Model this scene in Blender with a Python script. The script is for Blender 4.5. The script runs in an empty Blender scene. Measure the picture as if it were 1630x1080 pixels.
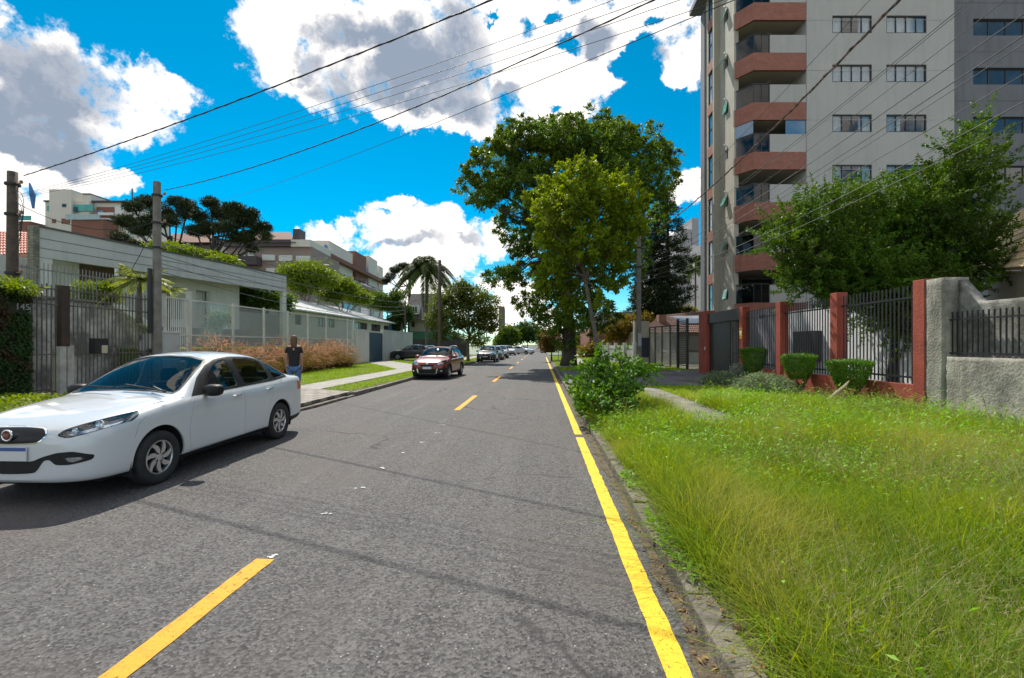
import bpy, bmesh, math, random
import numpy as np
from mathutils import Vector, Matrix
R = math.radians
SC = bpy.context.scene
COL = SC.collection
random.seed(7)

# ------------------------------------------------------------------ camera
YAW = R(3.63); F = 725.0; CXP, CYP = 815.0, 549.0; HC = 1.6
cam_d = bpy.data.cameras.new('camera'); cam = bpy.data.objects.new('camera', cam_d); COL.objects.link(cam)
cam.location = (0, 0, HC); cam.rotation_euler = (R(90), 0, YAW)
cam_d.sensor_width = 36; cam_d.lens = F/1630*36; cam_d.shift_y = (549-540)/1630.0
cam_d.clip_end = 5000; cam_d.clip_start = 0.05
SC.camera = cam
FW = Vector((-math.sin(YAW), math.cos(YAW), 0)); RT = Vector((math.cos(YAW), math.sin(YAW), 0))
def PT(px, py, d):
    """photo direction at depth d -> world point"""
    return FW*d + RT*((px-CXP)/F*d) + Vector((0, 0, HC + (CYP-py)/F*d))
def C2W(r, d, z): return FW*d + RT*r + Vector((0, 0, z))

# ------------------------------------------------------------------ sun, sky, exposure
SUN_AZ = R(-22); SUN_EL = R(52)
sd = bpy.data.lights.new('sun', 'SUN'); so = bpy.data.objects.new('sun', sd); COL.objects.link(so)
sd.energy = 5.0; sd.angle = R(0.5); sd.color = (1.0, 0.94, 0.83)
tosun = Vector((math.sin(SUN_AZ)*math.cos(SUN_EL), math.cos(SUN_AZ)*math.cos(SUN_EL), math.sin(SUN_EL)))
so.rotation_euler = tosun.to_track_quat('Z', 'Y').to_euler(); so.location = (0, 0, 40)
SC.view_settings.view_transform = 'Standard'; SC.view_settings.look = 'None'
SC.view_settings.exposure = 0.30; SC.view_settings.gamma = 1.0; SC.view_settings.use_curve_mapping = False

W = bpy.data.worlds.new('World'); SC.world = W; W.use_nodes = True
W.cycles.sampling_method = 'MANUAL'; W.cycles.sample_map_resolution = 256
nt = W.node_tree; N = nt.nodes; L = nt.links
for n in list(N): N.remove(n)
def wn(t, **k):
    n = N.new(t)
    for a, b in k.items(): setattr(n, a, b)
    return n
def wm(op, a, b=None, c=None, clamp=False):
    n = N.new('ShaderNodeMath'); n.operation = op; n.use_clamp = clamp
    for i, v in enumerate((a, b, c)):
        if v is None: continue
        if isinstance(v, (int, float)): n.inputs[i].default_value = v
        else: L.new(v, n.inputs[i])
    return n.outputs[0]
def build_world():
    out = wn('ShaderNodeOutputWorld'); bg = wn('ShaderNodeBackground'); L.new(bg.outputs[0], out.inputs[0])
    bg.inputs[1].default_value = 0.12
    sky = wn('ShaderNodeTexSky', sky_type='NISHITA', sun_disc=False)
    sky.sun_elevation = SUN_EL; sky.sun_rotation = SUN_AZ; sky.altitude = 900; sky.air_density = 1.0; sky.dust_density = 0.3; sky.ozone_density = 2.5
    hs = wn('ShaderNodeHueSaturation'); hs.inputs['Hue'].default_value = 0.49; hs.inputs['Saturation'].default_value = 1.35; hs.inputs['Value'].default_value = 1.1
    tn = wn('ShaderNodeMix', data_type='RGBA', blend_type='MULTIPLY'); tn.inputs['B'].default_value = (.40, .74, .80, 1)
    L.new(sky.outputs[0], tn.inputs['A']); L.new(tn.outputs['Result'], hs.inputs['Color'])
    tc = wn('ShaderNodeTexCoord'); sx = wn('ShaderNodeSeparateXYZ'); L.new(tc.outputs['Generated'], sx.inputs[0])
    L.new(wm('ADD', .55, wm('MULTIPLY', sx.outputs[2], .9), clamp=True), tn.inputs['Factor'])
    az = wm('ARCTAN2', sx.outputs[0], sx.outputs[1]); el = wm('ARCSINE', sx.outputs[2])
    # warp of the cloud outlines
    def noise(scale, det, rough, off):
        mp = wn('ShaderNodeMapping'); mp.inputs['Location'].default_value = off; L.new(tc.outputs['Generated'], mp.inputs[0])
        n = wn('ShaderNodeTexNoise'); n.inputs['Scale'].default_value = scale; n.inputs['Detail'].default_value = det; n.inputs['Roughness'].default_value = rough
        L.new(mp.outputs[0], n.inputs['Vector']); return n
    n1 = noise(6.5, 10, .64, (3, 1, 0)); n2 = noise(9, 11, .66, (0, 5, 2)); n3 = noise(3.2, 6, .6, (7, 2, 1))
    cb = wn('ShaderNodeCombineXYZ'); L.new(az, cb.inputs[0]); L.new(el, cb.inputs[1])
    wv = wn('ShaderNodeVectorMath', operation='SUBTRACT'); L.new(n1.outputs['Color'], wv.inputs[0]); wv.inputs[1].default_value = (.5, .5, .5)
    ws = wn('ShaderNodeVectorMath', operation='SCALE'); L.new(wv.outputs[0], ws.inputs[0]); ws.inputs['Scale'].default_value = .16
    ad = wn('ShaderNodeVectorMath', operation='ADD'); L.new(cb.outputs[0], ad.inputs[0]); L.new(ws.outputs[0], ad.inputs[1])
    fl = wn('ShaderNodeVectorMath', operation='MULTIPLY'); L.new(ad.outputs[0], fl.inputs[0]); fl.inputs[1].default_value = (1, 1, 0)
    def ae(px, py):
        v = PT(px, py, 1.0) - Vector((0, 0, HC)); v.normalize(); return math.atan2(v.x, v.y), math.asin(v.z)
    def field(blobs):
        acc = None
        for (px, py, rx, ry) in blobs:
            a0, e0 = ae(px, py); a1, _ = ae(px+rx, py); _, e1 = ae(px, py-ry)
            s = wn('ShaderNodeVectorMath', operation='SUBTRACT'); L.new(fl.outputs[0], s.inputs[0]); s.inputs[1].default_value = (a0, e0, 0)
            m = wn('ShaderNodeVectorMath', operation='MULTIPLY'); L.new(s.outputs[0], m.inputs[0]); m.inputs[1].default_value = (1/abs(a1-a0), 1/abs(e1-e0), 0)
            l = wn('ShaderNodeVectorMath', operation='DOT_PRODUCT'); L.new(m.outputs[0], l.inputs[0]); L.new(m.outputs[0], l.inputs[1])
            v = wm('SUBTRACT', 1.0, l.outputs['Value'])
            acc = v if acc is None else wm('MAXIMUM', acc, v)
        return acc
    white = [(60,110,200,110),(165,140,150,75),(290,150,75,26),(0,215,170,130),(90,255,125,45),(185,275,45,28),(20,330,80,60),
             (425,75,75,80),(500,20,120,55),(560,110,160,75),(650,60,190,95),(720,160,190,62),(820,70,170,130),(870,150,85,75),
             (740,200,90,30),(950,50,130,70),(1065,40,80,70),(1095,95,45,30),(930,110,60,60),(700,60,120,120),
             (560,378,62,30),(625,360,75,32),(700,385,95,45),(790,390,60,34),(700,455,130,60),(610,430,70,55),(620,322,36,14),
             (1098,300,50,30),(1060,440,40,60),(840,500,90,45),(1150,40,80,90),(1300,100,150,90),(-200,200,260,150)]
    grey = [(95,125,120,62),(40,190,140,62),(70,238,85,28),(560,62,120,45),(650,95,110,65),(730,90,60,110),(700,170,110,36),(600,130,90,45),(480,85,40,30),
            (655,388,60,12),(735,380,40,12),(945,60,40,34),(800,150,30,20),(1040,80,30,20),(1110,310,18,8)]
    fw_ = field(white); fg = field(grey)
    holes = field([(838,55,36,42),(905,75,34,26),(990,110,60,30),(1010,75,36,30),(880,30,24,16),(770,30,12,10),(885,160,22,14),(1040,20,26,18)])
    # clouds elsewhere in the sky (behind and above the camera)
    back = wm('MULTIPLY', wm('SUBTRACT', n3.outputs['Fac'], .5), 5.0)
    bm_ = wm('MULTIPLY', wm('SUBTRACT', wm('ABSOLUTE', az), 1.0), 3.0, clamp=True)
    up_ = wm('MULTIPLY', wm('SUBTRACT', el, .75), 4.0, clamp=True)
    bsel = wm('MAXIMUM', bm_, up_)
    backf = wm('SUBTRACT', wm('ADD', back, .25), wm('MULTIPLY', wm('SUBTRACT', 1.0, bsel), 20))
    f_ = wm('MAXIMUM', fw_, backf)
    hl = wm('MAXIMUM', holes, 0.0)
    f_ = wm('SUBTRACT', f_, wm('MULTIPLY', hl, 1.25))
    d = wm('ADD', wm('MULTIPLY', f_, wm('ADD', .72, wm('MULTIPLY', wm('LESS_THAN', f_, 0.0), .6))), wm('MULTIPLY', wm('SUBTRACT', n2.outputs['Fac'], .5), 5.0))
    al = wn('ShaderNodeMapRange', interpolation_type='SMOOTHSTEP'); al.inputs['From Min'].default_value = -.12; al.inputs['From Max'].default_value = .50; L.new(d, al.inputs['Value']); alpha = al.outputs[0]
    g = wm('ADD', wm('MAXIMUM', fg, wm('SUBTRACT', wm('MULTIPLY', backf, .6), .5)), wm('MULTIPLY', wm('SUBTRACT', n1.outputs['Fac'], .5), 3.4))
    gr_ = wn('ShaderNodeMapRange', interpolation_type='SMOOTHSTEP'); gr_.inputs['From Min'].default_value = -.25; gr_.inputs['From Max'].default_value = .75; L.new(g, gr_.inputs['Value'])
    gs = wm('MULTIPLY', gr_.outputs[0], wm('ADD', wm('MULTIPLY', wm('SUBTRACT', n2.outputs['Fac'], .5), 1.6), wm('ADD', .28, wm('MULTIPLY', n3.outputs['Fac'], 1.1))), clamp=True)
    cr = wn('ShaderNodeMix', data_type='RGBA'); L.new(gs, cr.inputs['Factor'])
    cr.inputs['A'].default_value = (9.4, 8.9, 8.4, 1); cr.inputs['B'].default_value = (2.2, 2.65, 3.4, 1)
    mx = wn('ShaderNodeMix', data_type='RGBA'); L.new(alpha, mx.inputs['Factor']); L.new(hs.outputs[0], mx.inputs['A']); L.new(cr.outputs['Result'], mx.inputs['B'])
    L.new(mx.outputs['Result'], bg.inputs[0])
build_world()

# ------------------------------------------------------------------ materials
MATS = {}
def mat(name, c=(.5,.5,.5), c2=None, scale=4.0, rough=.6, bump=0.0, bscale=40.0, metal=0.0, spec=.5, coat=0.0, trans=0.0, lo=.35, hi=.65, detail=6, alpha=1.0, brick=None, wave=None, obj=False, streak=0.0):
    if name in MATS: return MATS[name]
    m = bpy.data.materials.new(name); m.use_nodes = True; MATS[name] = m
    t = m.node_tree; n = t.nodes; l = t.links; b = n['Principled BSDF']
    b.inputs['Roughness'].default_value = rough; b.inputs['Metallic'].default_value = metal
    b.inputs['Specular IOR Level'].default_value = spec; b.inputs['Coat Weight'].default_value = coat; b.inputs['Coat Roughness'].default_value = .04
    b.inputs['Transmission Weight'].default_value = trans; b.inputs['Alpha'].default_value = alpha
    b.inputs['Base Color'].default_value = (*c, 1)
    if c2 is not None or bump or brick or wave:
        if obj: tc = n.new('ShaderNodeTexCoord'); vec = tc.outputs['Object']
        else: g = n.new('ShaderNodeNewGeometry'); vec = g.outputs['Position']
    last = None
    if c2 is not None:
        tx = n.new('ShaderNodeTexNoise'); tx.inputs['Scale'].default_value = scale; tx.inputs['Detail'].default_value = detail; tx.inputs['Roughness'].default_value = .65
        l.new(vec, tx.inputs['Vector'])
        mr = n.new('ShaderNodeMapRange'); mr.inputs['From Min'].default_value = lo; mr.inputs['From Max'].default_value = hi; l.new(tx.outputs['Fac'], mr.inputs['Value'])
        mx = n.new('ShaderNodeMix'); mx.data_type = 'RGBA'; mx.inputs['A'].default_value = (*c, 1); mx.inputs['B'].default_value = (*c2, 1)
        l.new(mr.outputs[0], mx.inputs['Factor']); last = mx.outputs['Result']; l.new(last, b.inputs['Base Color'])
    if streak and last is not None:
        mp = n.new('ShaderNodeMapping'); mp.inputs['Scale'].default_value = (2.2, 2.2, .22); l.new(vec, mp.inputs[0]); sn = n.new('ShaderNodeTexNoise'); sn.inputs['Scale'].default_value = 1.6; sn.inputs['Detail'].default_value = 8; sn.inputs['Roughness'].default_value = .7; l.new(mp.outputs[0], sn.inputs['Vector'])
        m3 = n.new('ShaderNodeMapRange'); m3.inputs['From Min'].default_value = .46; m3.inputs['From Max'].default_value = .72; m3.inputs['To Max'].default_value = streak; l.new(sn.outputs['Fac'], m3.inputs['Value'])
        dk_ = n.new('ShaderNodeMix'); dk_.data_type = 'RGBA'; l.new(m3.outputs[0], dk_.inputs['Factor']); l.new(last, dk_.inputs['A']); dk_.inputs['B'].default_value = (c[0]*.28, c[1]*.27, c[2]*.25, 1); last = dk_.outputs['Result']; l.new(last, b.inputs['Base Color'])
    hgt = None
    if bump:
        bt = n.new('ShaderNodeTexNoise'); bt.inputs['Scale'].default_value = bscale; bt.inputs['Detail'].default_value = 5; l.new(vec, bt.inputs['Vector']); hgt = bt.outputs['Fac']
    if brick or wave:
        sp = n.new('ShaderNodeSeparateXYZ'); l.new(vec, sp.inputs[0])
        ad = n.new('ShaderNodeMath'); ad.operation = 'ADD'; l.new(sp.outputs[0], ad.inputs[0]); l.new(sp.outputs[1], ad.inputs[1])
        cb = n.new('ShaderNodeCombineXYZ'); l.new(ad.outputs[0], cb.inputs[0]); l.new(sp.outputs[2], cb.inputs[1])
    if brick:
        bw, bh, mort, flat = brick
        br = n.new('ShaderNodeTexBrick'); br.inputs['Scale'].default_value = 1; br.inputs['Brick Width'].default_value = bw; br.inputs['Row Height'].default_value = bh
        br.inputs['Mortar Size'].default_value = min(bw, bh)*.07; br.inputs['Mortar'].default_value = (*mort, 1)
        l.new((vec if flat else cb.outputs[0]), br.inputs['Vector'])
        if last is not None:
            l.new(last, br.inputs['Color1'])
            hs = n.new('ShaderNodeHueSaturation'); hs.inputs['Value'].default_value = .82; l.new(last, hs.inputs['Color']); l.new(hs.outputs[0], br.inputs['Color2'])
        else:
            br.inputs['Color1'].default_value = (*c, 1); br.inputs['Color2'].default_value = tuple(x*.8 for x in c)+(1,)
        l.new(br.outputs['Color'], b.inputs['Base Color'])
    if hgt is not None:
        bp = n.new('ShaderNodeBump'); bp.inputs['Strength'].default_value = min(1, bump); bp.inputs['Distance'].default_value = .02*max(1, bump); l.new(hgt, bp.inputs['Height']); l.new(bp.outputs[0], b.inputs['Normal'])
    return m

def leafmat(name, c, c2, trans=.35, rough=.5, patch=None, pscale=.6, spec=.2):
    """foliage: random tint per leaf (face attribute), part translucent"""
    m = bpy.data.materials.new(name); m.use_nodes = True; MATS[name] = m
    t = m.node_tree; n = t.nodes; l = t.links; b = n['Principled BSDF']; out = n['Material Output']
    b.inputs['Roughness'].default_value = max(rough, .5); b.inputs['Specular IOR Level'].default_value = spec
    at = n.new('ShaderNodeAttribute'); at.attribute_name = 'rnd'
    mx = n.new('ShaderNodeMix'); mx.data_type = 'RGBA'; mx.inputs['A'].default_value = (*c, 1); mx.inputs['B'].default_value = (*c2, 1)
    l.new(at.outputs['Fac'], mx.inputs['Factor']); col = mx.outputs['Result']
    if patch:
        g = n.new('ShaderNodeNewGeometry'); tx = n.new('ShaderNodeTexNoise'); tx.inputs['Scale'].default_value = pscale; tx.inputs['Detail'].default_value = 4; l.new(g.outputs['Position'], tx.inputs['Vector'])
        mr = n.new('ShaderNodeMapRange'); mr.inputs['From Min'].default_value = .45; mr.inputs['From Max'].default_value = .65; l.new(tx.outputs['Fac'], mr.inputs['Value'])
        m2 = n.new('ShaderNodeMix'); m2.data_type = 'RGBA'; l.new(mr.outputs[0], m2.inputs['Factor']); l.new(col, m2.inputs['A']); m2.inputs['B'].default_value = (*patch, 1); col = m2.outputs['Result']
    l.new(col, b.inputs['Base Color'])
    tr = n.new('ShaderNodeBsdfTranslucent'); hs = n.new('ShaderNodeHueSaturation'); hs.inputs['Hue'].default_value = .485; hs.inputs['Saturation'].default_value = 1.15; hs.inputs['Value'].default_value = 1.5
    l.new(col, hs.inputs['Color']); l.new(hs.outputs[0], tr.inputs[0])
    ms = n.new('ShaderNodeMixShader'); ms.inputs[0].default_value = trans; l.new(b.outputs[0], ms.inputs[1]); l.new(tr.outputs[0], ms.inputs[2]); l.new(ms.outputs[0], out.inputs[0])
    return m

# ------------------------------------------------------------------ object helpers
def tag(o, label=None, cat=None, group=None, kind=None):
    if label: o['label'] = label
    if cat: o['category'] = cat
    if group: o['group'] = group
    if kind: o['kind'] = kind
    return o
def thing(name, label, cat, loc=(0,0,0), rz=0.0, group=None):
    o = bpy.data.objects.new(name, None); COL.objects.link(o); o.empty_display_size = .3
    o.location = loc; o.rotation_euler = (0, 0, rz)
    return tag(o, label, cat, group)
def rootmat(p):
    M = Matrix.Identity(4)
    while p is not None:
        M = Matrix.Translation(p.location) @ p.rotation_euler.to_matrix().to_4x4() @ Matrix.Diagonal((*p.scale, 1)) @ M; p = p.parent
    return M
def link(name, me, material, parent=None, smooth=False, world=False):
    o = bpy.data.objects.new(name, me); COL.objects.link(o)
    ms = material if isinstance(material, (list, tuple)) else [material]
    for m in ms: me.materials.append(m)
    if smooth: me.polygons.foreach_set('use_smooth', [True]*len(me.polygons))
    if parent is not None:
        if world: me.transform(rootmat(parent).inverted())
        o.parent = parent
    elif len(me.vertices):
        co = np.empty(len(me.vertices)*3); me.vertices.foreach_get('co', co); co = co.reshape(-1, 3)
        b = Vector((float((co[:,0].min()+co[:,0].max())/2), float((co[:,1].min()+co[:,1].max())/2), float(co[:,2].min())))
        me.transform(Matrix.Translation(-b)); o.location = b
    me.update()
    return o
class MB:
    def __init__(s, space=None): s.v = []; s.f = []; s.mi = []; s.space = space; s.m = 0
    def _add(s, vs, fs):
        k = len(s.v); s.v += [tuple(x) for x in vs]; s.f += [tuple(i+k for i in f) for f in fs]; s.mi += [s.m]*len(fs); return s
    def box(s, x0, x1, y0, y1, z0, z1):
        return s._add([(x0,y0,z0),(x1,y0,z0),(x1,y1,z0),(x0,y1,z0),(x0,y0,z1),(x1,y0,z1),(x1,y1,z1),(x0,y1,z1)],
                      [(0,3,2,1),(4,5,6,7),(0,1,5,4),(1,2,6,5),(2,3,7,6),(3,0,4,7)])
    def bar(s, p, q, w, h=None, up=(0,0,1)):
        """box section bar between two points"""
        h = h or w; p = Vector(p); q = Vector(q); d = (q-p).normalized(); u = Vector(up)
        if abs(d.dot(u)) > .98: u = Vector((1,0,0))
        a = d.cross(u).normalized()*(w/2); b = a.cross(d).normalized()*(h/2)
        vs = [p-a-b, p+a-b, p+a+b, p-a+b, q-a-b, q+a-b, q+a+b, q-a+b]
        return s._add(vs, [(0,3,2,1),(4,5,6,7),(0,1,5,4),(1,2,6,5),(2,3,7,6),(3,0,4,7)])
    def tube(s, pts, rad, n=8, cap=True):
        pts = [Vector(p) for p in pts]
        if isinstance(rad, (int, float)): rad = [rad]*len(pts)
        vs = []; fs = []; prev = None
        for i, p in enumerate(pts):
            d = (pts[min(i+1, len(pts)-1)] - pts[max(i-1, 0)]).normalized()
            if prev is None: u = d.orthogonal().normalized()
            else:
                u = prev - d*prev.dot(d); u = u.normalized() if u.length > 1e-6 else d.orthogonal().normalized()
            prev = u; w = d.cross(u)
            for k in range(n):
                a = 2*math.pi*k/n; vs.append(p + (u*math.cos(a) + w*math.sin(a))*rad[i])
        for i in range(len(pts)-1):
            for k in range(n):
                fs.append((i*n+k, i*n+(k+1)%n, (i+1)*n+(k+1)%n, (i+1)*n+k))
        if cap: fs.append(tuple(range(n))[::-1]); fs.append(tuple((len(pts)-1)*n+k for k in range(n)))
        return s._add(vs, fs)
    def prism(s, poly, axis, a0, a1):
        """poly of 2D points extruded along an axis ('x': poly=(y,z), 'y': poly=(x,z), 'z': poly=(x,y))"""
        n = len(poly)
        def mk(p, a): return {'x': (a, p[0], p[1]), 'y': (p[0], a, p[1]), 'z': (p[0], p[1], a)}[axis]
        vs = [mk(p, a0) for p in poly] + [mk(p, a1) for p in poly]
        fs = [tuple(range(n))[::-1], tuple(range(n, 2*n))] + [(i, (i+1)%n, n+(i+1)%n, n+i) for i in range(n)]
        return s._add(vs, fs)
    def lathe(s, prof, center, axis='x', n=24, closed=False):
        vs = []; fs = []; m = len(prof); c = Vector(center)
        for k in range(n):
            a = 2*math.pi*k/n; ca, sa = math.cos(a), math.sin(a)
            for (r, h) in prof:
                vs.append(c + (Vector((h, r*ca, r*sa)) if axis == 'x' else Vector((r*ca, h, r*sa)) if axis == 'y' else Vector((r*ca, r*sa, h))))
        for k in range(n):
            k2 = (k+1)%n
            for j in range(m-1 if not closed else m):
                j2 = (j+1)%m; fs.append((k*m+j, k*m+j2, k2*m+j2, k2*m+j))
        return s._add(vs, fs)
    def quad(s, *p): return s._add(p, [tuple(range(len(p)))])
    def sheet(s, poly, z): return s._add([(x, y, z) for x, y in poly], [tuple(range(len(poly)))])
    def mesh(s, name):
        vs = s.v
        if s.space == 'cam': vs = [tuple(C2W(*p)) for p in vs]
        me = bpy.data.meshes.new(name); me.from_pydata(vs, [], s.f); me.update()
        bm = bmesh.new(); bm.from_mesh(me)
        # consistent outward normals for closed pieces
        bmesh.ops.recalc_face_normals(bm, faces=bm.faces)
        bm.to_mesh(me); bm.free()
        if any(s.mi): me.polygons.foreach_set('material_index', s.mi)
        return me
    def build(s, name, material, parent=None, smooth=False, bevel=0):
        """parented parts given in world/cam coordinates when space is set, else in the parent's own coordinates"""
        me = s.mesh(name)
        if bevel:
            bm = bmesh.new(); bm.from_mesh(me)
            es = [e for e in bm.edges if len(e.link_faces) == 2 and e.calc_face_angle(0) > .5]
            bmesh.ops.bevel(bm, geom=es, offset=bevel, segments=2, affect='EDGES', profile=.6, clamp_overlap=True); bm.to_mesh(me); bm.free()
        return link(name, me, material, parent, smooth, world=bool(s.space))
def rawmesh(name, verts, faces_n, loops, rnd=None):
    """verts (n,3) array; all faces with faces_n corners; loops flat index array"""
    me = bpy.data.meshes.new(name); nv = len(verts); nl = len(loops); nf = nl//faces_n
    me.vertices.add(nv); me.vertices.foreach_set('co', np.asarray(verts, dtype=np.float32).ravel())
    me.loops.add(nl); me.loops.foreach_set('vertex_index', np.asarray(loops, dtype=np.int32))
    me.polygons.add(nf); me.polygons.foreach_set('loop_start', np.arange(nf, dtype=np.int32)*faces_n)
    me.update(calc_edges=True)
    if rnd is not None:
        a = me.attributes.new('rnd', 'FLOAT', 'FACE'); a.data.foreach_set('value', np.asarray(rnd, dtype=np.float32))
    return me
def copy_tree(o, parent=None):
    c = o.copy(); COL.objects.link(c); c.parent = parent
    for ch in [x for x in bpy.data.objects if x.parent == o]:
        copy_tree(ch, c)
    return c

# ------------------------------------------------------------------ foliage
def unit(a): return a/np.maximum(1e-9, np.linalg.norm(a, axis=1, keepdims=True))
def leaf_arrays(pos, axis, nrm, ln, wd, fold=.25):
    """rhombic leaves: base, two sides, tip; quads"""
    n = len(pos); side = unit(np.cross(axis, nrm)); nn = np.cross(side, axis)
    ln = np.broadcast_to(ln, n)[:, None]; wd = np.broadcast_to(wd, n)[:, None]
    a = pos; b = pos + axis*ln*.45 + side*wd*.5 + nn*wd*fold; c = pos + axis*ln; d = pos + axis*ln*.45 - side*wd*.5 + nn*wd*fold
    return np.stack([a, b, c, d], axis=1).reshape(-1, 3)
def crown_mesh(name, blobs, nclump, per, ln, wd, cr, seed=0, shell=.55, up=.35, droop=.0, flat=1.0, outw=.8, elong=0.0):
    g = np.random.default_rng(seed); bl = np.array([b[:6] for b in blobs], float)
    w = np.array([(b[6] if len(b) > 6 else 1.0)*(b[3]*b[4]+b[4]*b[5]+b[3]*b[5]) for b in blobs]); w /= w.sum()
    idx = g.choice(len(bl), nclump, p=w); d = unit(g.normal(size=(nclump, 3)))
    rr = shell + (1-shell)*g.random(nclump)**.7; rr *= 1 + .12*g.normal(size=nclump)
    c = bl[idx, :3] + d*bl[idx, 3:6]*rr[:, None]
    size = cr*(.6+.8*g.random(nclump))
    cp = np.repeat(c, per, 0); cd = np.repeat(d, per, 0); cs = np.repeat(size, per)[:, None]
    n = len(cp); off = unit(g.normal(size=(n, 3)))*(g.random(n)**.45)[:, None]*cs*np.array([1, 1, .62*flat])
    if elong:
        sa = unit(d*.75+np.array([0, 0, .55])+g.normal(size=(nclump, 3))*.35); sa = np.repeat(sa, per, 0); t_ = g.random(n)[:, None]
        off = off*(1.05-t_)*.8 + sa*t_*cs*elong
    pos = cp + off
    nrm = unit(cd*.4 + g.normal(size=(n, 3))*.55 + np.array([0, 0, up]))
    ax = unit(g.normal(size=(n, 3))*.8 + unit(off+1e-6)*.5*outw + cd*outw*.5 + np.array([0, 0, -droop])); ax = unit(ax - nrm*np.sum(ax*nrm, 1, keepdims=True)*.8)
    s = .65+.7*g.random(n)
    v = leaf_arrays(pos, ax, nrm, ln*s, wd*s)
    crnd = np.repeat(g.random(nclump), per)
    return rawmesh(name, v, 4, np.arange(len(v)), np.clip(crnd*.5+g.random(n)*.5, 0, 1))
def limb(mb, p, q, r0, r1, seg=6, wob=.1, n=8, rng=random, lift=0):
    p = Vector(p); q = Vector(q); L_ = (q-p).length; pts = []; rs = []
    for i in range(seg+1):
        t = i/seg; pt = p.lerp(q, t)
        if 0 < i < seg: pt += Vector((rng.uniform(-1,1), rng.uniform(-1,1), rng.uniform(-.5,.5)))*wob*L_*.25
        pt.z += lift*math.sin(math.pi*t)*L_
        pts.append(pt); rs.append(r0+(r1-r0)*t)
    mb.tube(pts, rs, n)
    return pts
def tree(name, label, base, forks, blobs, lm, bark, nclump, per, ln, wd, cr, seed=1, group=None, cat='tree', trunk_r=.3, trunk_pts=None, twigs=1, **kw):
    rng = random.Random(seed); t = thing(name, label, cat, base, 0, group); bx, by, bz = base
    mb = MB('w'); mb.space = 'world'
    tp = trunk_pts or [(0,0,0), (0,0,forks)]
    pts = [Vector(base)+Vector(p) for p in tp]; n = len(pts)
    rad = [trunk_r*(1.35 if i == 0 else 1-.35*i/(n-1)) for i in range(n)]
    fine = []; fr = []
    for i in range(n-1):
        for k in range(4):
            u = k/4; fine.append(pts[i].lerp(pts[i+1], u)+Vector((rng.uniform(-1,1), rng.uniform(-1,1), 0))*trunk_r*.08); fr.append(rad[i]+(rad[i+1]-rad[i])*(u**.5 if i == 0 else u))
    fine.append(pts[-1]); fr.append(rad[-1]); mb.tube(fine, fr, 10)
    top = pts[-1]
    for b in blobs:
        c = Vector(b[:3]); s = top if rng.random() < .6 else pts[-1].lerp(pts[max(0, n-2)], .25*rng.random())
        r = trunk_r*.45*min(1.2, (b[3]/max(x[3] for x in blobs))+.3)
        lp = limb(mb, s, c, r, r*.3, 6, .28, 7, rng, .05)
        for k in range(int(4*twigs)):
            a = lp[rng.randint(2, 6)]; e = c + Vector((rng.uniform(-1,1)*b[3], rng.uniform(-1,1)*b[4], rng.uniform(-.7,1)*b[5]))*.8
            limb(mb, a, e, r*.3, r*.08, 4, .25, 5, rng)
    mb.build('trunk', bark, t, smooth=True)
    me = crown_mesh('crown', blobs, nclump, per, ln, wd, cr, seed, **kw)
    link('crown', me, lm, t, world=True)
    return t
def blade_mesh(name, base, h, w, seed=0, seg=3, lean=.35, curl=.5, az=None):
    """grass blades: tapered strips that bend over"""
    g = np.random.default_rng(seed); n = len(base); w = np.broadcast_to(w, n); a = g.random(n)*2*np.pi if az is None else az
    d = np.stack([np.cos(a), np.sin(a), np.zeros(n)], 1); sd = np.stack([-np.sin(a), np.cos(a), np.zeros(n)], 1)
    tw = g.normal(size=n)*.6; sd = unit(sd + d*tw[:, None])
    ln = np.abs(g.normal(size=n))*lean; cu = np.abs(g.normal(size=n))*curl; rows = []
    for i in range(seg+1):
        t = i/seg; ww = (w*(1-t)**.7*.5 if i < seg else w*.04)[:, None]
        c = base + d*((ln*t + cu*t*t)*h)[:, None] + np.array([0,0,1])*((h*t*(1-.35*np.minimum(1.3, cu)*t)))[:, None]
        rows += [c-sd*ww, c+sd*ww]
    v = np.stack(rows, 1).reshape(-1, 3); m = 2*(seg+1); b0 = (np.arange(n)*m)[:, None, None]
    q = np.array([[2*i, 2*i+1, 2*i+3, 2*i+2] for i in range(seg)])[None]
    lo = (b0+q).reshape(-1); rn = np.repeat(g.random(n), seg)
    return rawmesh(name, v, 4, lo, rn)
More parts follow.
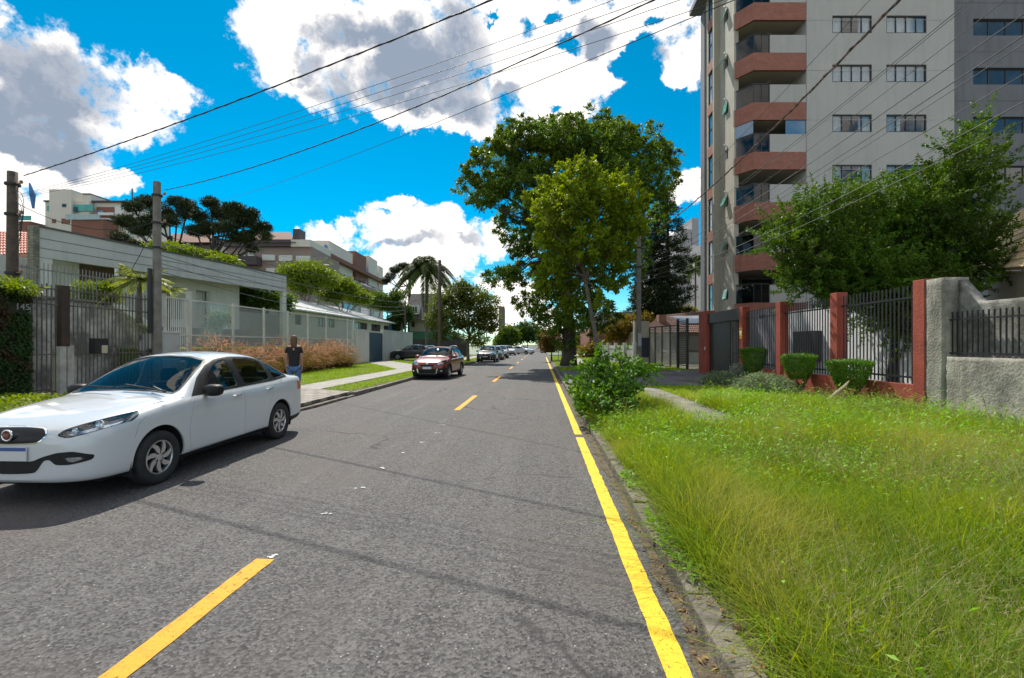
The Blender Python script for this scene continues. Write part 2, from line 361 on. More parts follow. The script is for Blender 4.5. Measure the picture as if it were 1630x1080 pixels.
# ================================================================== the setting
XR = .88      # right kerb line
def left_kerb(y):
    if y < 8.3: return -6.2
    if y < 10.6: return -6.2 + .5*(y-8.3)/2.3
    return -5.7 - min(.12, (y-10.6)*.012)
asphalt = mat('asphalt')
def asphalt_nodes(m):
    t = m.node_tree; n = t.nodes; l = t.links; b = n['Principled BSDF']; g = n.new('ShaderNodeNewGeometry')
    def noi(s, d, r=.6, sc=None):
        x = n.new('ShaderNodeTexNoise'); x.inputs['Scale'].default_value = s; x.inputs['Detail'].default_value = d; x.inputs['Roughness'].default_value = r
        if sc:
            mp = n.new('ShaderNodeMapping'); mp.inputs['Scale'].default_value = sc; l.new(g.outputs['Position'], mp.inputs[0]); l.new(mp.outputs[0], x.inputs['Vector'])
        else: l.new(g.outputs['Position'], x.inputs['Vector'])
        return x.outputs['Fac']
    def mix(f, a, bb):
        x = n.new('ShaderNodeMix'); x.data_type = 'RGBA'; l.new(f, x.inputs['Factor'])
        for k, s in ((a, 'A'), (bb, 'B')):
            if isinstance(k, tuple): x.inputs[s].default_value = (*k, 1)
            else: l.new(k, x.inputs[s])
        return x.outputs['Result']
    def mr(v, a, c, to=(0, 1)):
        x = n.new('ShaderNodeMapRange'); x.inputs['From Min'].default_value = a; x.inputs['From Max'].default_value = c; x.inputs['To Min'].default_value = to[0]; x.inputs['To Max'].default_value = to[1]; l.new(v, x.inputs['Value']); return x.outputs[0]
    base = mix(mr(noi(.7, 5), .3, .7), (.050, .047, .048), (.072, .068, .068))
    base = mix(mr(noi(1.0, 6, .7, (2.2, .12, 1)), .5, .68), base, (.135, .131, .13))       # worn wheel tracks along the lane
    base = mix(mr(noi(1.3, 7, .75, (1.1, .35, 1)), .58, .74), base, (.15, .145, .145))
    v = n.new('ShaderNodeTexVoronoi'); v.inputs['Scale'].default_value = 62; l.new(g.outputs['Position'], v.inputs['Vector'])
    sp = n.new('ShaderNodeSeparateColor'); l.new(v.outputs['Color'], sp.inputs[0])
    stone = mix(mr(sp.outputs[0], .0, 1.0), (.020, .019, .019), (.165, .158, .153))
    base = mix(mr(noi(60, 2), .35, .6, (.45, .85)), base, stone)
    w = n.new('ShaderNodeTexVoronoi'); w.inputs['Scale'].default_value = 14; l.new(g.outputs['Position'], w.inputs['Vector'])
    base = mix(mr(w.outputs['Distance'], .10, .055), base, (.32, .31, .29))
    base = mix(mr(noi(.45, 4, .6), .5, .75), base, (.105, .085, .082))
    base = mix(mr(noi(4.5, 4, .7), .71, .76), base, (.022, .021, .021))                     # oil and rubber spots
    ck = n.new('ShaderNodeTexVoronoi'); ck.feature = 'DISTANCE_TO_EDGE'; ck.inputs['Scale'].default_value = .42
    wp_ = n.new('ShaderNodeTexNoise'); wp_.inputs['Scale'].default_value = 2.5; wp_.inputs['Detail'].default_value = 6; l.new(g.outputs['Position'], wp_.inputs['Vector'])
    va = n.new('ShaderNodeMix'); va.data_type = 'VECTOR'; va.inputs['Factor'].default_value = .28; l.new(g.outputs['Position'], va.inputs['A']); l.new(wp_.outputs['Color'], va.inputs['B']); l.new(va.outputs['Result'], ck.inputs['Vector'])
    msk = n.new('ShaderNodeMath'); msk.operation = 'MULTIPLY'; l.new(mr(ck.outputs['Distance'], .010, .002), msk.inputs[0]); l.new(mr(noi(.35, 3), .5, .56), msk.inputs[1])
    base = mix(msk.outputs[0], base, (.035, .033, .033))
    l.new(base, b.inputs['Base Color']); b.inputs['Roughness'].default_value = .82; b.inputs['Specular IOR Level'].default_value = .35
    bp = n.new('ShaderNodeBump'); bp.inputs['Strength'].default_value = .9; bp.inputs['Distance'].default_value = .006; l.new(v.outputs['Distance'], bp.inputs['Height']); l.new(bp.outputs[0], b.inputs['Normal'])
asphalt_nodes(asphalt)
soil = mat('soil', (.05,.06,.02), (.11,.09,.055), 6, .95, .6, 30)
dirt = mat('dirt', (.16,.12,.08), (.07,.055,.035), 12, .95, 1, 60)
conc = mat('concrete', (.34,.32,.29), (.22,.21,.19), 3, .85, .3, 60)
conc_old = mat('old_concrete', (.25,.23,.20), (.12,.115,.10), 2.2, .9, .6, 45)
kerbm = mat('kerb_stone', (.22,.19,.165), (.09,.08,.065), 5, .9, .8, 35)
paver = mat('paving', (.36,.32,.28), (.24,.215,.19), 2.5, .85, .3, 60, brick=(.42,.42,(.1,.085,.07),True))
bpaver = mat('grey_block_paving', (.17,.165,.17), (.10,.10,.105), 3, .85, .3, 60, brick=(.2,.1,(.05,.05,.05),True))

def sheet_grid(name, x0f, x1f, ys, nx, zf, m):
    """ground sheet between two x lines over y, height zf(x,y)"""
    vs = []; fs = []
    for y in ys:
        a, b = x0f(y), x1f(y)
        for i in range(nx+1):
            x = a+(b-a)*i/nx; vs.append((x, y, zf(x, y)))
    for j in range(len(ys)-1):
        for i in range(nx):
            k = j*(nx+1)+i; fs.append((k, k+1, k+nx+2, k+nx+1))
    me = bpy.data.meshes.new(name); me.from_pydata(vs, [], fs); me.update(); o = link(name, me, m, smooth=True); return tag(o, kind='structure')
g = MB(); g.box(-900, 900, -60, 2500, -.6, -.05); tag(g.build('ground', soil), kind='structure')
ys = [-12+.5*i for i in range(60)]+[18+2*i for i in range(22)]+[64, 90, 140, 220, 400, 900]
sheet_grid('road', lambda y: left_kerb(y)-.02, lambda y: XR+.02, ys, 8, lambda x, y: .004*0, asphalt)
# cross street in the distance
g = MB(); g.box(-60, left_kerb(60)-.03, 60, 67, -.2, -.004); g.box(XR+.03, 70, 60, 67, -.2, -.004); tag(g.build('cross_street', mat('pale_asphalt', (.2,.195,.19), (.14,.135,.13), 1)), kind='structure')
def hump(x, y): return .035*math.sin(x*1.3+y*.7)*math.sin(y*.9-x*.4)
def vz(x, y):
    e = min(1, max(0, (x-XR-.15)/.5)); return .09 + .05*e + hump(x, y)*e
ys2 = [-8+.4*i for i in range(100)]+[33+1.5*i for i in range(18)]
VR = lambda y: 8.6 if y < 26 else 11
sheet_grid('right_verge', lambda y: XR+.13, VR, ys2, 22, vz, soil)
sheet_grid('right_far_ground', lambda y: 8.6 if y < 26 else 11, lambda y: 70, [-8, 2, 10, 20, 25.9, 26, 33, 45, 59.9], 4, lambda x, y: .12, soil)
sheet_grid('far_field', lambda y: XR+.1, lambda y: 200, [67, 90, 140, 220, 400], 4, lambda x, y: .1, mat('far_lawn', (.06,.10,.02), (.10,.13,.04), .5))
sheet_grid('far_field', lambda y: -200, lambda y: -5.95, [67, 90, 140, 220, 400], 4, lambda x, y: .1, MATS['far_lawn'])
def vl(x, y):
    e = min(1, max(0, (left_kerb(y)-.2-x)/.5)); return .10 + .03*e + hump(x, y)*.4*e
sheet_grid('left_verge', lambda y: -15.2, lambda y: left_kerb(y)-.15, [-8+.5*i for i in range(96)]+[41+1.5*i for i in range(13)], 16, vl, soil)
sheet_grid('left_far_ground', lambda y: -80, lambda y: -15.2, [-8, 5, 14, 59.9], 4, lambda x, y: .1, soil)
# kerbs: real steps, broken in lengths
def kerb(name, xf, wdt, ztop, y0, y1, gapless, seed):
    r = random.Random(seed); k = MB(); y = y0
    while y < y1:
        ln = 1.0 if not gapless else .8
        dz = r.uniform(-.012, .012); dx = r.uniform(-.012, .012); a, b = xf(y)+dx, xf(y+ln)+dx
        k._add([(a, y, -.1), (a+wdt, y, -.1), (a+wdt, y, ztop+dz), (a, y, ztop+dz), (b, y+ln-.012, -.1), (b+wdt, y+ln-.012, -.1), (b+wdt, y+ln-.012, ztop+dz), (b, y+ln-.012, ztop+dz)],
               [(0,3,2,1),(4,5,6,7),(0,1,5,4),(1,2,6,5),(2,3,7,6),(3,0,4,7)])
        y += ln
    o = k.build(name, kerbm, bevel=.012); return tag(o, kind='structure')
kerb('right_kerb', lambda y: XR, .15, .105, -6, 59, True, 3)
kerb('left_kerb', lambda y: left_kerb(y)-.15, .15, .115, -6, 10, False, 4)
kerb('left_kerb', lambda y: left_kerb(y)-.15, .15, .06, 10.2, 13.6, False, 5)
kerb('left_kerb', lambda y: left_kerb(y)-.15, .15, .125, 13.8, 59, False, 6)
# dirt that gathers along the right kerb
def ragged(y0, y1, st, xin, xout, seed, amp):
    r = random.Random(seed); a = []; b = []; y = y0
    while y <= y1:
        a.append((xin+r.uniform(-amp, amp)*.3, y)); b.append((xout+r.uniform(-amp, amp), y)); y += st
    return a+b[::-1]
g = MB(); g.sheet(ragged(-4, 30, .22, XR+.005, XR-.09, 5, .035), .006); tag(g.build('gutter_dirt', dirt), kind='stuff')
# pavements
def strip(name, poly, z, m): g = MB(); g.sheet(poly, z); return tag(g.build(name, m), kind='structure')
def slab(name, poly, z, m): g = MB(); g.prism(poly, 'z', z-.08, z); return tag(g.build(name, m), kind='structure')
slab('driveway_apron', [(-5.86,10.5),(-5.86,13.7),(-7.3,14.4),(-14.4,15.6),(-14.4,12.4),(-9.2,11.3)], .158, paver)
slab('left_path', [(-7.15,14.3),(-8.45,14.55),(-8.45,59.8),(-7.15,59.8)], .162, conc)
slab('gate_path', [(-14.2,36.4),(-14.2,41.0),(-8.5,31.5),(-8.5,26.2)], .160, conc)
slab('parking_pad', [(-14.1,41.1),(-8.5,41.1),(-8.5,43.6),(-14.1,43.6)], .158, conc)
slab('right_path', [(2.75,8.7),(3.9,9.1),(3.8,15.6),(2.7,15.4)], .165, conc_old)
slab('right_driveway', [(1.06,17.0),(9.4,16.2),(11,20.5),(11,26.2),(1.06,25.5)], .168, bpaver)
slab('far_right_path', [(1.06,29.5),(8,29.5),(8,31),(1.06,31)], .164, conc)
slab('far_right_path', [(2.6,33),(4.0,33),(4.0,59.5),(2.6,59.5)], .164, conc)
# painted markings: worn edges cut into the sheets
yel = mat('yellow_paint', (.80,.53,.015), (.60,.38,.02), 14, .7, .5, 90, lo=.5, hi=.72)
def paint_wear(m):
    t = m.node_tree; n = t.nodes; l = t.links; b = n['Principled BSDF']; g = n.new('ShaderNodeNewGeometry')
    x = n.new('ShaderNodeTexNoise'); x.inputs['Scale'].default_value = 26; x.inputs['Detail'].default_value = 8; x.inputs['Roughness'].default_value = .8; l.new(g.outputs['Position'], x.inputs['Vector'])
    r = n.new('ShaderNodeMapRange'); r.inputs['From Min'].default_value = .385; r.inputs['From Max'].default_value = .42; l.new(x.outputs['Fac'], r.inputs['Value']); l.new(r.outputs[0], b.inputs['Alpha'])
paint_wear(yel); yel2 = mat('orange_yellow_paint', (.76,.33,.008), (.58,.24,.015), 14, .7, .5, 90, lo=.5, hi=.72); paint_wear(yel2)
def marking(name, x0, x1, y0, y1, z=.004, seed=1, m=yel, amp=.003, st=.08):
    r = random.Random(seed); a = []; b = []; y = y0
    while y < y1: a.append((x0+r.gauss(0, amp), y)); b.append((x1+r.gauss(0, amp), y)); y += st if y < 25 else 2
    a.append((x0, y1)); b.append((x1, y1)); g = MB(); g.sheet(a+b[::-1], z); return tag(g.build(name, m), kind='structure')
for i, (a, b) in enumerate(((-3,7.9),(8.15,12.5),(12.55,20),(20.1,34),(34.2,57))):
    marking('edge_line', .60, .73, a, b, seed=i)
y = 3.28
for k in range(9):
    yy = 3.28 - 1.98 + k*6.15 if k else 1.2
    a, b = ((1.2, 3.27) if k == 0 else (11.0+(k-1)*8.6, 14.2+(k-1)*8.6) if k < 3 else (30+(k-3)*9, 33+(k-3)*9))
    marking('centre_dash', -2.12, -1.98, a, b, seed=20+k, z=.0045, m=yel2)
# white survey blots along the centre line
wp = mat('white_paint_blot', (.7,.7,.68), (.45,.45,.44), 30, .8, lo=.4, hi=.6)
rr = random.Random(5)
for k, (px, py) in enumerate(((433,886),(520,820),(572,778),(612,746),(643,722),(672,705),(695,690),(708,677),(722,668))):
    d = HC*F/(py-CYP); c = PT(px, py, d); s_ = .032
    g = MB()
    for q in range(3):
        ox, oy = rr.uniform(-.05, .05), rr.uniform(-.03, .03); pl = []
        for a in range(10): w_ = rr.uniform(.4, 1.1)*s_*.6; pl.append((c.x+ox+math.cos(a*.628)*w_*1.3, c.y+oy+math.sin(a*.628)*w_))
        g.sheet(pl, .0052+.0006*q)
    tag(g.build('paint_spot', wp), kind='structure')
# ================================================================== cars
def eval_mesh(me, mods):
    o = bpy.data.objects.new('tmp', me); COL.objects.link(o)
    for typ, kw in mods:
        m = o.modifiers.new(typ, typ)
        for a, b in kw.items(): setattr(m, a, b)
    dg = bpy.context.evaluated_depsgraph_get(); dg.update()
    r = bpy.data.meshes.new_from_object(o.evaluated_get(dg)); bpy.data.objects.remove(o); return r
def boolean(me, cutter_mb, op, solver='EXACT', us=False):
    cm = cutter_mb if isinstance(cutter_mb, bpy.types.Mesh) else cutter_mb.mesh('cut')
    co = bpy.data.objects.new('cut', cm); COL.objects.link(co)
    r = eval_mesh(me, [('BOOLEAN', dict(operation=op, object=co, solver=solver, use_self=us))]); bpy.data.objects.remove(co); return r
def offset_mesh(me, d):
    m = me.copy(); n = len(m.vertices); co = np.empty(n*3); no = np.empty(n*3)
    m.vertices.foreach_get('co', co); m.vertex_normals.foreach_get('vector', no) if hasattr(m.vertex_normals, 'foreach_get') else None
    m.vertices.foreach_set('co', co+no*d); m.update(); return m
def body_shell(st, sub=2):
    V = []; Fc = []; ring = []
    for (s, zb, w, zs, zt, xr, zr) in st:
        z3 = max(zb+.06, min(.38, zb+.14)); z4 = z3+(zs-z3)*.55
        rows = [(0, zb), (w-.14, zb), (w-.035, zb+.05), (w-.004, z3), (w, z4), (w-.010, zs-.055), (w-.055, zs)]
        if xr is None: rows += [(w-.17, zs+.62*(zt-zs)), (w*.60, zt-.014), (w*.3, zt-.004), (0, zt)]
        else: rows += [((w-.055)*.5+xr*.5+.022, zs*.5+zr*.5), (xr, zr), (xr*.55, zt-.014), (0, zt)]
        k = len(V); idx = []
        for x, z in rows: V.append((x, s, z)); idx.append(len(V)-1)
        left = [idx[0]]
        for x, z in rows[1:10]: V.append((-x, s, z)); left.append(len(V)-1)
        left.append(idx[10]); ring.append((idx, left))
    for a, b in zip(ring, ring[1:]):
        for j in range(10):
            Fc.append((a[0][j], b[0][j], b[0][j+1], a[0][j+1])); Fc.append((a[1][j], a[1][j+1], b[1][j+1], b[1][j]))
    for (rg, fl) in ((ring[0], False), (ring[-1], True)):
        i, l_ = rg
        q = [(i[0], i[1], l_[1])] + [(i[j], i[j+1], l_[j+1], l_[j]) for j in range(1, 9)] + [(i[9], i[10], l_[9])]
        Fc += [t[::-1] if not fl else t for t in q]
    me = bpy.data.meshes.new('cage'); me.from_pydata(V, [], Fc); me.update()
    bm = bmesh.new(); bm.from_mesh(me); bmesh.ops.recalc_face_normals(bm, faces=bm.faces)
    cl = bm.edges.layers.float.new('crease_edge'); rowof = {}
    for i, l_ in ring:
        for j in range(11): rowof[i[j]] = j; rowof[l_[j]] = j
    for e in bm.edges:
        a, b = rowof[e.verts[0].index], rowof[e.verts[1].index]
        if a == b and a in (6,): e[cl] = .35
        if a == b and a in (8,): e[cl] = .25
        if a == b and a == 2: e[cl] = .3
    bm.to_mesh(me); bm.free()
    return eval_mesh(me, [('SUBSURF', dict(levels=sub, render_levels=sub))])

def emit_mat(name, c):
    return mat(name, c)
def glassmat(name, tint, refl=.9, rough=.01, base=.04):
    m = bpy.data.materials.new(name); m.use_nodes = True; MATS[name] = m; t = m.node_tree; n = t.nodes; l = t.links
    n.remove(n['Principled BSDF']); out = n['Material Output']
    tr = n.new('ShaderNodeBsdfTransparent'); tr.inputs[0].default_value = (*tint, 1); gl = n.new('ShaderNodeBsdfGlossy'); gl.inputs['Roughness'].default_value = rough; gl.inputs[0].default_value = (refl, refl, refl, 1)
    lw = n.new('ShaderNodeFresnel'); lw.inputs['IOR'].default_value = 1.55; ms = n.new('ShaderNodeMixShader')
    ma = n.new('ShaderNodeMath'); ma.operation = 'ADD'; ma.use_clamp = True; l.new(lw.outputs[0], ma.inputs[0]); ma.inputs[1].default_value = base
    ge = n.new('ShaderNodeNewGeometry'); iv = n.new('ShaderNodeMath'); iv.operation = 'SUBTRACT'; iv.inputs[0].default_value = 1; l.new(ge.outputs['Backfacing'], iv.inputs[1]); mu = n.new('ShaderNodeMath'); mu.operation = 'MULTIPLY'; l.new(ma.outputs[0], mu.inputs[0]); l.new(iv.outputs[0], mu.inputs[1])
    l.new(mu.outputs[0], ms.inputs[0]); l.new(tr.outputs[0], ms.inputs[1]); l.new(gl.outputs[0], ms.inputs[2]); l.new(ms.outputs[0], out.inputs[0]); return m
carglass = glassmat('car_glass', (.66,.71,.70), .6); clearg = glassmat('clear_lens', (.92,.95,.97)); housegl = glassmat('fence_glass', (.90,.92,.91), .5, .03)
def frost(m, k):
    t = m.node_tree; out = t.nodes['Material Output']; src = out.inputs[0].links[0].from_socket
    d = t.nodes.new('ShaderNodeBsdfDiffuse'); d.inputs[0].default_value = (.70,.70,.68,1); ms = t.nodes.new('ShaderNodeMixShader'); ms.inputs[0].default_value = k
    t.links.new(src, ms.inputs[1]); t.links.new(d.outputs[0], ms.inputs[2]); t.links.new(ms.outputs[0], out.inputs[0])
frost(housegl, .16)
rubber = mat('tyre_rubber', (.018,.018,.019), (.03,.03,.03), 12, .85); rimm = mat('wheel_silver', (.62,.63,.65), rough=.28, metal=.85); blackp = mat('black_plastic', (.012,.012,.013), (.018,.018,.02), 30, .5, spec=.25)
chrome = mat('chrome', (.85,.86,.88), rough=.08, metal=1); seatm = mat('car_seat_fabric', (.035,.037,.042), (.05,.05,.055), 20, .9); intm = mat('car_interior', (.02,.021,.024), rough=.8)
grillem = mat('grille_black', (.006,.006,.007), rough=.35, spec=.3); amber = mat('amber_lens', (.7,.25,.03), rough=.2); bowl = mat('lamp_reflector', (.75,.78,.82), (.35,.37,.4), 16, .12, metal=.9, obj=True); redlens = mat('red_lens', (.45,.01,.012), rough=.12, coat=.6)
platem = mat('plate_white', (.62,.63,.64), rough=.45); plateb = mat('plate_blue', (.05,.09,.30), rough=.45)
def text_mesh(s, size, ext=.004, align='CENTER'):
    cu = bpy.data.curves.new('txt', 'FONT'); cu.body = s; cu.size = size; cu.extrude = ext; cu.align_x = align; cu.align_y = 'CENTER'
    o = bpy.data.objects.new('txt', cu); COL.objects.link(o); dg = bpy.context.evaluated_depsgraph_get(); dg.update()
    me = bpy.data.meshes.new_from_object(o.evaluated_get(dg)); bpy.data.objects.remove(o); return me
def make_wheel(root, x, y, r, side, style, rim_r, wd=.19):
    """wheel with tyre and rim, side +1: outer face towards +x"""
    w = MB(); w.lathe([(0.0, -.07*side), (rim_r*.93, -.07*side), (rim_r*.93, 0), (0, 0)], (0,0,0), 'x', 24)
    wo = link('wheel', w.mesh('wheel'), intm, root); wo.location = (x, y, r)
    t = MB(); h = wd/2; rr_ = rim_r
    prof = [(rr_, -h*.78), (rr_+.02, -h*.95), (r-.045, -h), (r-.012, -h*.88), (r, -h*.6), (r, h*.6), (r-.012, h*.88), (r-.045, h), (rr_+.02, h*.95), (rr_, h*.78)]
    t.lathe([(a, b*side) for a, b in prof], (0,0,0), 'x', 40, closed=True); to = link('tyre', t.mesh('tyre'), rubber, wo, True)
    rm = MB(); o_ = h*.80*side
    rm.lathe([(rr_*1.0, o_*.92), (rr_*1.0, o_*1.04), (rr_*.93, o_*1.08), (rr_*.90, o_*.9), (rr_*.90, o_*.3), (rr_*.93, o_*.3)], (0,0,0), 'x', 40, closed=True)
    rm.lathe([(0, o_*.98), (rr_*.17, o_*.98), (rr_*.22, o_*.9), (rr_*.22, o_*.6)], (0,0,0), 'x', 20)
    ns = style
    for k in range(ns):
        a0 = 2*math.pi*k/ns
        for (sa, wdt) in ((0, .17),):
            P_ = []; Q_ = []
            for i in range(6):
                u = i/5; rad_ = rr_*(.20+.73*u); ang = a0 + sa + .38*u*u; hw = rr_*(.075+.055*math.sin(math.pi*min(1, u*1.1))+.03*u)
                ca, sn = math.cos(ang), math.sin(ang); px, pz = rad_*ca, rad_*sn
                P_.append((px-sn*hw, pz+ca*hw)); Q_.append((px+sn*hw, pz-ca*hw))
            pl = P_+Q_[::-1]; n_ = len(pl); vs = [(o_*.72, a_, b_) for a_, b_ in pl]+[(o_*(1.0-.0*a_), a_, b_) for a_, b_ in pl]
            rm._add(vs, [(i, i+1, n_-2-i, n_-1-i) for i in range(5)]+[(n_+i, n_+i+1, 2*n_-2-i, 2*n_-1-i) for i in range(5)]+[(i, (i+1)%n_, n_+(i+1)%n_, n_+i) for i in range(n_)])
    link('rim', rm.mesh('rim'), rimm, wo)
    nb = MB(); [nb.lathe([(0, 0), (.011, 0), (.011, .008*side)], (o_*.97, math.cos(a)*rr_*.28, math.sin(a)*rr_*.28), 'x', 6) for a in [k*1.5708+.6 for k in range(4)]]
    link('wheel_bolts', nb.mesh('wheel_bolts'), blackp, wo)
    return wo

def rounded(pl, it=2, k=.16):
    for _ in range(it):
        o = []
        for i in range(len(pl)):
            a, b = pl[i], pl[(i+1)%len(pl)]
            o += [(a[0]+(b[0]-a[0])*k, a[1]+(b[1]-a[1])*k), (a[0]+(b[0]-a[0])*(1-k), a[1]+(b[1]-a[1])*(1-k))]
        pl = o; k = .25
    return pl
def make_car(p, paint, name, label, group=None, detail=True):
    p = dict(p)
    if detail:
        p['side_glass'] = [rounded(q, 2, .12) for q in p['side_glass']]; p['windshield'] = rounded(p['windshield'], 1, .1); p['headlight'] = rounded(p['headlight'], 1, .2)
    root = thing(name, label, 'car', (0,0,0), 0, group); Lh = p['L']/2
    shell = body_shell(p['st'], 2 if not detail else p.get('sub', 3))
    m0 = shell
    def shellcopy(off, th): return eval_mesh(offset_mesh(m0, off), [('SOLIDIFY', dict(thickness=th, offset=-1.0, use_rim=True))])
    body = shellcopy(0, .02)
    def sideprism(poly, mbx, sides=(1, -1), x0=.36, x1=1.1):
        for s in sides: mbx.prism(poly, 'x', min(s*x0, s*x1), max(s*x0, s*x1))
    # openings
    cut = MB()
    for q in p['side_glass']: sideprism(q, cut)
    wf, wr = p['windshield'], p['rear_glass']
    cut.prism(wf, 'y', p['ws_y'][0], p['ws_y'][1]); cut.prism(wr, 'y', p['rg_y'][0], p['rg_y'][1])
    ax = [(0, p['axf']), (0, p['axr'])]; ar = p['arch']
    for s in (1, -1):
        for _, a in ax: cut.prism([(a+ar*math.cos(t*math.pi/20), p['wr']+.015+ar*math.sin(t*math.pi/20)) for t in range(40)], 'x', *( (.52, 1.2) if s > 0 else (-1.2, -.52)))
    body = boolean(body, cut, 'DIFFERENCE')
    # seams and front openings
    cut2 = MB()
    for q in p['seams']:
        A_ = []; B_ = []
        for i in range(len(q)):
            a = Vector(q[max(0, i-1)]); b = Vector(q[min(len(q)-1, i+1)]); d = (b-a).normalized(); nn = Vector((-d.y, d.x))*.003
            A_.append((q[i][0]-nn.x, q[i][1]-nn.y)); B_.append((q[i][0]+nn.x, q[i][1]+nn.y))
        sideprism(A_+B_[::-1], cut2, x0=.6)
    if detail: body = boolean(body, cut2, 'DIFFERENCE')
    hl = p['headlight']; sidehl = p.get('hl_side', [(-.3,.4),(.12,.62),(.36,.735),(.56,.83),(.69,.905),(.62,.935),(.3,.97),(-.3,1.0)])
    def hlcut(sc, s, y1=0):
        cx_ = sum(a for a, b in hl)/len(hl); cz_ = sum(b for a, b in hl)/len(hl)
        a = MB(); a.prism([((cx_+(x-cx_)*sc[0])*s, cz_+(z-cz_)*sc[1]) for x, z in hl], 'y', -.2, p['hl_y']+y1)
        b = MB(); k = .012 if sc[0] > 1 else 0; b.prism([(x+k, z+(k if z > .85 else -k)) for x, z in sidehl], 'x', -1.3, 1.3)
        return boolean(a.mesh('a'), b, 'INTERSECT')
    for s in (1, -1): body = boolean(body, hlcut((1, 1), s), 'DIFFERENCE')
    T = Matrix.Translation((0, -Lh, 0))
    def put(nm, me, mt, par=root, smooth=True):
        me = me if par is not root else me
        me.transform(T); o = link(nm, me, mt, par, False)
        if smooth: me.shade_smooth(); me.set_sharp_from_angle(angle=R(32)) if hasattr(me, 'set_sharp_from_angle') else None
        return o
    bo = put('body', body, paint)
    def shellfor(cm, off, th):
        vs = np.array([tuple(v.co) for v in cm.vertices]); lo = vs.min(0)-.12; hi = vs.max(0)+.12
        src = offset_mesh(m0, off); bm = bmesh.new(); bm.from_mesh(src)
        dl = [f for f in bm.faces if any(c < lo[i] or c > hi[i] for i, c in enumerate(f.calc_center_median()))]
        bmesh.ops.delete(bm, geom=dl, context='FACES'); bm.to_mesh(src); bm.free()
        return eval_mesh(src, [('SOLIDIFY', dict(thickness=th, offset=-1.0, use_rim=True))])
    def patch(nm, prism_mb, off, th, mt, par=root):
        cm = prism_mb if isinstance(prism_mb, bpy.types.Mesh) else prism_mb.mesh('cut')
        me = boolean(shellfor(cm, off, th), cm, 'INTERSECT'); me.materials.clear(); return put(nm, me, mt, par)
    def one(poly, axis, a0, a1): m = MB(); m.prism(poly, axis, a0, a1); return m
    # glazing
    patch('windshield', one(wf, 'y', *p['ws_y']), -.003, .005, carglass); patch('rear_window', one(wr, 'y', *p['rg_y']), -.003, .005, carglass)
    for q in p['side_glass']:
        for s in (1, -1): patch('side_window', one(q, 'x', *((.36, 1.1) if s > 0 else (-1.1, -.36))), -.004, .005, carglass)
    # black surround of the side glass
    tr = MB(); sideprism(p['dlo'], tr); tm = boolean(shellcopy(.0025, .012), tr, 'INTERSECT'); g_ = MB()
    for q in p['side_glass']: sideprism(q, g_)
    tm = boolean(tm, g_, 'DIFFERENCE'); tm.materials.clear(); put('window_trim', tm, blackp)
    wt = MB(); cx_ = sum(a for a, b in wf)/len(wf); cz_ = sum(b for a, b in wf)/len(wf)
    wt.prism([(cx_+(a-cx_)*1.035, cz_+(b-cz_)*1.06) for a, b in wf], 'y', *p['ws_y']); tm = boolean(shellcopy(.002, .008), wt, 'INTERSECT'); tm = boolean(tm, one(wf, 'y', *p['ws_y']), 'DIFFERENCE'); tm.materials.clear(); put('windshield_seal', tm, blackp)
    # sills / lower cladding
    sk = MB(); sideprism(p['sill'], sk, x0=.45)
    me = boolean(shellcopy(.006, .02), sk, 'INTERSECT'); ac = MB()
    for s in (1, -1):
        for _, a in ax: ac.prism([(a+(ar-.004)*math.cos(t*math.pi/20), p['wr']+.015+(ar-.004)*math.sin(t*math.pi/20)) for t in range(40)], 'x', *( (.40, 1.3) if s > 0 else (-1.3, -.40)))
    me = boolean(me, ac, 'DIFFERENCE'); me.materials.clear(); put('sill', me, blackp)
    for nm, pl, off, th, mt, y1 in p['front']:
        for s in ((1, -1) if pl[0][0] > .01 or nm in ('fog_lamp',) else (1,)):
            q = [(x*s, z) for x, z in pl] if pl[0][0] > .01 else [(x, z) for x, z in pl]+[(-x, z) for x, z in pl[::-1] if x > 1e-6]
            patch(nm, one(rounded(q, 2, .14) if detail else q, 'y', -.2, y1), off, th, mt)
    for nm, pl, off, th, mt, y0 in p['rear']:
        for s in ((1, -1) if pl[0][0] > .01 else (1,)):
            q = [(x*s, z) for x, z in pl] if pl[0][0] > .01 else [(x, z) for x, z in pl]+[(-x, z) for x, z in pl[::-1] if x > 1e-6]
            patch(nm, one(q, 'y', y0, p['L']+.3), off, th, mt)
    for nm, pl, off, th, mt in p.get('sidepatch', []):
        for s in (1, -1): patch(nm, one(pl, 'x', *((.36, 1.1) if s > 0 else (-1.1, -.36))), off, th, mt)
    # headlights: reflector bowl, projector, clear lens
    from mathutils.bvhtree import BVHTree
    bv = BVHTree.FromPolygons([v.co for v in m0.vertices], [tuple(f.vertices) for f in m0.polygons])
    for s in (1, -1):
        h = patch('headlight', hlcut((1, 1), s), -.001, .004, clearg)
        patch('reflector', hlcut((1.0, 1.0), s, .1), -.045, .01, bowl, h)
        pj = MB()
        for (hx, hy, hz, hr) in p['lamps']:
            hit = bv.ray_cast(Vector((hx*s, -1, hz)), Vector((0, 1, 0)))[0]; yy = (hit.y if hit else hy)+.022+hr*.5
            pj.lathe([(hr, .0), (hr*.92, -.010), (hr*.8, .0), (hr*.5, .02), (0, .028)], (hx*s, yy, hz), 'y', 18)
        put('lamp_bowl', pj.mesh('lamp_bowl'), chrome, h)
        me = boolean(shellfor(hlcut((1.04, 1.09), s, .02), .0015, .05), hlcut((1, 1), s, .04), 'DIFFERENCE'); me = boolean(me, hlcut((1.04, 1.09), s, .02), 'INTERSECT'); me.materials.clear(); put('lamp_rim', me, blackp, h)
    # underside, wheel housings, cabin
    u = MB(); u.box(-.60, .60, .35, p['L']-.3, .17, .30); u.box(-.76, .76, p['axf']+ar+.02, p['axr']-ar-.02, .20, .30)
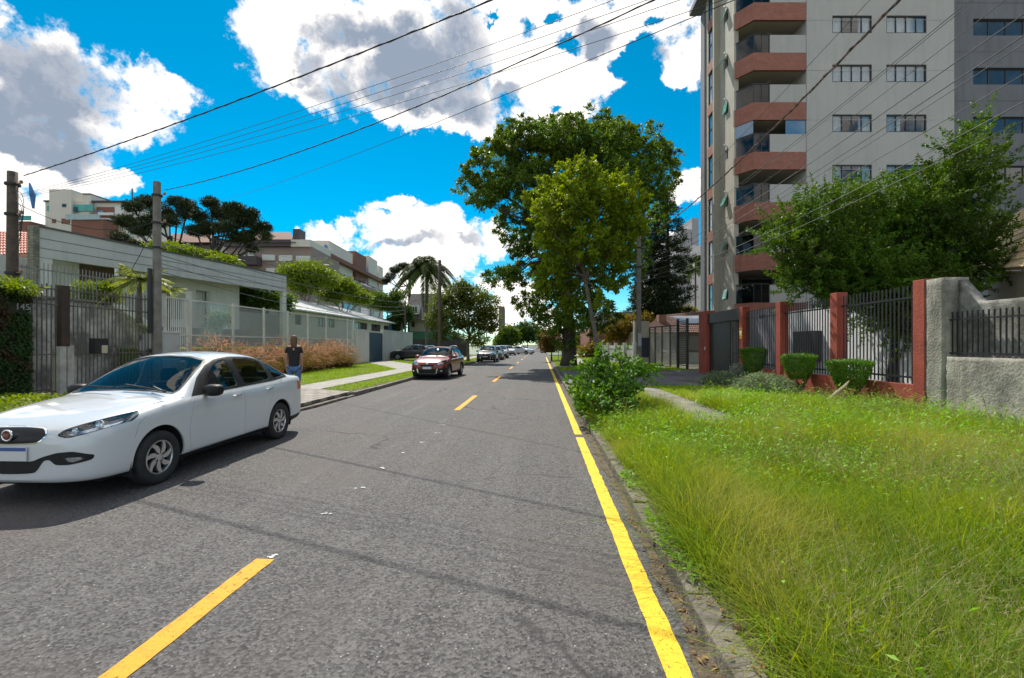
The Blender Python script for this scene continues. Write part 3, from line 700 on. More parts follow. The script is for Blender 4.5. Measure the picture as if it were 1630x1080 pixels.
    for s in (1, -1):
        for _, a in ax:
            pr = [(a+(ar+.02)*math.cos(t*math.pi/16), p['wr']+.015+(ar+.02)*math.sin(t*math.pi/16)) for t in range(-2, 19)]
            for (c, d) in zip(pr, pr[1:]): u.bar((s*.66, c[0], c[1]), (s*.66, d[0], d[1]), .30, .012, up=(0, 0, 1)) if False else u._add([(s*.5, *c), (s*(p['w']-.03), *c), (s*(p['w']-.03), *d), (s*.5, *d)], [(0, 1, 2, 3)])
            u.box(*(sorted((s*.50, s*.52))), a-ar-.02, a+ar+.02, .2, .75)
    put('underbody', u.mesh('underbody'), intm, smooth=False)
    it = MB(); by = p['cab']; it.box(-.66, .66, by[0], by[1], .30, .34); it.prism([(by[0]-.02, .60), (by[0]+.02, .88), (by[0]+.25, .90), (by[0]+.38, .80), (by[0]+.38, .55)], 'x', -.68, .68)
    it.box(-.70, .70, by[1]-.02, by[1]+.03, .4, .92)
    di = put('dashboard', it.mesh('dashboard'), intm, smooth=False)
    sw = MB(); c = Vector((-.36 if p.get('lhd', 1) < 0 else .36, by[0]+.52, .86)); pts = [c+Vector((math.cos(t)*.18, math.sin(t)*-.06, math.sin(t)*.17)) for t in np.linspace(0, 2*math.pi, 20)]; sw.tube(pts, .014, 6, False); sw.tube([c, c+Vector((0, -.2, -.06))], .03, 6); sw.bar(c-Vector((.16,0,0)), c+Vector((.16,0,0)), .03)
    put('steering_wheel', sw.mesh('steering_wheel'), intm)
    for (sx, sy, ww) in ((-.35, p['seats'][0], .25), (.35, p['seats'][0], .25), (0, p['seats'][1], .60)):
        s_ = MB(); s_.prism([(sy-.5, .42), (sy-.5, .56), (sy-.08, .54), (sy+.10, 1.03), (sy+.20, 1.05), (sy+.10, .42)], 'x', sx-ww, sx+ww)
        for hx in ((sx,) if ww < .3 else (-.35, .35)): s_.prism([(sy+.10, 1.06), (sy+.13, 1.24), (sy+.20, 1.25), (sy+.20, 1.06)], 'x', hx-.13, hx+.13)
        me = s_.mesh('seat'); bm = bmesh.new(); bm.from_mesh(me); bmesh.ops.bevel(bm, geom=bm.edges[:], offset=.03, segments=3, affect='EDGES', clamp_overlap=True); bm.to_mesh(me); bm.free(); put('seat', me, seatm)
    # mirrors
    mx_, my_, mz_ = p['mirror']
    for s in (1, -1):
        bm = bmesh.new(); bmesh.ops.create_icosphere(bm, subdivisions=3, radius=1.0)
        for v in bm.verts:
            x, y, z = v.co; y2 = max(y, -1) if y < 0 else min(y, .35); q5 = max(.001, (abs(x)**3+abs(y)**3+abs(z)**3)**(1/3)); x, y2, z = x/q5, y2/q5, z/q5; v.co = (x*.115*(1+.10*z), y2*.10, z*.078)
        me = bpy.data.meshes.new('mirror'); bm.to_mesh(me); bm.free()
        me.transform(Matrix.Translation((s*(mx_+.07), my_, mz_))); mo = put('mirror', me, p.get('mirror_mat', paint))
        a = MB(); a.bar((s*(mx_-.10), my_+.03, mz_-.05), (s*(mx_+.03), my_+.0, mz_-.03), .05, .035); put('mirror_arm', a.mesh('mirror_arm'), blackp, mo)
    for (hy, hz) in p['handles']:
        for s in (1, -1):
            h = MB(); x_ = s*(p['w']-.012); hz_ = hz
            h.tube([(x_-.0*s, hy-.09, hz_), (x_+.022*s, hy-.07, hz_), (x_+.024*s, hy+.06, hz_+.004), (x_, hy+.09, hz_+.004)], [.010, .014, .014, .010], 8); put('door_handle', h.mesh('door_handle'), p.get('handle_mat', paint))
    # number plate, wipers
    pl = MB(); pz, py_ = p['plate']; pl.box(-.20, .20, py_-.012, py_, pz-.065, pz+.065); po = put('number_plate', pl.mesh('number_plate'), platem, smooth=False)
    pb = MB(); pb.box(-.198, .198, py_-.0145, py_-.0125, pz+.03, pz+.063); put('plate_band', pb.mesh('plate_band'), plateb, po, False)
    wi = MB()
    for (a, b) in p['wipers']: wi.bar(a, b, .018, .014)
    put('wiper', wi.mesh('wiper'), blackp, smooth=False)
    hy = Lh
    for s in (1, -1):
        for a in (p['axf'], p['axr']): make_wheel(root, s*(p['w']-.105), a-Lh, p['wr'], s, p['spokes'], p['rim'])
    return root

SED = dict(L=4.29, w=.85, axf=.84, axr=3.35, wr=.305, rim=.195, arch=.355, spokes=7, hl_y=.95,
 st=[(0.00,.28,.50,.60,.66,None,None),(.035,.235,.64,.68,.76,None,None),(.12,.205,.745,.735,.815,None,None),(.30,.195,.81,.785,.87,None,None),(.55,.19,.84,.835,.925,None,None),(.84,.19,.85,.885,.965,None,None),
     (1.08,.19,.85,.915,.995,None,None),(1.22,.19,.85,.93,1.03,.70,.97),(1.42,.19,.85,.94,1.165,.665,1.085),(1.70,.19,.85,.95,1.335,.625,1.26),(1.95,.19,.85,.955,1.445,.60,1.375),(2.15,.19,.85,.96,1.49,.585,1.425),
     (2.50,.19,.85,.965,1.51,.58,1.448),(2.90,.19,.85,.975,1.49,.575,1.425),(3.20,.19,.85,.985,1.435,.57,1.365),(3.45,.19,.848,.995,1.33,.575,1.265),(3.68,.20,.845,1.005,1.19,.61,1.14),(3.86,.21,.838,1.015,1.085,.66,1.055),
     (4.03,.225,.82,1.02,1.065,None,None),(4.18,.25,.775,1.0,1.055,None,None),(4.26,.29,.70,.93,.985,None,None),(4.29,.34,.60,.80,.84,None,None)],
 dlo=[(1.37,.945),(1.62,1.165),(1.86,1.315),(2.08,1.395),(2.4,1.425),(2.85,1.41),(3.15,1.36),(3.45,1.245),(3.70,1.09),(3.66,1.035),(3.2,1.0),(2.4,.975)],
 side_glass=[[(1.62,.985),(1.76,1.165),(1.95,1.30),(2.12,1.370),(2.27,1.392),(2.33,.995)],[(2.45,1.0),(2.40,1.40),(2.70,1.398),(2.95,1.37),(3.10,1.325),(3.17,1.025)],[(3.25,1.03),(3.20,1.295),(3.36,1.235),(3.52,1.15),(3.62,1.065)]],
 windshield=[(-.665,1.0),(-.54,1.375),(-.30,1.425),(0,1.437),(.30,1.425),(.54,1.375),(.665,1.0),(.35,1.035),(0,1.045),(-.35,1.035)], ws_y=(.8,2.1),
 rear_glass=[(-.60,1.10),(-.52,1.33),(0,1.385),(.52,1.33),(.60,1.10),(0,1.13)], rg_y=(3.1,3.95),
 seams=[[(2.36,.272),(1.31,.268),(1.27,.55),(1.33,.80),(1.40,.925)],[(2.37,.955),(2.38,.80),(2.372,.272)],[(3.20,.975),(3.22,.86),(3.06,.72),(2.98,.52),(2.95,.29),(2.39,.272)],
        [(1.25,.945),(.95,.925),(.72,.895)],[(.66,.80),(.56,.74),(.50,.60)]],
 sill=[(.30,.10),(.30,.235),(1.15,.255),(3.05,.275),(3.72,.33),(4.4,.36),(4.4,.10)],
 headlight=[(.46,.715),(.50,.765),(.62,.815),(.74,.868),(.80,.900),(.90,.905),(.90,.85),(.80,.780),(.70,.725),(.56,.69)],
 lamps=[(.56,.13,.737,.033),(.67,.25,.785,.046)],
 front=[('grille_surround',[(0,.795),(.31,.785),(.37,.715),(.30,.632),(0,.618)],.004,.010,chrome,.5),
        ('grille',[(0,.785),(.30,.775),(.355,.715),(.29,.643),(0,.630)],.0065,.010,grillem,.5),
        ('air_intake',[(0,.46),(.24,.46),(.34,.505),(.48,.545),(.62,.555),(.74,.505),(.73,.455),(.60,.425),(.47,.425),(.41,.478),(.35,.468),(.27,.345),(0,.335)],.004,.012,blackp,.6),
        ('fog_lamp',[(.545,.50),(.68,.50),(.70,.475),(.64,.445),(.58,.455)],.008,.012,clearg,.6),('fog_reflector',[(.56,.495),(.67,.495),(.685,.475),(.63,.45),(.585,.458)],.0055,.012,bowl,.6),
        ('front_lip',[(0,.245),(.9,.245),(.9,.15),(0,.15)],.004,.012,blackp,.55)],
 rear=[('tail_lamp',[(.50,.80),(.50,.95),(.84,.95),(.86,.78)],.003,.01,redlens,3.95)],
 cab=(1.25,3.6), seats=(2.25,3.1), mirror=(.85,1.60,1.0), handles=[(2.20,.865),(3.02,.885)], plate=(.535,-.008), mirror_mat=blackp, handle_mat=chrome,
 wipers=[((.62,1.17,1.03),(.05,1.23,1.105)),((.0,1.12,1.08),(-.5,1.25,1.085)),((.62,1.16,1.02),(.4,1.24,1.08))])
WAG = dict(L=4.16, w=.865, axf=.80, axr=3.34, wr=.315, rim=.20, arch=.365, spokes=5, hl_y=.9, sub=2,
 st=[(0.00,.30,.52,.58,.66,None,None),(.035,.24,.66,.68,.76,None,None),(.12,.22,.76,.74,.82,None,None),(.30,.21,.825,.80,.89,None,None),(.55,.21,.85,.86,.96,None,None),(.82,.21,.862,.90,1.0,None,None),
     (.98,.21,.865,.925,1.03,None,None),(1.10,.21,.865,.935,1.06,.73,1.0),(1.30,.21,.865,.95,1.22,.69,1.13),(1.55,.21,.865,.955,1.38,.65,1.30),(1.82,.21,.865,.96,1.49,.62,1.42),(2.1,.21,.865,.965,1.525,.61,1.465),
     (2.6,.21,.865,.975,1.535,.61,1.475),(3.1,.21,.865,.985,1.525,.605,1.46),(3.55,.21,.86,.995,1.49,.60,1.425),(3.80,.22,.85,1.0,1.38,.61,1.31),(3.95,.23,.84,1.0,1.20,.65,1.14),(4.08,.26,.80,.98,1.04,.70,1.01),(4.16,.32,.70,.85,.90,None,None)],
 dlo=[(1.25,.95),(1.5,1.19),(1.75,1.345),(2.0,1.42),(2.6,1.445),(3.3,1.42),(3.62,1.36),(3.82,1.05),(3.2,1.0),(2.4,.98)],
 side_glass=[[(1.50,.99),(1.64,1.20),(1.85,1.35),(2.05,1.405),(2.20,1.415),(2.25,1.0)],[(2.35,1.0),(2.30,1.42),(2.98,1.41),(3.05,1.02)],[(3.14,1.03),(3.08,1.40),(3.5,1.35),(3.68,1.07)]],
 windshield=[(-.70,1.03),(-.57,1.41),(-.3,1.465),(0,1.475),(.3,1.465),(.57,1.41),(.70,1.03),(.35,1.075),(0,1.085),(-.35,1.075)], ws_y=(.7,2.0),
 rear_glass=[(-.6,1.06),(-.53,1.36),(0,1.40),(.53,1.36),(.6,1.06)], rg_y=(3.6,4.3), seams=[[(1.18,.3),(1.2,.9)],[(2.28,.97),(2.27,.3)],[(3.05,.99),(2.95,.5),(2.9,.3)]],
 sill=[(.2,.1),(.2,.33),(.38,.50),(.45,.66),(.8,.75),(1.12,.66),(1.24,.33),(2.85,.35),(2.95,.62),(3.34,.74),(3.70,.64),(3.85,.45),(4.4,.45),(4.4,.1)],
 headlight=[(.40,.70),(.46,.775),(.62,.84),(.78,.895),(.84,.885),(.80,.81),(.68,.725),(.52,.68)], lamps=[(.58,.22,.78,.05)],
 front=[('lower_bumper',[(0,.50),(.5,.50),(.9,.55),(.9,.15),(0,.15)],.005,.012,blackp,.6),('grille',[(0,.69),(.34,.685),(.30,.60),(0,.585)],.005,.012,blackp,.5),
        ('air_intake',[(0,.48),(.46,.48),(.40,.30),(0,.29)],.009,.012,grillem,.5),('bumper_guard',[(.44,.50),(.50,.50),(.44,.25),(.38,.25)],.016,.02,chrome,.5),('guard_bar',[(0,.285),(.42,.285),(.42,.245),(0,.245)],.016,.02,chrome,.5),
        ('fog_lamp',[(.60,.40),(.63,.43),(.68,.43),(.70,.40),(.68,.37),(.63,.37)],.010,.012,chrome,.6)],
 rear=[('tail_lamp',[(.62,.70),(.60,1.02),(.84,1.02),(.86,.70)],.003,.01,redlens,3.85)],
 cab=(1.15,3.7), seats=(2.15,3.05), mirror=(.86,1.48,1.02), handles=[(2.12,.90),(2.9,.92)], plate=(.55,-.02), wipers=[((.62,1.05,1.06),(.05,1.14,1.14)),((.0,1.0,1.10),(-.5,1.12,1.12))])
HAT = dict(WAG); HAT.update(L=3.95, axr=3.28, wr=.30, rim=.19, spokes=7, arch=.345,
 st=[(0.00,.28,.52,.58,.64,None,None),(.035,.23,.66,.67,.74,None,None),(.12,.20,.75,.73,.80,None,None),(.30,.19,.81,.78,.87,None,None),(.55,.19,.84,.83,.93,None,None),(.82,.19,.85,.875,.97,None,None),
     (.98,.19,.85,.90,1.0,None,None),(1.10,.19,.85,.915,1.03,.71,.97),(1.30,.19,.85,.93,1.17,.67,1.09),(1.55,.19,.85,.94,1.32,.63,1.24),(1.82,.19,.85,.95,1.425,.60,1.36),(2.1,.19,.85,.955,1.47,.585,1.405),
     (2.5,.19,.85,.965,1.475,.58,1.41),(2.9,.19,.85,.98,1.44,.575,1.375),(3.2,.19,.85,.995,1.39,.57,1.32),(3.5,.20,.845,1.01,1.28,.57,1.22),(3.72,.21,.83,1.0,1.14,.60,1.09),(3.86,.25,.79,.93,1.0,.66,.97),(3.95,.30,.70,.80,.86,None,None)],
 dlo=[(1.25,.935),(1.5,1.13),(1.75,1.28),(2.0,1.36),(2.5,1.385),(3.0,1.345),(3.3,1.24),(3.45,1.08),(3.2,1.0),(2.4,.97)],
 side_glass=[[(1.50,.97),(1.64,1.14),(1.85,1.28),(2.05,1.345),(2.20,1.36),(2.25,.98)],[(2.35,.985),(2.30,1.362),(2.75,1.355),(3.0,1.30),(3.1,1.03)]],
 windshield=[(-.68,1.0),(-.56,1.35),(-.3,1.405),(0,1.415),(.3,1.405),(.56,1.35),(.68,1.0),(.35,1.045),(0,1.055),(-.35,1.045)],
 rear_glass=[(-.55,1.06),(-.50,1.26),(0,1.32),(.50,1.26),(.55,1.06)], rg_y=(3.2,4.0),
 sill=[(.3,.1),(.3,.22),(1.15,.24),(3.0,.26),(3.6,.28),(4.1,.3),(4.1,.1)],
 front=[('grille',[(0,.64),(.34,.635),(.30,.55),(0,.54)],.005,.012,grillem,.5),('air_intake',[(0,.44),(.52,.44),(.60,.30),(0,.28)],.006,.012,grillem,.5)],
 rear=[('tail_lamp',[(.60,.72),(.58,.92),(.82,.92),(.84,.72)],.003,.01,redlens,3.5)], cab=(1.15,3.4), seats=(2.15,2.95), handles=[(2.12,.88),(2.9,.90)])
def paintm(name, c, metal=0.0): return mat(name, c, tuple(x*.93 for x in c), .8, .32, metal=metal, coat=1.0, obj=True)
white_p = paintm('white_car_paint', (.62,.64,.66)); red_p = paintm('dark_red_car_paint', (.20,.014,.010), .3); black_p = paintm('black_car_paint', (.012,.013,.016)); grey_p = paintm('grey_car_paint', (.10,.11,.12), .5)

sedan = make_car(SED, white_p, 'parked_car', 'white four door sedan parked nearest the camera, with round red badge on its black grille')
em = MB(); em.lathe([(0, .0), (.058, .0), (.058, -.012), (.046, -.018), (.044, -.010), (0, -.010)], (0, -2.145-.006, .715), 'y', 32)
eo = em.build('badge', chrome, sedan, smooth=True)
e2 = MB(); e2.lathe([(0, -.0125), (.043, -.0125), (.043, -.009)], (0, -2.151, .715), 'y', 28); e2.build('badge_disc', mat('badge_red', (.16,.012,.018), rough=.3), eo)
me = text_mesh('FIAT', .034, .002); me.transform(Matrix.Translation((0, -2.1655, .714)) @ Matrix.Rotation(R(90), 4, 'X') @ Matrix.Diagonal((.85, 1.5, 1, 1))); link('badge_letters', me, chrome, eo)
sedan.location = (-5.235, 6.27, 0.0); sedan.rotation_euler = (0, 0, R(1.3))
wagon = make_car(WAG, red_p, 'parked_car', 'dark red crossover wagon with roof rails and black bumpers parked at the left kerb')
for s in (1, -1):
    rl = MB(); rl.tube([(s*.60,-.35,1.46),(s*.61,-.25,1.525),(s*.615,.4,1.55),(s*.61,1.1,1.53),(s*.60,1.3,1.46)], .016, 6); rl.build('roof_rail', chrome, wagon)
bd = MB(); bd.lathe([(0, 0), (.045, 0), (.045, -.012), (0, -.016)], (0, -2.09, .74), 'y', 16); bd.build('badge', chrome, wagon)
wagon.location = (-5.08, 22.6, 0); wagon.rotation_euler = (0, 0, R(-3))
hatch = make_car(HAT, black_p, 'parked_car', 'black hatchback parked crosswise on the lawn pad in front of the white wall', detail=False)
G_ = 'dark cars parked beyond the tree'
def recolor(o, fr, to):
    for c in [o]+list(o.children_recursive):
        if c.type == 'MESH':
            for sl in c.material_slots:
                if sl.material == fr: sl.link = 'OBJECT'; sl.material = to
for (x, y, pm, lb, rz, src) in ((-4.95, 42.5, black_p, 'black car parked under the small street tree, in front of the other far cars', 0, wagon), (-4.9, 48.5, grey_p, 'dark grey hatchback parked between the black car and the white car beyond the small tree', 0, hatch), (-4.8, 54.5, white_p, 'white car parked farthest along the left kerb', 0, wagon), (-3.0, 75, white_p, 'small white car far down the road at the crossing', 60, hatch), (-5.0, 69, white_p, 'distant white car parked beyond the cross street', 20, hatch)):
    c = copy_tree(src); recolor(c, red_p if src is wagon else black_p, pm); c['label'] = lb; c.location = (x, y, 0.0 if y < 60 else .0); c.rotation_euler = (0, 0, R(rz))
hatch.location = (-12.1, 42.3, .16); hatch.rotation_euler = (0, 0, R(-90))
# ================================================================== buildings, walls, fences
class FP:
    """a vertical plane through two ground points; pixel columns give positions along it, boxes get real depth"""
    def __init__(s, a, b, space='cam'):
        if space == 'world':
            a, b = [(Vector((p[0], p[1], 0)).dot(RT), Vector((p[0], p[1], 0)).dot(FW)) for p in (a, b)]
        s.a = Vector(a); s.b = Vector(b); s.u = (s.b-s.a).normalized(); s.n = Vector((s.u.y, -s.u.x))
        if s.n.dot(s.a) > 0: s.n = -s.n        # towards the camera
    def at(s, px):
        t = (px-CXP)/F; # (a.x + k u.x) = t (a.y + k u.y)
        k = (t*s.a.y - s.a.x)/(s.u.x - t*s.u.y); return k
    def pos(s, k): return s.a + s.u*k
    def dep(s, px): return s.pos(s.at(px)).y
    def z(s, px, py): return HC + (CYP-py)/F*s.dep(px)
    def kbox(s, mb, k0, k1, z0, z1, o0, o1):
        """o: offset towards the camera"""
        p = [s.pos(k0)+s.n*o0, s.pos(k1)+s.n*o0, s.pos(k1)+s.n*o1, s.pos(k0)+s.n*o1]
        mb._add([(q.x, q.y, z0) for q in p]+[(q.x, q.y, z1) for q in p], [(0,3,2,1),(4,5,6,7),(0,1,5,4),(1,2,6,5),(2,3,7,6),(3,0,4,7)]); return mb
    def box(s, mb, px0, px1, z0, z1, o0, o1): return s.kbox(mb, s.at(px0), s.at(px1), z0, z1, o0, o1)
    def pbox(s, mb, px0, px1, py0, py1, o0, o1):
        m = (px0+px1)/2; return s.box(mb, px0, px1, s.z(m, py1), s.z(m, py0), o0, o1)
    def poly(s, mb, pts, o0, o1):
        """pts (k, z)"""
        n = len(pts); v = []
        for o in (o0, o1):
            for k, z in pts: q = s.pos(k)+s.n*o; v.append((q.x, q.y, z))
        mb._add(v, [tuple(range(n))[::-1], tuple(range(n, 2*n))]+[(i, (i+1)%n, n+(i+1)%n, n+i) for i in range(n)]); return mb
    def world(s, k, o, z): q = s.pos(k)+s.n*o; return C2W(q.x, q.y, z)
def CM(): return MB('cam')
def wall_with_holes(fp, k0, k1, z0, z1, holes, th, o=0):
    """one wall mesh with rectangular openings (ka, kb, za, zb)"""
    mb = CM(); ks = sorted(set([k0, k1]+[h[0] for h in holes]+[h[1] for h in holes])); zs = sorted(set([z0, z1]+[h[2] for h in holes]+[h[3] for h in holes]))
    ks = [k for k in ks if k0 <= k <= k1]; zs = [z for z in zs if z0 <= z <= z1]
    V = {}; vs = []; fs = []
    def vid(i, j, l):
        if (i, j, l) not in V:
            q = fp.pos(ks[i])+fp.n*(o if l else o-th); V[(i, j, l)] = len(vs); vs.append((q.x, q.y, zs[j]))
        return V[(i, j, l)]
    def solid(i, j):
        if i < 0 or j < 0 or i >= len(ks)-1 or j >= len(zs)-1: return False
        a, b = (ks[i]+ks[i+1])/2, (zs[j]+zs[j+1])/2
        return not any(h[0] < a < h[1] and h[2] < b < h[3] for h in holes)
    for i in range(len(ks)-1):
        for j in range(len(zs)-1):
            if not solid(i, j): continue
            fs.append((vid(i,j,1), vid(i+1,j,1), vid(i+1,j+1,1), vid(i,j+1,1))); fs.append((vid(i,j,0), vid(i,j+1,0), vid(i+1,j+1,0), vid(i+1,j,0)))
            if not solid(i-1, j): fs.append((vid(i,j,0), vid(i,j,1), vid(i,j+1,1), vid(i,j+1,0)))
            if not solid(i+1, j): fs.append((vid(i+1,j,1), vid(i+1,j,0), vid(i+1,j+1,0), vid(i+1,j+1,1)))
            if not solid(i, j-1): fs.append((vid(i,j,0), vid(i+1,j,0), vid(i+1,j,1), vid(i,j,1)))
            if not solid(i, j+1): fs.append((vid(i,j+1,1), vid(i+1,j+1,1), vid(i+1,j+1,0), vid(i,j+1,0)))
    mb._add(vs, fs); return mb
darkgl = mat('dark_window_glass', (.03,.035,.045), (.05,.06,.075), 1.2, .06, spec=.9); framem = mat('window_frame_black', (.02,.02,.022), rough=.4); whitef = mat('white_frame', (.62,.62,.60), rough=.5)
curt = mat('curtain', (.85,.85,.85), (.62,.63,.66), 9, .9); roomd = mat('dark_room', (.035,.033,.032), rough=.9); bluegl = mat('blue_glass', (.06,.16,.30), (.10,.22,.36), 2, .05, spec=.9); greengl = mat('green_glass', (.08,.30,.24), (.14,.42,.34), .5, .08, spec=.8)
def window(fp, root, k0, k1, z0, z1, gl=darkgl, fr=framem, mull=1, th=.06, o=-.12, cur=None, bars=0, seed=0, glname='pane'):
    f = CM(); w = th; fp.kbox(f, k0, k1, z0, z0+w, o, o+.07); fp.kbox(f, k0, k1, z1-w, z1, o, o+.07); fp.kbox(f, k0, k0+w, z0+w, z1-w, o, o+.07); fp.kbox(f, k1-w, k1, z0+w, z1-w, o, o+.07)
    for i in range(mull): km = k0+(k1-k0)*(i+1)/(mull+1); fp.kbox(f, km-w*.4, km+w*.4, z0+w, z1-w, o+.005, o+.065)
    if bars: zm = z0+(z1-z0)*bars; fp.kbox(f, k0+w, k1-w, zm-w*.4, zm+w*.4, o+.004, o+.062)
    fo = f.build('window', fr, root)
    p = CM(); fp.kbox(p, k0+.02, k1-.02, z0+.02, z1-.02, o+.02, o+.03); p.build(glname, gl, fo)
    return fo

# ---------------------------------------------------------------- right: the tall apartment block
def apartment():
    D = 26.0; nr = (1170-CXP)/F*26.8
    wallm = mat('grey_render', (.47,.455,.435), (.42,.405,.39), .35, .85, .3, 25, streak=.15); side = mat('beige_render', (.46,.42,.35), (.39,.355,.30), .5, .85, .5, 30, streak=.35)
    dark = mat('dark_grey_render', (.18,.18,.20), (.155,.155,.175), .4, .8, .2, 20, streak=.35); brick = mat('red_brick_band', (.40,.155,.11), (.32,.115,.08), 3, .8, .3, 60, brick=(.22,.065,(.17,.10,.08),False))
    root = thing('apartment_block', 'tall grey apartment block with red brick balcony bands, behind the red fence', 'building', tuple(C2W(20, 30, 0)), YAW)
    fp = FP((0, D), (1, D)); K = lambda px: fp.at(px); ZT = 25.2; pitch = 80/F*D
    zb = [fp.z(1283, y) for y in (4-80, 4, 84, 163, 242, 322, 402, 482)]       # tops of the brick bands
    # front wall with window openings
    wins = []
    for (a, b) in ((1325,1388),(1411,1475),(1590-90,1590-90)):
        if a == b: continue
        for y in (-54, 25, 103, 182.5, 262.5, 342, 421): wins.append((K(a), K(b), fp.z(1400, y+28), fp.z(1400, y)))
    wall_with_holes(fp, K(1284), K(1519), 0, ZT, wins, .25).build('wall', wallm, root)
    rr = random.Random(3)
    for i, (k0, k1, z0, z1) in enumerate(wins):
        fo = window(fp, root, k0, k1, z0, z1, clearwin, framem, 3, .055, -.10)
        c = CM(); mode = rr.random(); n = 28
        segs = [(0, 1)] if mode < .45 else [(0, .28), (.72, 1)] if mode < .8 else [(0, .4)]
        for (a, b) in segs:
            vs = []; m = int(n*(b-a))+1
            for j in range(m+1):
                k = k0+.05+(k1-k0-.1)*(a+(b-a)*j/m); q = fp.pos(k)+fp.n*(-.17+.025*(j%2)); vs += [(q.x, q.y, z0+.03), (q.x, q.y, z1-.03)]
            c._add(vs, [(2*j, 2*j+2, 2*j+3, 2*j+1) for j in range(m)])
        c.build('curtain', curt, fo)
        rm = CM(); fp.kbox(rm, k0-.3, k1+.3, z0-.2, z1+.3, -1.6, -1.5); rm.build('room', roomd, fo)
    # joint lines of the render are thin grooves standing 3 mm proud of nothing: shallow ribs
    jl = CM()
    for z in zb: fp.kbox(jl, K(1284), K(1519), z-1.02, z-1.0, 0, .012)
    jl.build('joint', wallm, root)
    # dark section to the right, set back
    f2 = FP((0, D+.55), (1, D+.55)); wd = []
    for y in (-48, 30, 108, 186, 264, 344, 420): wd.append((f2.at(1549), f2.at(1660), f2.z(1590, y+27), f2.z(1590, y)))
    wall_with_holes(f2, f2.at(1517.5), f2.at(1517.5)+9, 0, ZT-.3, wd, .25).build('dark_wall', dark, root)
    for (k0, k1, z0, z1) in wd:
        fo = window(f2, root, k0, k1, z0, z1, darkgl, framem, 3, .06, -.18)
    jl = CM()
    for (k0, k1, z0, z1) in wd: f2.kbox(jl, f2.at(1520), f2.at(1517.5)+9, z0-.95, z0-.92, 0, .015)
    jl.build('joint', dark, root)
    # side wall running away from the camera, world-parallel to the road
    c0 = C2W(nr, 26.9, 0); side_x = c0.x; y0 = c0.y; y1 = 32.3
    fs = FP((side_x, y0), (side_x, y1), 'world'); L_ = y1-y0; k1138 = fs.at(1138.5); k1127 = fs.at(1127.5)
    if k1138 > k1127: k1138, k1127 = k1138, k1127
    holes = []; small = []
    for z in zb: holes.append((min(k1138, k1127), max(k1138, k1127), z-.55+.0, z+1.65))
    for i, z in enumerate(zb):
        ks = fs.at(1156); small.append((ks-.28, ks+.28, z+.35, z+1.0))
    wall_with_holes(fs, 0, L_, 0, ZT, [h for h in holes+small if h[2] > 0], .25).build('side_wall', side, root)
    for i, (a, b, z0, z1) in enumerate(holes):
        if z0 < 0: continue
        window(fs, root, a, b, z0, z1, bluegl, framem, 1, .06, -.10, bars=.55)
        bb = CM(); fs.kbox(bb, a-.0, b+.0, z1+.004, z0+pitch-.004, -.02, .05); bb.build('brick_panel', brick, root)
    for i, (a, b, z0, z1) in enumerate(small):
        if z0 < 0: continue
        fo = window(fs, root, a, b, z0, z1, darkgl, whitef, 0, .05, -.15)
        tilt = (0, .25, .5, .1)[i % 4]
        if tilt:
            p0 = fs.world(a, .03, z1-.02); p1 = fs.world(b, .03, z1-.02); q0 = fs.world(a, .03+tilt, z1-.6); q1 = fs.world(b, .03+tilt, z1-.6)
            t = MB('world'); t._add([p0, p1, q1, q0, p0+Vector((-.02,0,.02)), p1+Vector((-.02,0,.02)), q1+Vector((-.02,0,.02)), q0+Vector((-.02,0,.02))], [(0,1,2,3),(4,7,6,5),(0,4,5,1),(1,5,6,2),(2,6,7,3),(3,7,4,0)]); t.build('sash', greengl, fo)
        lp = MB('world'); c = fs.world((a+b)/2, .08, z1+.28); lp.lathe([(0, -.06), (.06, -.05), (.07, 0), (.05, .05), (0, .06)], c, 'z', 10); lp.build('wall_lamp', whitef, root)
    # dark end pilaster and back volume
    e = MB('world'); e.box(side_x-.10, side_x+.3, y1+.002, y1+.75, 0, ZT-.4); e.build('end_pilaster', dark, root)
    e = MB('world'); e.box(side_x+6, side_x+16, y1+.5, y1+6, 0, ZT-.5); e.build('back_volume', wallm, root)
    rf = MB('world'); rf.box(side_x-.75, side_x+16, y0-.6, y1+1.2, ZT, ZT+.35); rf.build('roof', dark, root)
    # balconies: chamfered slabs with brick bands
    kA, kB, kC = K(1283.5), K(1200), None
    chx = fs.pos(0.05)                      # where the chamfer meets the side wall
    P0 = fp.pos(kA); P1 = fp.pos(kB); P2 = Vector((chx.x-.02, chx.y)); back = 3.1
    recess = CM(); bk = FP((0, D+back), (1, D+back))
    bk.kbox(recess, bk.a.x*0+P2.x-.2, P0.x, 0, ZT, -.2, 0); recess.build('recess_wall', mat('recess_render', (.40,.37,.30), (.36,.33,.27), 1, .85), root)
    rs = CM(); rs.box(P0.x+.01, P0.x+.2, D+.26, D+back, 0, ZT); rs.build('recess_return', wallm, root)
    soff = mat('soffit', (.46,.42,.35), rough=.85)
    def plan(sh=0, inn=0): return [(P0.x, D+inn), (P1.x+inn*.3, D+inn), (P2.x+inn*.6, P2.y+inn*.5), (P2.x+.3, D+back), (P0.x, D+back)]
    for i, z in enumerate(zb):
        if z < .6: continue
        sl = CM(); sl.prism(plan(0, .03), 'z', z-.99, z-.86); sl.build('balcony_slab', soff, root)
        bd = CM(); pl = [(P0.x, D), (P1.x, D), (P2.x, P2.y)]; inn = [(P0.x, D+.15), (P1.x+.06, D+.15), (P2.x+.14, P2.y+.04)]
        vs = [(x, y, zz) for zz in (z-1.0, z) for (x, y) in pl+inn[::-1]]; bd._add(vs, [(0,1,4,5),(1,2,3,4),(6,11,10,7),(7,10,9,8),(0,6,7,1),(1,7,8,2),(2,8,9,3),(3,9,10,4),(4,10,11,5),(5,11,6,0)])
        bd.build('brick_band', brick, root)
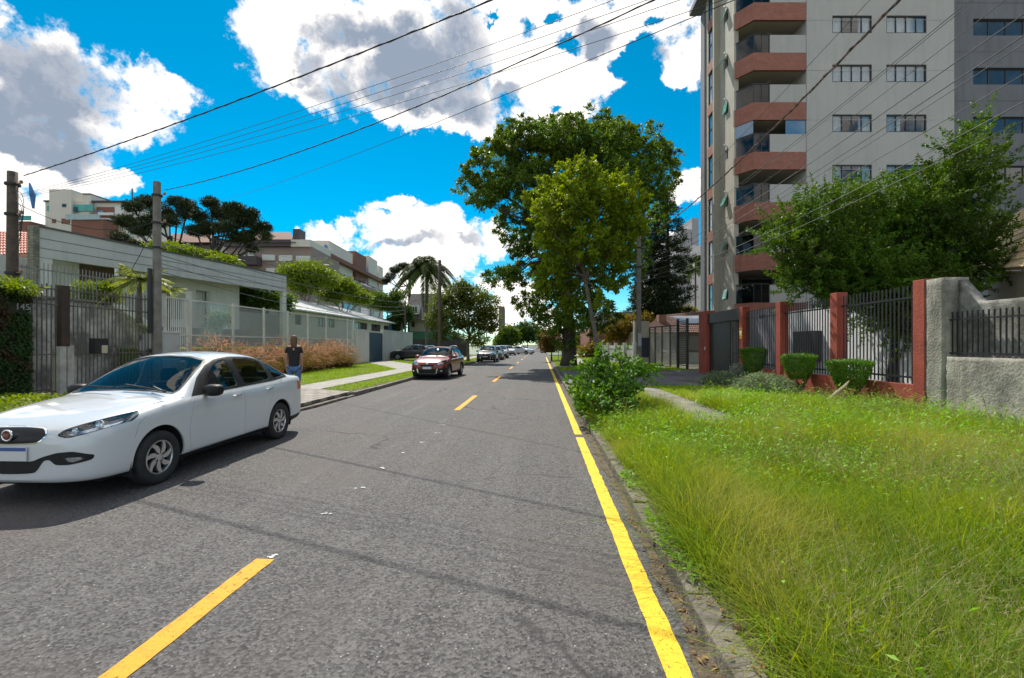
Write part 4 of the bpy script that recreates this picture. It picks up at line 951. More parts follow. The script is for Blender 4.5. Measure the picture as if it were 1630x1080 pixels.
        lp = CM(); lp.lathe([(0, -.02), (.12, -.02), (.12, .0)], ((P0.x+P1.x)/2, D+1.2, z-1.0), 'z', 12); lp.build('ceiling_lamp', whitef, root)
        pr = CM(); kp = K(1226); ph = 1.02; pr.box(fp.pos(kp).x, P0.x-.002, D+.02, D+.16, z+.002, z+ph); pr.build('parapet', wallm, root)
        gr = CM(); xg = fp.pos(kp).x
        gr.box(xg-1.55+.0, xg-.03, D+.06, D+.075, z+.01, z+1.05) if False else None
        gv = [(xg-.03, D+.07), (P1.x+.03, D+.07), (P2.x+.08, P2.y)]
        for (a, b) in zip(gv, gv[1:]): gr._add([(a[0],a[1],z+.01),(b[0],b[1],z+.01),(b[0],b[1],z+1.06),(a[0],a[1],z+1.06),(a[0],a[1]+.012,z+.01),(b[0]+.01,b[1]+.012,z+.01),(b[0]+.01,b[1]+.012,z+1.06),(a[0],a[1]+.012,z+1.06)], [(0,1,2,3),(4,7,6,5),(0,4,5,1),(1,5,6,2),(2,6,7,3),(3,7,4,0)])
        go = gr.build('glass_rail', balgl, root)
        ra = CM()
        for (a, b) in zip(gv, gv[1:]): ra.bar((a[0], a[1], z+1.08), (b[0], b[1], z+1.08), .05)
        for a in gv+[((gv[0][0]+gv[1][0])/2, gv[0][1])]: ra.bar((a[0], a[1], z), (a[0], a[1], z+1.08), .035)
        ra.build('rail', framem, go)
        # sliding door in the recess
        dd = FP((0, D+back-.0), (1, D+back)); kx = P0.x; fo = CM(); dd.kbox(fo, kx-2.1, kx-.25, z+.02, z+1.75, .002, .06); fo.build('balcony_door', darkgl, root)
        if i == 4:
            g2 = CM(); g2.box(P0.x-1.15, P0.x-.02, D+.06, D+.075, z+ph+.01, z+1.98); g2.build('glass_screen', bluegl, root)
            g3 = CM(); g3._add([(P2.x+.05, P2.y, z+1.1), (P1.x, D+.07, z+1.1), (P1.x, D+.07, z+1.98), (P2.x+.05, P2.y, z+1.98)], [(0,1,2,3)]); g3.build('glass_screen', bluegl, root)
    for i in (3, 5):    # a round cushion chair on two balconies
        pass
clearwin = glassmat('window_glass', (.80,.85,.88), .8, .02, .05); balgl = glassmat('balcony_glass', (.42,.52,.62), .55, .02, .03)
apartment()

# ---------------------------------------------------------------- right: red fence with pillars and gate
redw = mat('red_wall_paint', (.36,.070,.040), (.22,.040,.028), 2.2, .75, .5, 30, lo=.45, hi=.75, streak=.5); bar = mat('dark_fence_bar', (.022,.022,.026), rough=.45)
FX = 8.16; ff = FP((FX, 0), (FX, 30), 'world')
def YW(px, X=FX): t = (px-CXP)/F; c, s = math.cos(YAW), math.sin(YAW); return X*(c+t*s)/(t*c-s)
pil = [(1473, 2.98), (1335, 3.02), (1245, 3.05), (1185, 3.12), (1128, 3.25)]; pys = [YW(p) for p, _ in pil]
rf = thing('red_fence', 'dark bar fence on low red wall with red pillars beside the old grey wall', 'fence', (FX, pys[3], .1))
for i, ((px, h), y) in enumerate(zip(pil[:4], pys)):
    m = MB('world'); m.box(FX-.14, FX+.14, y-.15, y+.15, .0, h); m.build('pillar', redw, rf, bevel=.012)
for i in range(3):
    a, b = pys[i]+.151, pys[i+1]-.151; m = MB('world'); m.box(FX-.085, FX+.085, a, b, 0, .72); m.build('low_wall', redw, rf)
    m = MB('world'); n = int((b-a)/.125)
    for z in (.86, 2.62): m.box(FX-.02, FX+.02, a, b, z, z+.04)
    for k in range(n): y = a+(k+.5)*(b-a)/n; m.box(FX-.011, FX+.011, y-.012, y+.012, .74, 2.93-.02*(i == 0))
    m.build('bar_panel', bar, rf)
# house number on the bars
me = text_mesh('109', .23, .006); me.transform(Matrix.Translation((FX-.05, pys[2]+1.05+.3, 2.62)) @ Matrix.Rotation(R(-90), 4, 'Z') @ Matrix.Rotation(R(90), 4, 'X')); link('house_number', me, framem, rf, world=True)
sg = MB('world'); sg.box(FX-.152, FX-.142, pys[3]-.12, pys[3]+.12, 1.93, 2.27); so_ = sg.build('security_sign', mat('sign_yellow', (.75,.36,.02), rough=.4), rf)
s2 = MB('world'); s2.prism([(pys[3]+.07*math.cos(a), 2.09+.07*math.sin(a)) for a in np.linspace(0, 6.28, 16, endpoint=False)], 'x', FX-.156, FX-.153); s2.build('sign_shield', mat('sign_white', (.7,.7,.7)), so_)
s3 = MB('world'); s3.box(FX-.156, FX-.153, pys[3]-.07, pys[3]+.07, 2.19, 2.23); s3.build('sign_mark', framem, so_)
s4 = MB('world'); s4.box(FX-.152, FX-.142, pys[3]-.12, pys[3]+.12, 1.84, 1.90); s4.build('sign_strip', MATS['sign_yellow'], so_)
# entrance: far pillar and dark gate
rg = thing('entrance_gate', 'tall dark entrance gate between two red pillars at the far end of the red fence', 'gate', (FX, (pys[3]+pys[4])/2, .1))
m = MB('world'); m.box(FX-.17, FX+.25, pys[4]-.15, pys[4]+.9, 0, 3.25); m.build('pillar', redw, rg, bevel=.012)
m = MB('world'); m.box(FX-.10, FX+.10, pys[3]+.152, pys[4]-.152, 2.62, 3.1); m.build('canopy_beam', bar, rg)
m = MB('world'); a, b = pys[3]+1.35, pys[4]-.152; m.box(FX-.02, FX+.02, a, b, .15, 2.618); m.build('gate_panel', mat('dark_gate_panel', (.014,.014,.017), (.03,.03,.034), 1.5, .45), rg)
m = MB('world'); a, b = pys[3]+.152, pys[3]+1.34
for z in (.2, 1.2, 2.2, 2.58): m.box(FX-.02, FX+.02, a, b, z, z+.04)
for k in range(9): y = a+.03+(b-a-.06)*k/8; m.box(FX-.015, FX+.015, y-.014, y+.014, .15, 2.6)
dd = m.build('door', bar, rg); m = MB('world'); m.box(FX-.05, FX-.022, a+.1, a+.16, 1.1, 1.3); m.build('handle', chrome, dd)
m = MB('world'); m.box(FX-.20, FX-.172, pys[4]-.05, pys[4]+.03, 1.35, 1.5); m.build('intercom', whitef, rg)
# house wall seen behind the bars: white and grey
wb = thing('white_outbuilding', 'white and grey walled outbuilding seen through the bars of the red fence', 'building', (13, 16, .1))
m = MB('world'); m.box(12.0, 12.2, 14.4, 23.6, 0, 3.2); m.build('wall', mat('white_render', (.78,.78,.78), (.68,.68,.69), 1, .8), wb)
m = MB('world'); m.box(12.0, 12.3, 23.61, 31.0, 0, 3.5); m.build('wall', mat('lilac_grey_render', (.34,.33,.36), (.30,.29,.32), 1, .8), wb)
m = MB('world'); m.box(11.70, 11.998, 20.3, 22.0, .9, 2.2); m.build('vent_box', bar, wb)

# ---------------------------------------------------------------- right: old rough wall with bars
def rough_wall_mat():
    m = mat('old_rough_wall', (.46,.43,.36), (.15,.145,.13), 1.5, .95, 1.0, 22, lo=.36, hi=.64, detail=10, streak=.75)
    return m
orw = thing('old_wall', 'weathered rough grey garden wall with a barred opening at the right edge', 'wall', (FX, 7, .1)); om = rough_wall_mat()
ya = pys[0]-.152; yb = YW(1512); ystep = YW(1560)
def rough_box(x0, x1, prof, seed, name, mt, parent, amp=.005, step=.07):
    """wall slab with a ragged top following prof(y) and lumpy faces"""
    r = np.random.default_rng(seed); y0, y1, zb_, zt = prof; n = max(2, int((y1-y0)/step)); mz = 18; V = []; Fs = []
    for side, x in ((0, x0), (1, x1)):
        for i in range(n+1):
            y = y0+(y1-y0)*i/n; top = zt(y)+r.normal()*amp*.5
            for j in range(mz+1):
                V.append((x+r.normal()*amp*.6*(1 if side == 0 else 0), y, zb_+(top-zb_)*j/mz))
    o = (n+1)*(mz+1)
    for i in range(n):
        for j in range(mz):
            a = i*(mz+1)+j; b = a+mz+1; Fs.append((a, a+1, b+1, b)); Fs.append((o+a, o+b, o+b+1, o+a+1))
        a = i*(mz+1)+mz; b = a+mz+1; Fs.append((a, o+a, o+b, b))
    for i in (0, n):
        for j in range(mz): a = i*(mz+1)+j; Fs.append((a, o+a, o+a+1, a+1) if i else (a, a+1, o+a+1, o+a))
    mb = MB('world'); mb._add(V, Fs); return mb.build(name, mt, parent, smooth=True)
rough_box(FX-.12, FX+.36, (yb, ya, 0, lambda y: 2.95), 1, 'end_pier', om, orw)
rough_box(FX-.10, FX+.16, (1.0, yb-.004, 0, lambda y: 1.36), 2, 'lower_wall', om, orw)
rough_box(FX+.163, FX+.34, (1.0, yb-.002, 1.30, lambda y: max(2.42, min(2.93, 2.93-(YW(1527, FX+.2)-y)/(YW(1527, FX+.2)-YW(1560, FX+.2))*.51))), 3, 'upper_wall', mat('dark_rough_wall', (.38,.36,.33), (.12,.115,.10), 2.2, .95, .8, 38, lo=.35, hi=.6, detail=9), orw)
m = MB('world')
for k in range(64): y = yb-.06-k*.105; m.box(FX-.012, FX+.010, y-.008, y+.008, 1.40, 2.25)
m.box(FX-.014, FX+.008, 1.2, yb, 1.42, 1.45); m.box(FX-.014, FX+.008, 1.2, yb, 2.08, 2.11); m.build('bar_panel', bar, orw)
# house with pale tile roof behind it
rh = thing('tile_roof_house', 'house with cream clay tile roof behind the old grey wall', 'house', (17, 14, .1))
tile_c = mat('cream_tile', (.66,.52,.30), (.42,.30,.17), 5, .8, .3, 20)
def tile_roof(name, p00, p10, p01, p11, nx, ny, mt, parent, amp=.05, step=.03):
    """corrugated stepped tile roof between eave p00-p10 and ridge p01-p11 (world)"""
    p00, p10, p01, p11 = [Vector(p) for p in (p00, p10, p01, p11)]; nr = (p10-p00).cross(p01-p00).normalized()
    if nr.z < 0: nr = -nr
    V = []; Fs = []; cols = nx*6
    for j in range(ny):
        for jj in (0, 1):
            t = (j+jj)/ny
            for i in range(cols+1):
                u = i/cols; p = p00.lerp(p10, u).lerp(p01.lerp(p11, u), t); V.append(p+nr*(amp*abs(math.sin(math.pi*i/6))**.8 + (step if jj == 0 else 0)))
    w = cols+1
    for j in range(ny*2-1):
        for i in range(cols): a = j*w+i; Fs.append((a, a+1, a+w+1, a+w))
    # thickness below
    k = len(V); V += [p00-nr*.12, p10-nr*.12, p11-nr*.12, p01-nr*.12]; Fs.append((k, k+3, k+2, k+1)); Fs.append((k, k+1, w-1, 0))
    mb = MB('world'); mb._add(V, Fs); return mb.build(name, mt, parent)
tile_roof('roof', PT(1640, 425, 12.2), PT(1568, 430, 17.4), PT(1690, 285, 16), PT(1628, 335, 21), 22, 12, tile_c, rh)
tile_roof('roof', PT(1568, 430, 17.4), PT(1550, 420, 20), PT(1628, 335, 21), PT(1620, 340, 23), 10, 12, tile_c, rh)
p, q = PT(1650, 432, 12.5), PT(1572, 432, 17.8); m = MB('world'); m._add([(p.x,p.y,0),(q.x,q.y,0),(q.x+6,q.y+1,0),(p.x+6,p.y,0),(p.x,p.y,p.z),(q.x,q.y,q.z),(q.x+6,q.y+1,q.z),(p.x+6,p.y,p.z)], [(0,3,2,1),(4,5,6,7),(0,1,5,4),(1,2,6,5),(2,3,7,6),(3,0,4,7)]); m.build('wall', mat('ochre_render', (.40,.35,.28), (.34,.30,.24), 1, .85), rh)

# ---------------------------------------------------------------- right, further on: glazed entrance canopy, white fence, houses, towers
ge = thing('glazed_entrance', 'black steel entrance canopy with glass panels beyond the red gate', 'shelter', tuple(C2W(9.5, 27, .15)))
fa = FP((( 1033-CXP)/F*32, 32), ((1100-CXP)/F*26.2, 26.2)); m = CM(); zt = 2.75
ks = [fa.at(p) for p in (1034, 1043, 1054, 1067, 1080)]
for k in ks: fa.kbox(m, k-.04, k+.04, .15, zt, -.04, .04)
fa.kbox(m, ks[0], ks[-1], zt, zt+.08, -.04, .04); m.build('frame', bar, ge)
for a, b in zip(ks, ks[1:]): m = CM(); fa.kbox(m, a+.045, b-.045, .3, zt-.05, -.01, .01); m.build('glass_panel', housegl, ge)
m = CM(); kl = fa.at(1079); kr = fa.at(1094)
for k in (kl, kr): fa.kbox(m, k-.06, k+.06, .15, 3.15, -.06, .06)
for i in range(26): fa.kbox(m, kl+.06, kr-.06, .35+i*.105, .40+i*.105, -.02, .02)
m.build('slatted_panel', bar, ge)
pp = [PT(1080, 527, 27.5), PT(1082, 500, 30), PT(1120, 497, 30), PT(1122, 524, 26)]
m = CM(); f3 = FP((fa.pos(kr).x, fa.pos(kr).y), (fa.pos(kr).x+1.6, fa.pos(kr).y-.4)); f3.kbox(m, 0, 2.2, 2.75, 2.83, -.04, .04); f3.kbox(m, 0, 2.2, 1.2, 1.26, -.03, .03); f3.kbox(m, .9, .98, .15, 2.75, -.03, .03); m.build('gate_frame', bar, ge)
m = CM(); f3.kbox(m, .1, 2.1, .3, 1.15, -.01, .01); m.build('glass_panel', housegl, ge)
m = CM(); c = fa.pos(kl)
for q in range(7):
    t0, t1 = q/7, (q+1)/7; zc = lambda t: 2.86+.62*math.sin(t*1.5); m._add([(c.x+.1+.2*t0, c.y-.3+3.0*t0, zc(t0)), (c.x+2.9, c.y-1.2+3.0*t0, zc(t0)), (c.x+2.9, c.y-1.2+3.0*t1, zc(t1)), (c.x+.1+.2*t1, c.y-.3+3.0*t1, zc(t1)), (c.x+.1+.2*t0, c.y-.3+3.0*t0, zc(t0)+.03), (c.x+2.9, c.y-1.2+3.0*t0, zc(t0)+.03), (c.x+2.9, c.y-1.2+3.0*t1, zc(t1)+.03), (c.x+.1+.2*t1, c.y-.3+3.0*t1, zc(t1)+.03)], [(0,3,2,1),(4,5,6,7),(0,1,5,4),(1,2,6,5),(2,3,7,6),(3,0,4,7)])
m.build('roof', mat('grey_metal_roof', (.22,.23,.26), (.36,.37,.40), 1.2, .35, metal=.5), ge)
hb = thing('low_house', 'low cream house with dark tiled roof and brick chimney behind the glazed entrance', 'house', tuple(C2W(11, 36, 0)))
f4 = FP((0, 37), (1, 37)); m = CM(); f4.pbox(m, 1025, 1150, 527, 585, -5, 0); m.build('wall', mat('cream_render', (.42,.39,.32), (.37,.34,.28), 1, .85), hb)
for a, b in ((1046,1060),(1068,1078),(1098,1112)): m = CM(); f4.pbox(m, a, b, 535, 562, .0, .05); w_ = m.build('window', darkgl, hb)
rt = mat('brown_tile', (.20,.10,.075), (.13,.07,.055), 4, .85)
a0, a1, b0, b1 = PT(1018, 530, 36), PT(1155, 530, 36), PT(1050, 503, 40), PT(1155, 492, 41); tile_roof('roof', a0, a1, b0, b1, 40, 12, rt, hb, .04, .03)
m = CM(); m.box((1049-CXP)/F*38, (1056-CXP)/F*38+.25, 38, 38.7, 2, 4.1); m.build('chimney', mat('brick_chimney', (.30,.14,.09), rough=.85, brick=(.25,.08,(.3,.27,.24),False)), hb)
wf_ = thing('white_fence', 'white panel fence with square posts beyond the grey utility pole', 'fence', tuple(C2W(7, 36, .1))); f5 = FP(((957-CXP)/F*41, 41), ((1012-CXP)/F*32.5, 32.5))
wm_ = mat('white_fence_paint', (.66,.65,.60), (.50,.49,.45), 2, .7); L5 = f5.at(1010)-f5.at(957); k0 = f5.at(957)
for i in range(5): m = CM(); k = k0+L5*i/4; f5.kbox(m, k-.12, k+.12, .1, 1.75, -.12, .12); m.build('post', wm_, wf_)
for i in range(4):
    m = CM(); a = k0+L5*i/4+.122; b = k0+L5*(i+1)/4-.122; f5.kbox(m, a, b, .15, .4, -.05, .05); f5.kbox(m, a, b, 1.3, 1.4, -.05, .05); n = max(4, int((b-a)/.2))
    for j in range(n): q = a+(j+.5)*(b-a)/n; f5.kbox(m, q-.065, q+.065, .402, 1.55, -.03, .03)
    m.build('panel', wm_, wf_)
gp = thing('gate_pier', 'cream masonry gate pier beside the dark letter box panel', 'wall', tuple(C2W(8, 33, 0))); m = CM(); d_ = 32.8; m.box((1010-CXP)/F*d_, (1034-CXP)/F*d_, d_, d_+.4, 0, 3.3); m.build('pier', MATS['cream_render'], gp); m = CM(); m.box((1020-CXP)/F*d_, (1033-CXP)/F*d_, d_-.06, d_-.01, .7, 2.1); m.build('letter_box', mat('navy_metal', (.03,.035,.06), rough=.4), gp)

def block(name, label, px0, px1, ytop, d, mt, depth=14, rows=(), base=0, roof=None, cat='building', wf=framem, gl=darkgl, group=None):
    r = (px0+px1)/2; t = thing(name, label, cat, tuple(C2W((r-CXP)/F*d, d, base)), YAW, group); fp = FP((0, d), (1, d))
    m = CM(); fp.box(m, px0, px1, base, fp.z(r, ytop), -depth, 0); m.build('wall', mt, t)
    for (ya, yb_, cols) in rows:
        for (a, b) in cols:
            f = CM(); fp.pbox(f, a, b, ya, yb_, .0, .10); fo = f.build('window', wf, t); p = CM(); w = (b-a)*.08; fp.pbox(p, a+w, b-w, ya+w, yb_-w, .08, .13); p.build('pane', gl, fo)
    return t, fp
pinkw = mat('pale_pink_render', (.66,.60,.60), (.60,.55,.55), .3, .85); greyw = mat('mid_grey_render', (.36,.345,.36), (.31,.30,.32), .3, .85)
t, fp = block('apartment_tower', 'pale pinkish tower with small windows behind the slim palm', 1072, 1098, 405, 80, greyw, 16, [(419,426,[(1084,1086.5)]),(440,447,[(1084,1086.5)]),(462,469,[(1084,1086.5)]),(483,490,[(1084,1086.5)])])
m = CM(); fp.box(m, 1098.2, 1140, 0, fp.z(1110, 390), -16, -.5); m.build('wall_wing', pinkw, t); m = CM(); fp.box(m, 1086, 1104, fp.z(1090, 405)+.02, fp.z(1090, 363), -10, -1); m.build('roof_tower', greyw, t); m = CM(); fp.box(m, 1105, 1116, fp.z(1090, 390)+.02, fp.z(1090, 345), -10, -1); m.build('roof_tower', greyw, t)
for y in (430, 453, 476, 499):
    m = CM(); fp.pbox(m, 1099, 1102, y, y+6, -.49, -.40); m.build('window', darkgl, t)
block('far_building', 'dark banded building behind the bushy tree right of centre', 955, 1062, 497, 75, mat('dark_band_render', (.10,.10,.12), (.16,.16,.19), .5, .7), 12, [(503,511,[(960+i*17, 972+i*17) for i in range(6)]),(522,530,[(960+i*17, 972+i*17) for i in range(6)])], wf=whitef)
block('brick_house', 'small red brick house peeking out below the trees right of centre', 938, 1000, 524, 52, mat('red_brick', (.32,.12,.075), (.26,.09,.06), 2, .85, brick=(.3,.1,(.3,.25,.2),False)), 8, [(532,545,[(945,953),(962,972),(985,992)])], wf=whitef)

# ---------------------------------------------------------------- left: white house with slanted fascia
house_w = mat('white_house_render', (.70,.68,.64), (.62,.60,.57), .5, .85, .2, 25, streak=.25); fasc = mat('fascia_grey', (.56,.55,.54), (.50,.49,.48), .4, .8, streak=.25)
h1 = thing('white_house', 'modern white single storey house with long grey fascia behind the garden fences', 'house', tuple(C2W(-17.5, 25, 0)))
f1 = FP((-19.3, 18.6), (-15.8, 31.9)); KA, KB = 0, (f1.b-f1.a).length
m = CM(); f1.poly(m, [(KA, 5.18), (KB, 5.28), (KB, 6.40), (KA, 6.40)], -.25, 0); m.build('fascia', fasc, h1)
m = CM()
for z in (5.55, 5.95): f1.kbox(m, KA+.01, KB-.01, z, z+.02, .001, .012)
f1.kbox(m, KA-.05, KB+.05, 6.402, 6.47, -.3, .05); m.build('fascia_joint', mat('joint_dark', (.10,.10,.10)), h1)
wo = -1.1
def kk(px, o=0):
    g_ = FP(tuple(f1.a+f1.n*o), tuple(f1.b+f1.n*o)); return g_.at(px), g_
_, g1 = kk(300, wo); hol = []
def zz(px, py): return g1.z(px, py)
hol = [(g1.at(262), g1.at(294), zz(278, 511), zz(278, 466)), (g1.at(312), g1.at(334), zz(322, 522), zz(322, 463)), (g1.at(126), g1.at(196), zz(160, 512), zz(160, 420))]
wall_with_holes(g1, g1.at(74), g1.at(381), 0.5, 5.6, hol, .25).build('wall', house_w, h1)
window(g1, h1, *hol[0], darkgl, whitef, 1, .10, -.14)
gb = CM(); k0, k1, z0, z1 = hol[0]
for i in range(16): k = k0+.1+(k1-k0-.2)*i/15; g1.kbox(gb, k-.008, k+.008, z0+.08, z1-.08, .02, .04)
gb.build('window_bars', whitef, h1)
k0, k1, z0, z1 = hol[1]; m = CM(); g1.kbox(m, k0, k1, z0, z1, -.56, -.50); d_o = m.build('door', mat('white_door', (.66,.66,.64), rough=.5), h1); m = CM()
for (a, b, c, e) in ((k0, k0+.1, z0, z1), (k1-.1, k1, z0, z1), (k0+.1, k1-.1, z1-.1, z1)): g1.kbox(m, a, b, c, e, -.495, -.40)
m.build('door_frame', whitef, d_o)
k0, k1, z0, z1 = hol[2]; m = CM()
for i in range(36): k = k0+.05+(k1-k0-.1)*i/35; g1.kbox(m, k-.02, k+.02, z0, z1, -.2, -.16)
m.build('shutter', mat('brown_shutter', (.20,.13,.10), (.15,.10,.08), 4, .7), h1); m = CM(); g1.kbox(m, k0, k1, z0, z1, -.6, -.55); m.build('shutter_back', roomd, h1)
m = CM(); g1.kbox(m, g1.at(74)+.0, g1.at(381), .2, 5.8, -4, -3.8); m.build('back_wall', house_w, h1); m = CM(); q0 = f1.pos(KA+.1)-f1.n*.26; q1 = f1.pos(KB-.05)-f1.n*.26; q2 = q1-f1.n*6; q3 = q0+Vector((q0.x+.9, q0.y)).normalized()*6; m.prism([tuple(q0), tuple(q1), tuple(q2), tuple(q3)], 'z', 6.2, 6.35); m.build('roof', fasc, h1)
m = CM(); g1.kbox(m, g1.at(381)-.3, g1.at(381), .3, 5.35, -3.78, -.3); m.build('end_wall', house_w, h1)
m = CM(); f1.kbox(m, KB-.35, KB, .3, 5.27, -.25, 0); m.build('column', house_w, h1)
m = CM(); g1.kbox(m, g1.at(383), g1.at(456), .4, 3.75, -.3, -.1); m.build('low_screen_wall', mat('green_grey_glass', (.30,.32,.29), (.24,.26,.24), .6, .25), h1)
stone = mat('stone_cladding', (.30,.27,.22), (.15,.14,.115), 3, .9, 1.2, 12, brick=(.35,.12,(.10,.09,.08),False))
m = CM(); f1.kbox(m, KA-.22, KA-.02, .5, 6.42, -.3, .05); m.build('stone_pier', stone, h1)
m = CM(); f1.kbox(m, KA, KA+.45, .5, 5.17, -.28, -.02); m.build('column', house_w, h1)
m = CM(); g1.kbox(m, g1.at(240), g1.at(381), .5, zz(322, 523), .002, .35); m.build('plinth', mat('grey_plinth', (.27,.27,.28), (.23,.23,.24), 1, .85), h1)
tag(MB('world').box(-40, -14.5, 16.9, 60, -.2, 1.42).build('garden_terrace', mat('lawn_soil', (.07,.13,.02), (.10,.16,.03), 1.5, .95)), kind='structure')
# pink tile roof house, far left
ph = thing('tile_roof_house', 'house with pink red tiled roof at the left edge, beside the near utility pole', 'house', tuple(C2W(-24, 22, 0)))
tile_roof('roof', PT(-60, 412, 23), PT(62, 404, 23), PT(-60, 366, 27), PT(62, 372, 27), 26, 9, mat('pink_tile', (.50,.17,.12), (.62,.36,.30), 4, .8, .3, 20), ph, .07, .05)
f6 = FP((0, 23.3), (1, 23.3)); m = CM(); f6.pbox(m, -60, 58, 410, 590, -3, 0); m.build('wall', house_w, ph)

# ivy wall with the house number, gate, rough wall and ramp
PX_ = -14.2; fl = FP((PX_, 0), (PX_, 60), 'world')
def YL(px, X=PX_): return YW(px, X)
iv = thing('ivy_wall', 'dark ivy covered gate wall with house number at the left edge', 'wall', (PX_, 10.6, .1)); y_iv = YL(44)
m = MB('world'); m.box(PX_-.45, PX_+.02, 7.0, y_iv-.05, 0, 3.05); m.build('wall', mat('mossy_wall', (.03,.045,.015), (.05,.04,.03), 3, .95, 1, 20), iv)
g = np.random.default_rng(4); n = 26000; yy = 7.0+g.random(n)*(y_iv-7.0); zz_ = g.random(n)**.9*3.2; face = g.random(n)
xx = np.where(face < .75, PX_+.03+g.random(n)*.10, PX_-.45+g.random(n)*.5); top = face > .9; zz_ = np.where(top, 3.02+g.random(n)*.14, zz_); xx = np.where(top, PX_-.45+g.random(n)*.5, xx); endm = (face > .75) & (face <= .9); yy = np.where(endm, y_iv-.02+g.random(n)*.08, yy)
sel = ~((np.abs(yy-(YL(28))) < .30) & (np.abs(zz_-2.62) < .16) & (xx > PX_+.0)); pos = np.stack([xx, yy, zz_], 1)[sel]; n = len(pos)
nrm = unit(np.array([1, 0, .3])+g.normal(size=(n, 3))*.5); ax = unit(np.cross(nrm, unit(g.normal(size=(n, 3))))+np.array([0, 0, -.5])); v = leaf_arrays(pos, ax, nrm, .085*(.6+.8*g.random(n)), .06)
ivm = leafmat('ivy_leaf', (.018,.050,.010), (.035,.075,.015), .15, patch=(.055,.028,.014), pscale=2.2)
link('ivy', rawmesh('ivy', v, 4, np.arange(len(v)), g.random(n)), ivm, iv, world=True)
me = text_mesh('145', .24, .01); me.transform(Matrix.Translation((PX_+.16, YL(27), 2.62)) @ Matrix.Rotation(R(90), 4, 'Z') @ Matrix.Rotation(R(90), 4, 'X')); link('house_number', me, mat('brushed_metal', (.6,.6,.62), rough=.35, metal=.8), iv, world=True)
gt = thing('bar_gate', 'tall dark barred driveway gate beside the ivy wall, with a letter box', 'gate', (PX_, 13.5, .1))
gb_ = mat('gate_bar', (.08,.07,.065), (.15,.13,.11), 8, .6); ga, gz = YL(47), YL(238); yp = YL(100)
m = MB('world')
for z in (.22, 1.3, 2.75, 3.2): m.box(PX_-.02, PX_+.02, ga, gz, z, z+.04)
n = int((gz-ga)/.125)
for k in range(n):
    y = ga+(k+.5)*(gz-ga)/n
    if abs(y-yp) > .16: m.box(PX_-.012, PX_+.012, y-.012, y+.012, .18, 3.33+.04*(k%2))
m.build('bar_panel', gb_, gt)
m = MB('world'); m.box(PX_-.10, PX_+.12, yp-.14, yp+.10, 1.55, 3.35); m.build('gate_post', mat('rusty_dark_metal', (.035,.022,.018), (.06,.035,.025), 3, .6), gt)
m = MB('world'); m.box(PX_-.12, PX_+.14, yp-.20, yp-.02, .1, 1.55); m.box(PX_-.10, PX_+.12, yp+.03, yp+.22, .1, 1.58); m.build('white_pier', mat('stained_white', (.50,.48,.44), (.30,.28,.25), 4, .85), gt)
m = MB('world'); yb2 = YL(150); m.box(PX_+.03, PX_+.25, yb2-.20, yb2+.22, 1.32, 1.80); lb = m.build('letter_box', bar, gt); m = MB('world'); m.box(PX_+.252, PX_+.256, yb2-.0, yb2+.20, 1.33, 1.58); m.build('letter_box_label', mat('cream_label', (.50,.45,.33), rough=.6), lb)
rw = thing('ramp_wall', 'rough concrete retaining wall behind the barred gate with sloping white coping', 'wall', (-17, 16, 0)); RX = -16.6
yA, yB, yC = YL(20, RX), YL(184, RX), YL(240, RX)
rough_box(RX+.0, RX-.3, (yA, yC, -.2, lambda y: 3.15 if y < yB else 3.15-(y-yB)/(yC-yB)*.98), 8, 'wall', mat('stained_concrete', (.74,.72,.69), (.17,.165,.16), 1.1, .9, 1.2, 14, lo=.38, hi=.6, streak=.7), rw, .02, .14)
m = MB('world'); m.bar((RX+.05, yB-.3, 3.2), (RX+.05, yC+.1, 2.24), .40, .24); m.build('coping', mat('coping_white', (.85,.84,.80), rough=.6), rw); m = MB('world'); m.bar((RX, yA, 3.2), (RX, yB-.32, 3.2), .30, .06); m.build('flat_coping', conc, rw)
tag(MB('world').box(-30, -16.9, 8, 18, -.2, 3.0).build('raised_garden', MATS['lawn_soil']), kind='structure')
gf = thing('garden_fence', 'pale bar fence on top of the raised garden left of the tree fern', 'fence', (-17, 15, 3.1)); m = MB('world'); y0, y1 = YL(20, RX-.1), YL(250, RX-.1)
for k in range(int((y1-y0)/.13)): y = y0+k*.13; zt_ = 4.35 if y > YL(62, RX) else 4.2; zb_ = 3.18 if y < yB else 3.18-(y-yB)/(yC-yB)*.98; m.box(RX-.11, RX-.09, y-.011, y+.011, zb_, zt_)
m.box(RX-.12, RX-.08, y0, y1, 4.1, 4.14); m.build('bar_panel', mat('pale_bar', (.30,.29,.29), (.20,.19,.19), 5, .6), gf)
for px in (186, 244): y = YL(px, RX-.1); m = MB('world'); m.box(RX-.15, RX-.05, y-.05, y+.05, 2.4, 4.6); m.build('post', whitef if px == 186 else bar, gf)
# white low wall, marble block and the white glass fence
wl = thing('white_planter', 'low plain white planter wall beside the second utility pole', 'wall', (PX_, 16.6, .1)); y0, y1 = YL(257), YL(284); m = MB('world'); m.box(PX_-.5, PX_+.05, y0, y1, 0, 2.05); m.build('wall', mat('planter_white', (.52,.52,.52), (.47,.47,.47), 2, .8), wl); m = MB('world'); m.box(PX_-.53, PX_+.08, y0-.03, y1+.03, 2.052, 2.12); m.build('coping', whitef, wl)
mb_ = thing('marble_block', 'grey veined marble gate block between the barred gate and the white planter', 'wall', (PX_, 15.9, .1)); y2 = YL(237); m = MB('world'); m.box(PX_-.4, PX_+.07, y2, y0-.035, 0, 1.98); m.build('block', mat('veined_marble', (.42,.42,.42), (.04,.04,.045), 1.7, .4, lo=.52, hi=.62), mb_)
gfz = thing('glass_fence', 'white framed glass garden fence behind the feather grass', 'fence', (PX_, 22, .1)); posts = [263, 301, 371, 420, 458, 490, 519, 553, 563]
py_top = 3.5; m = None
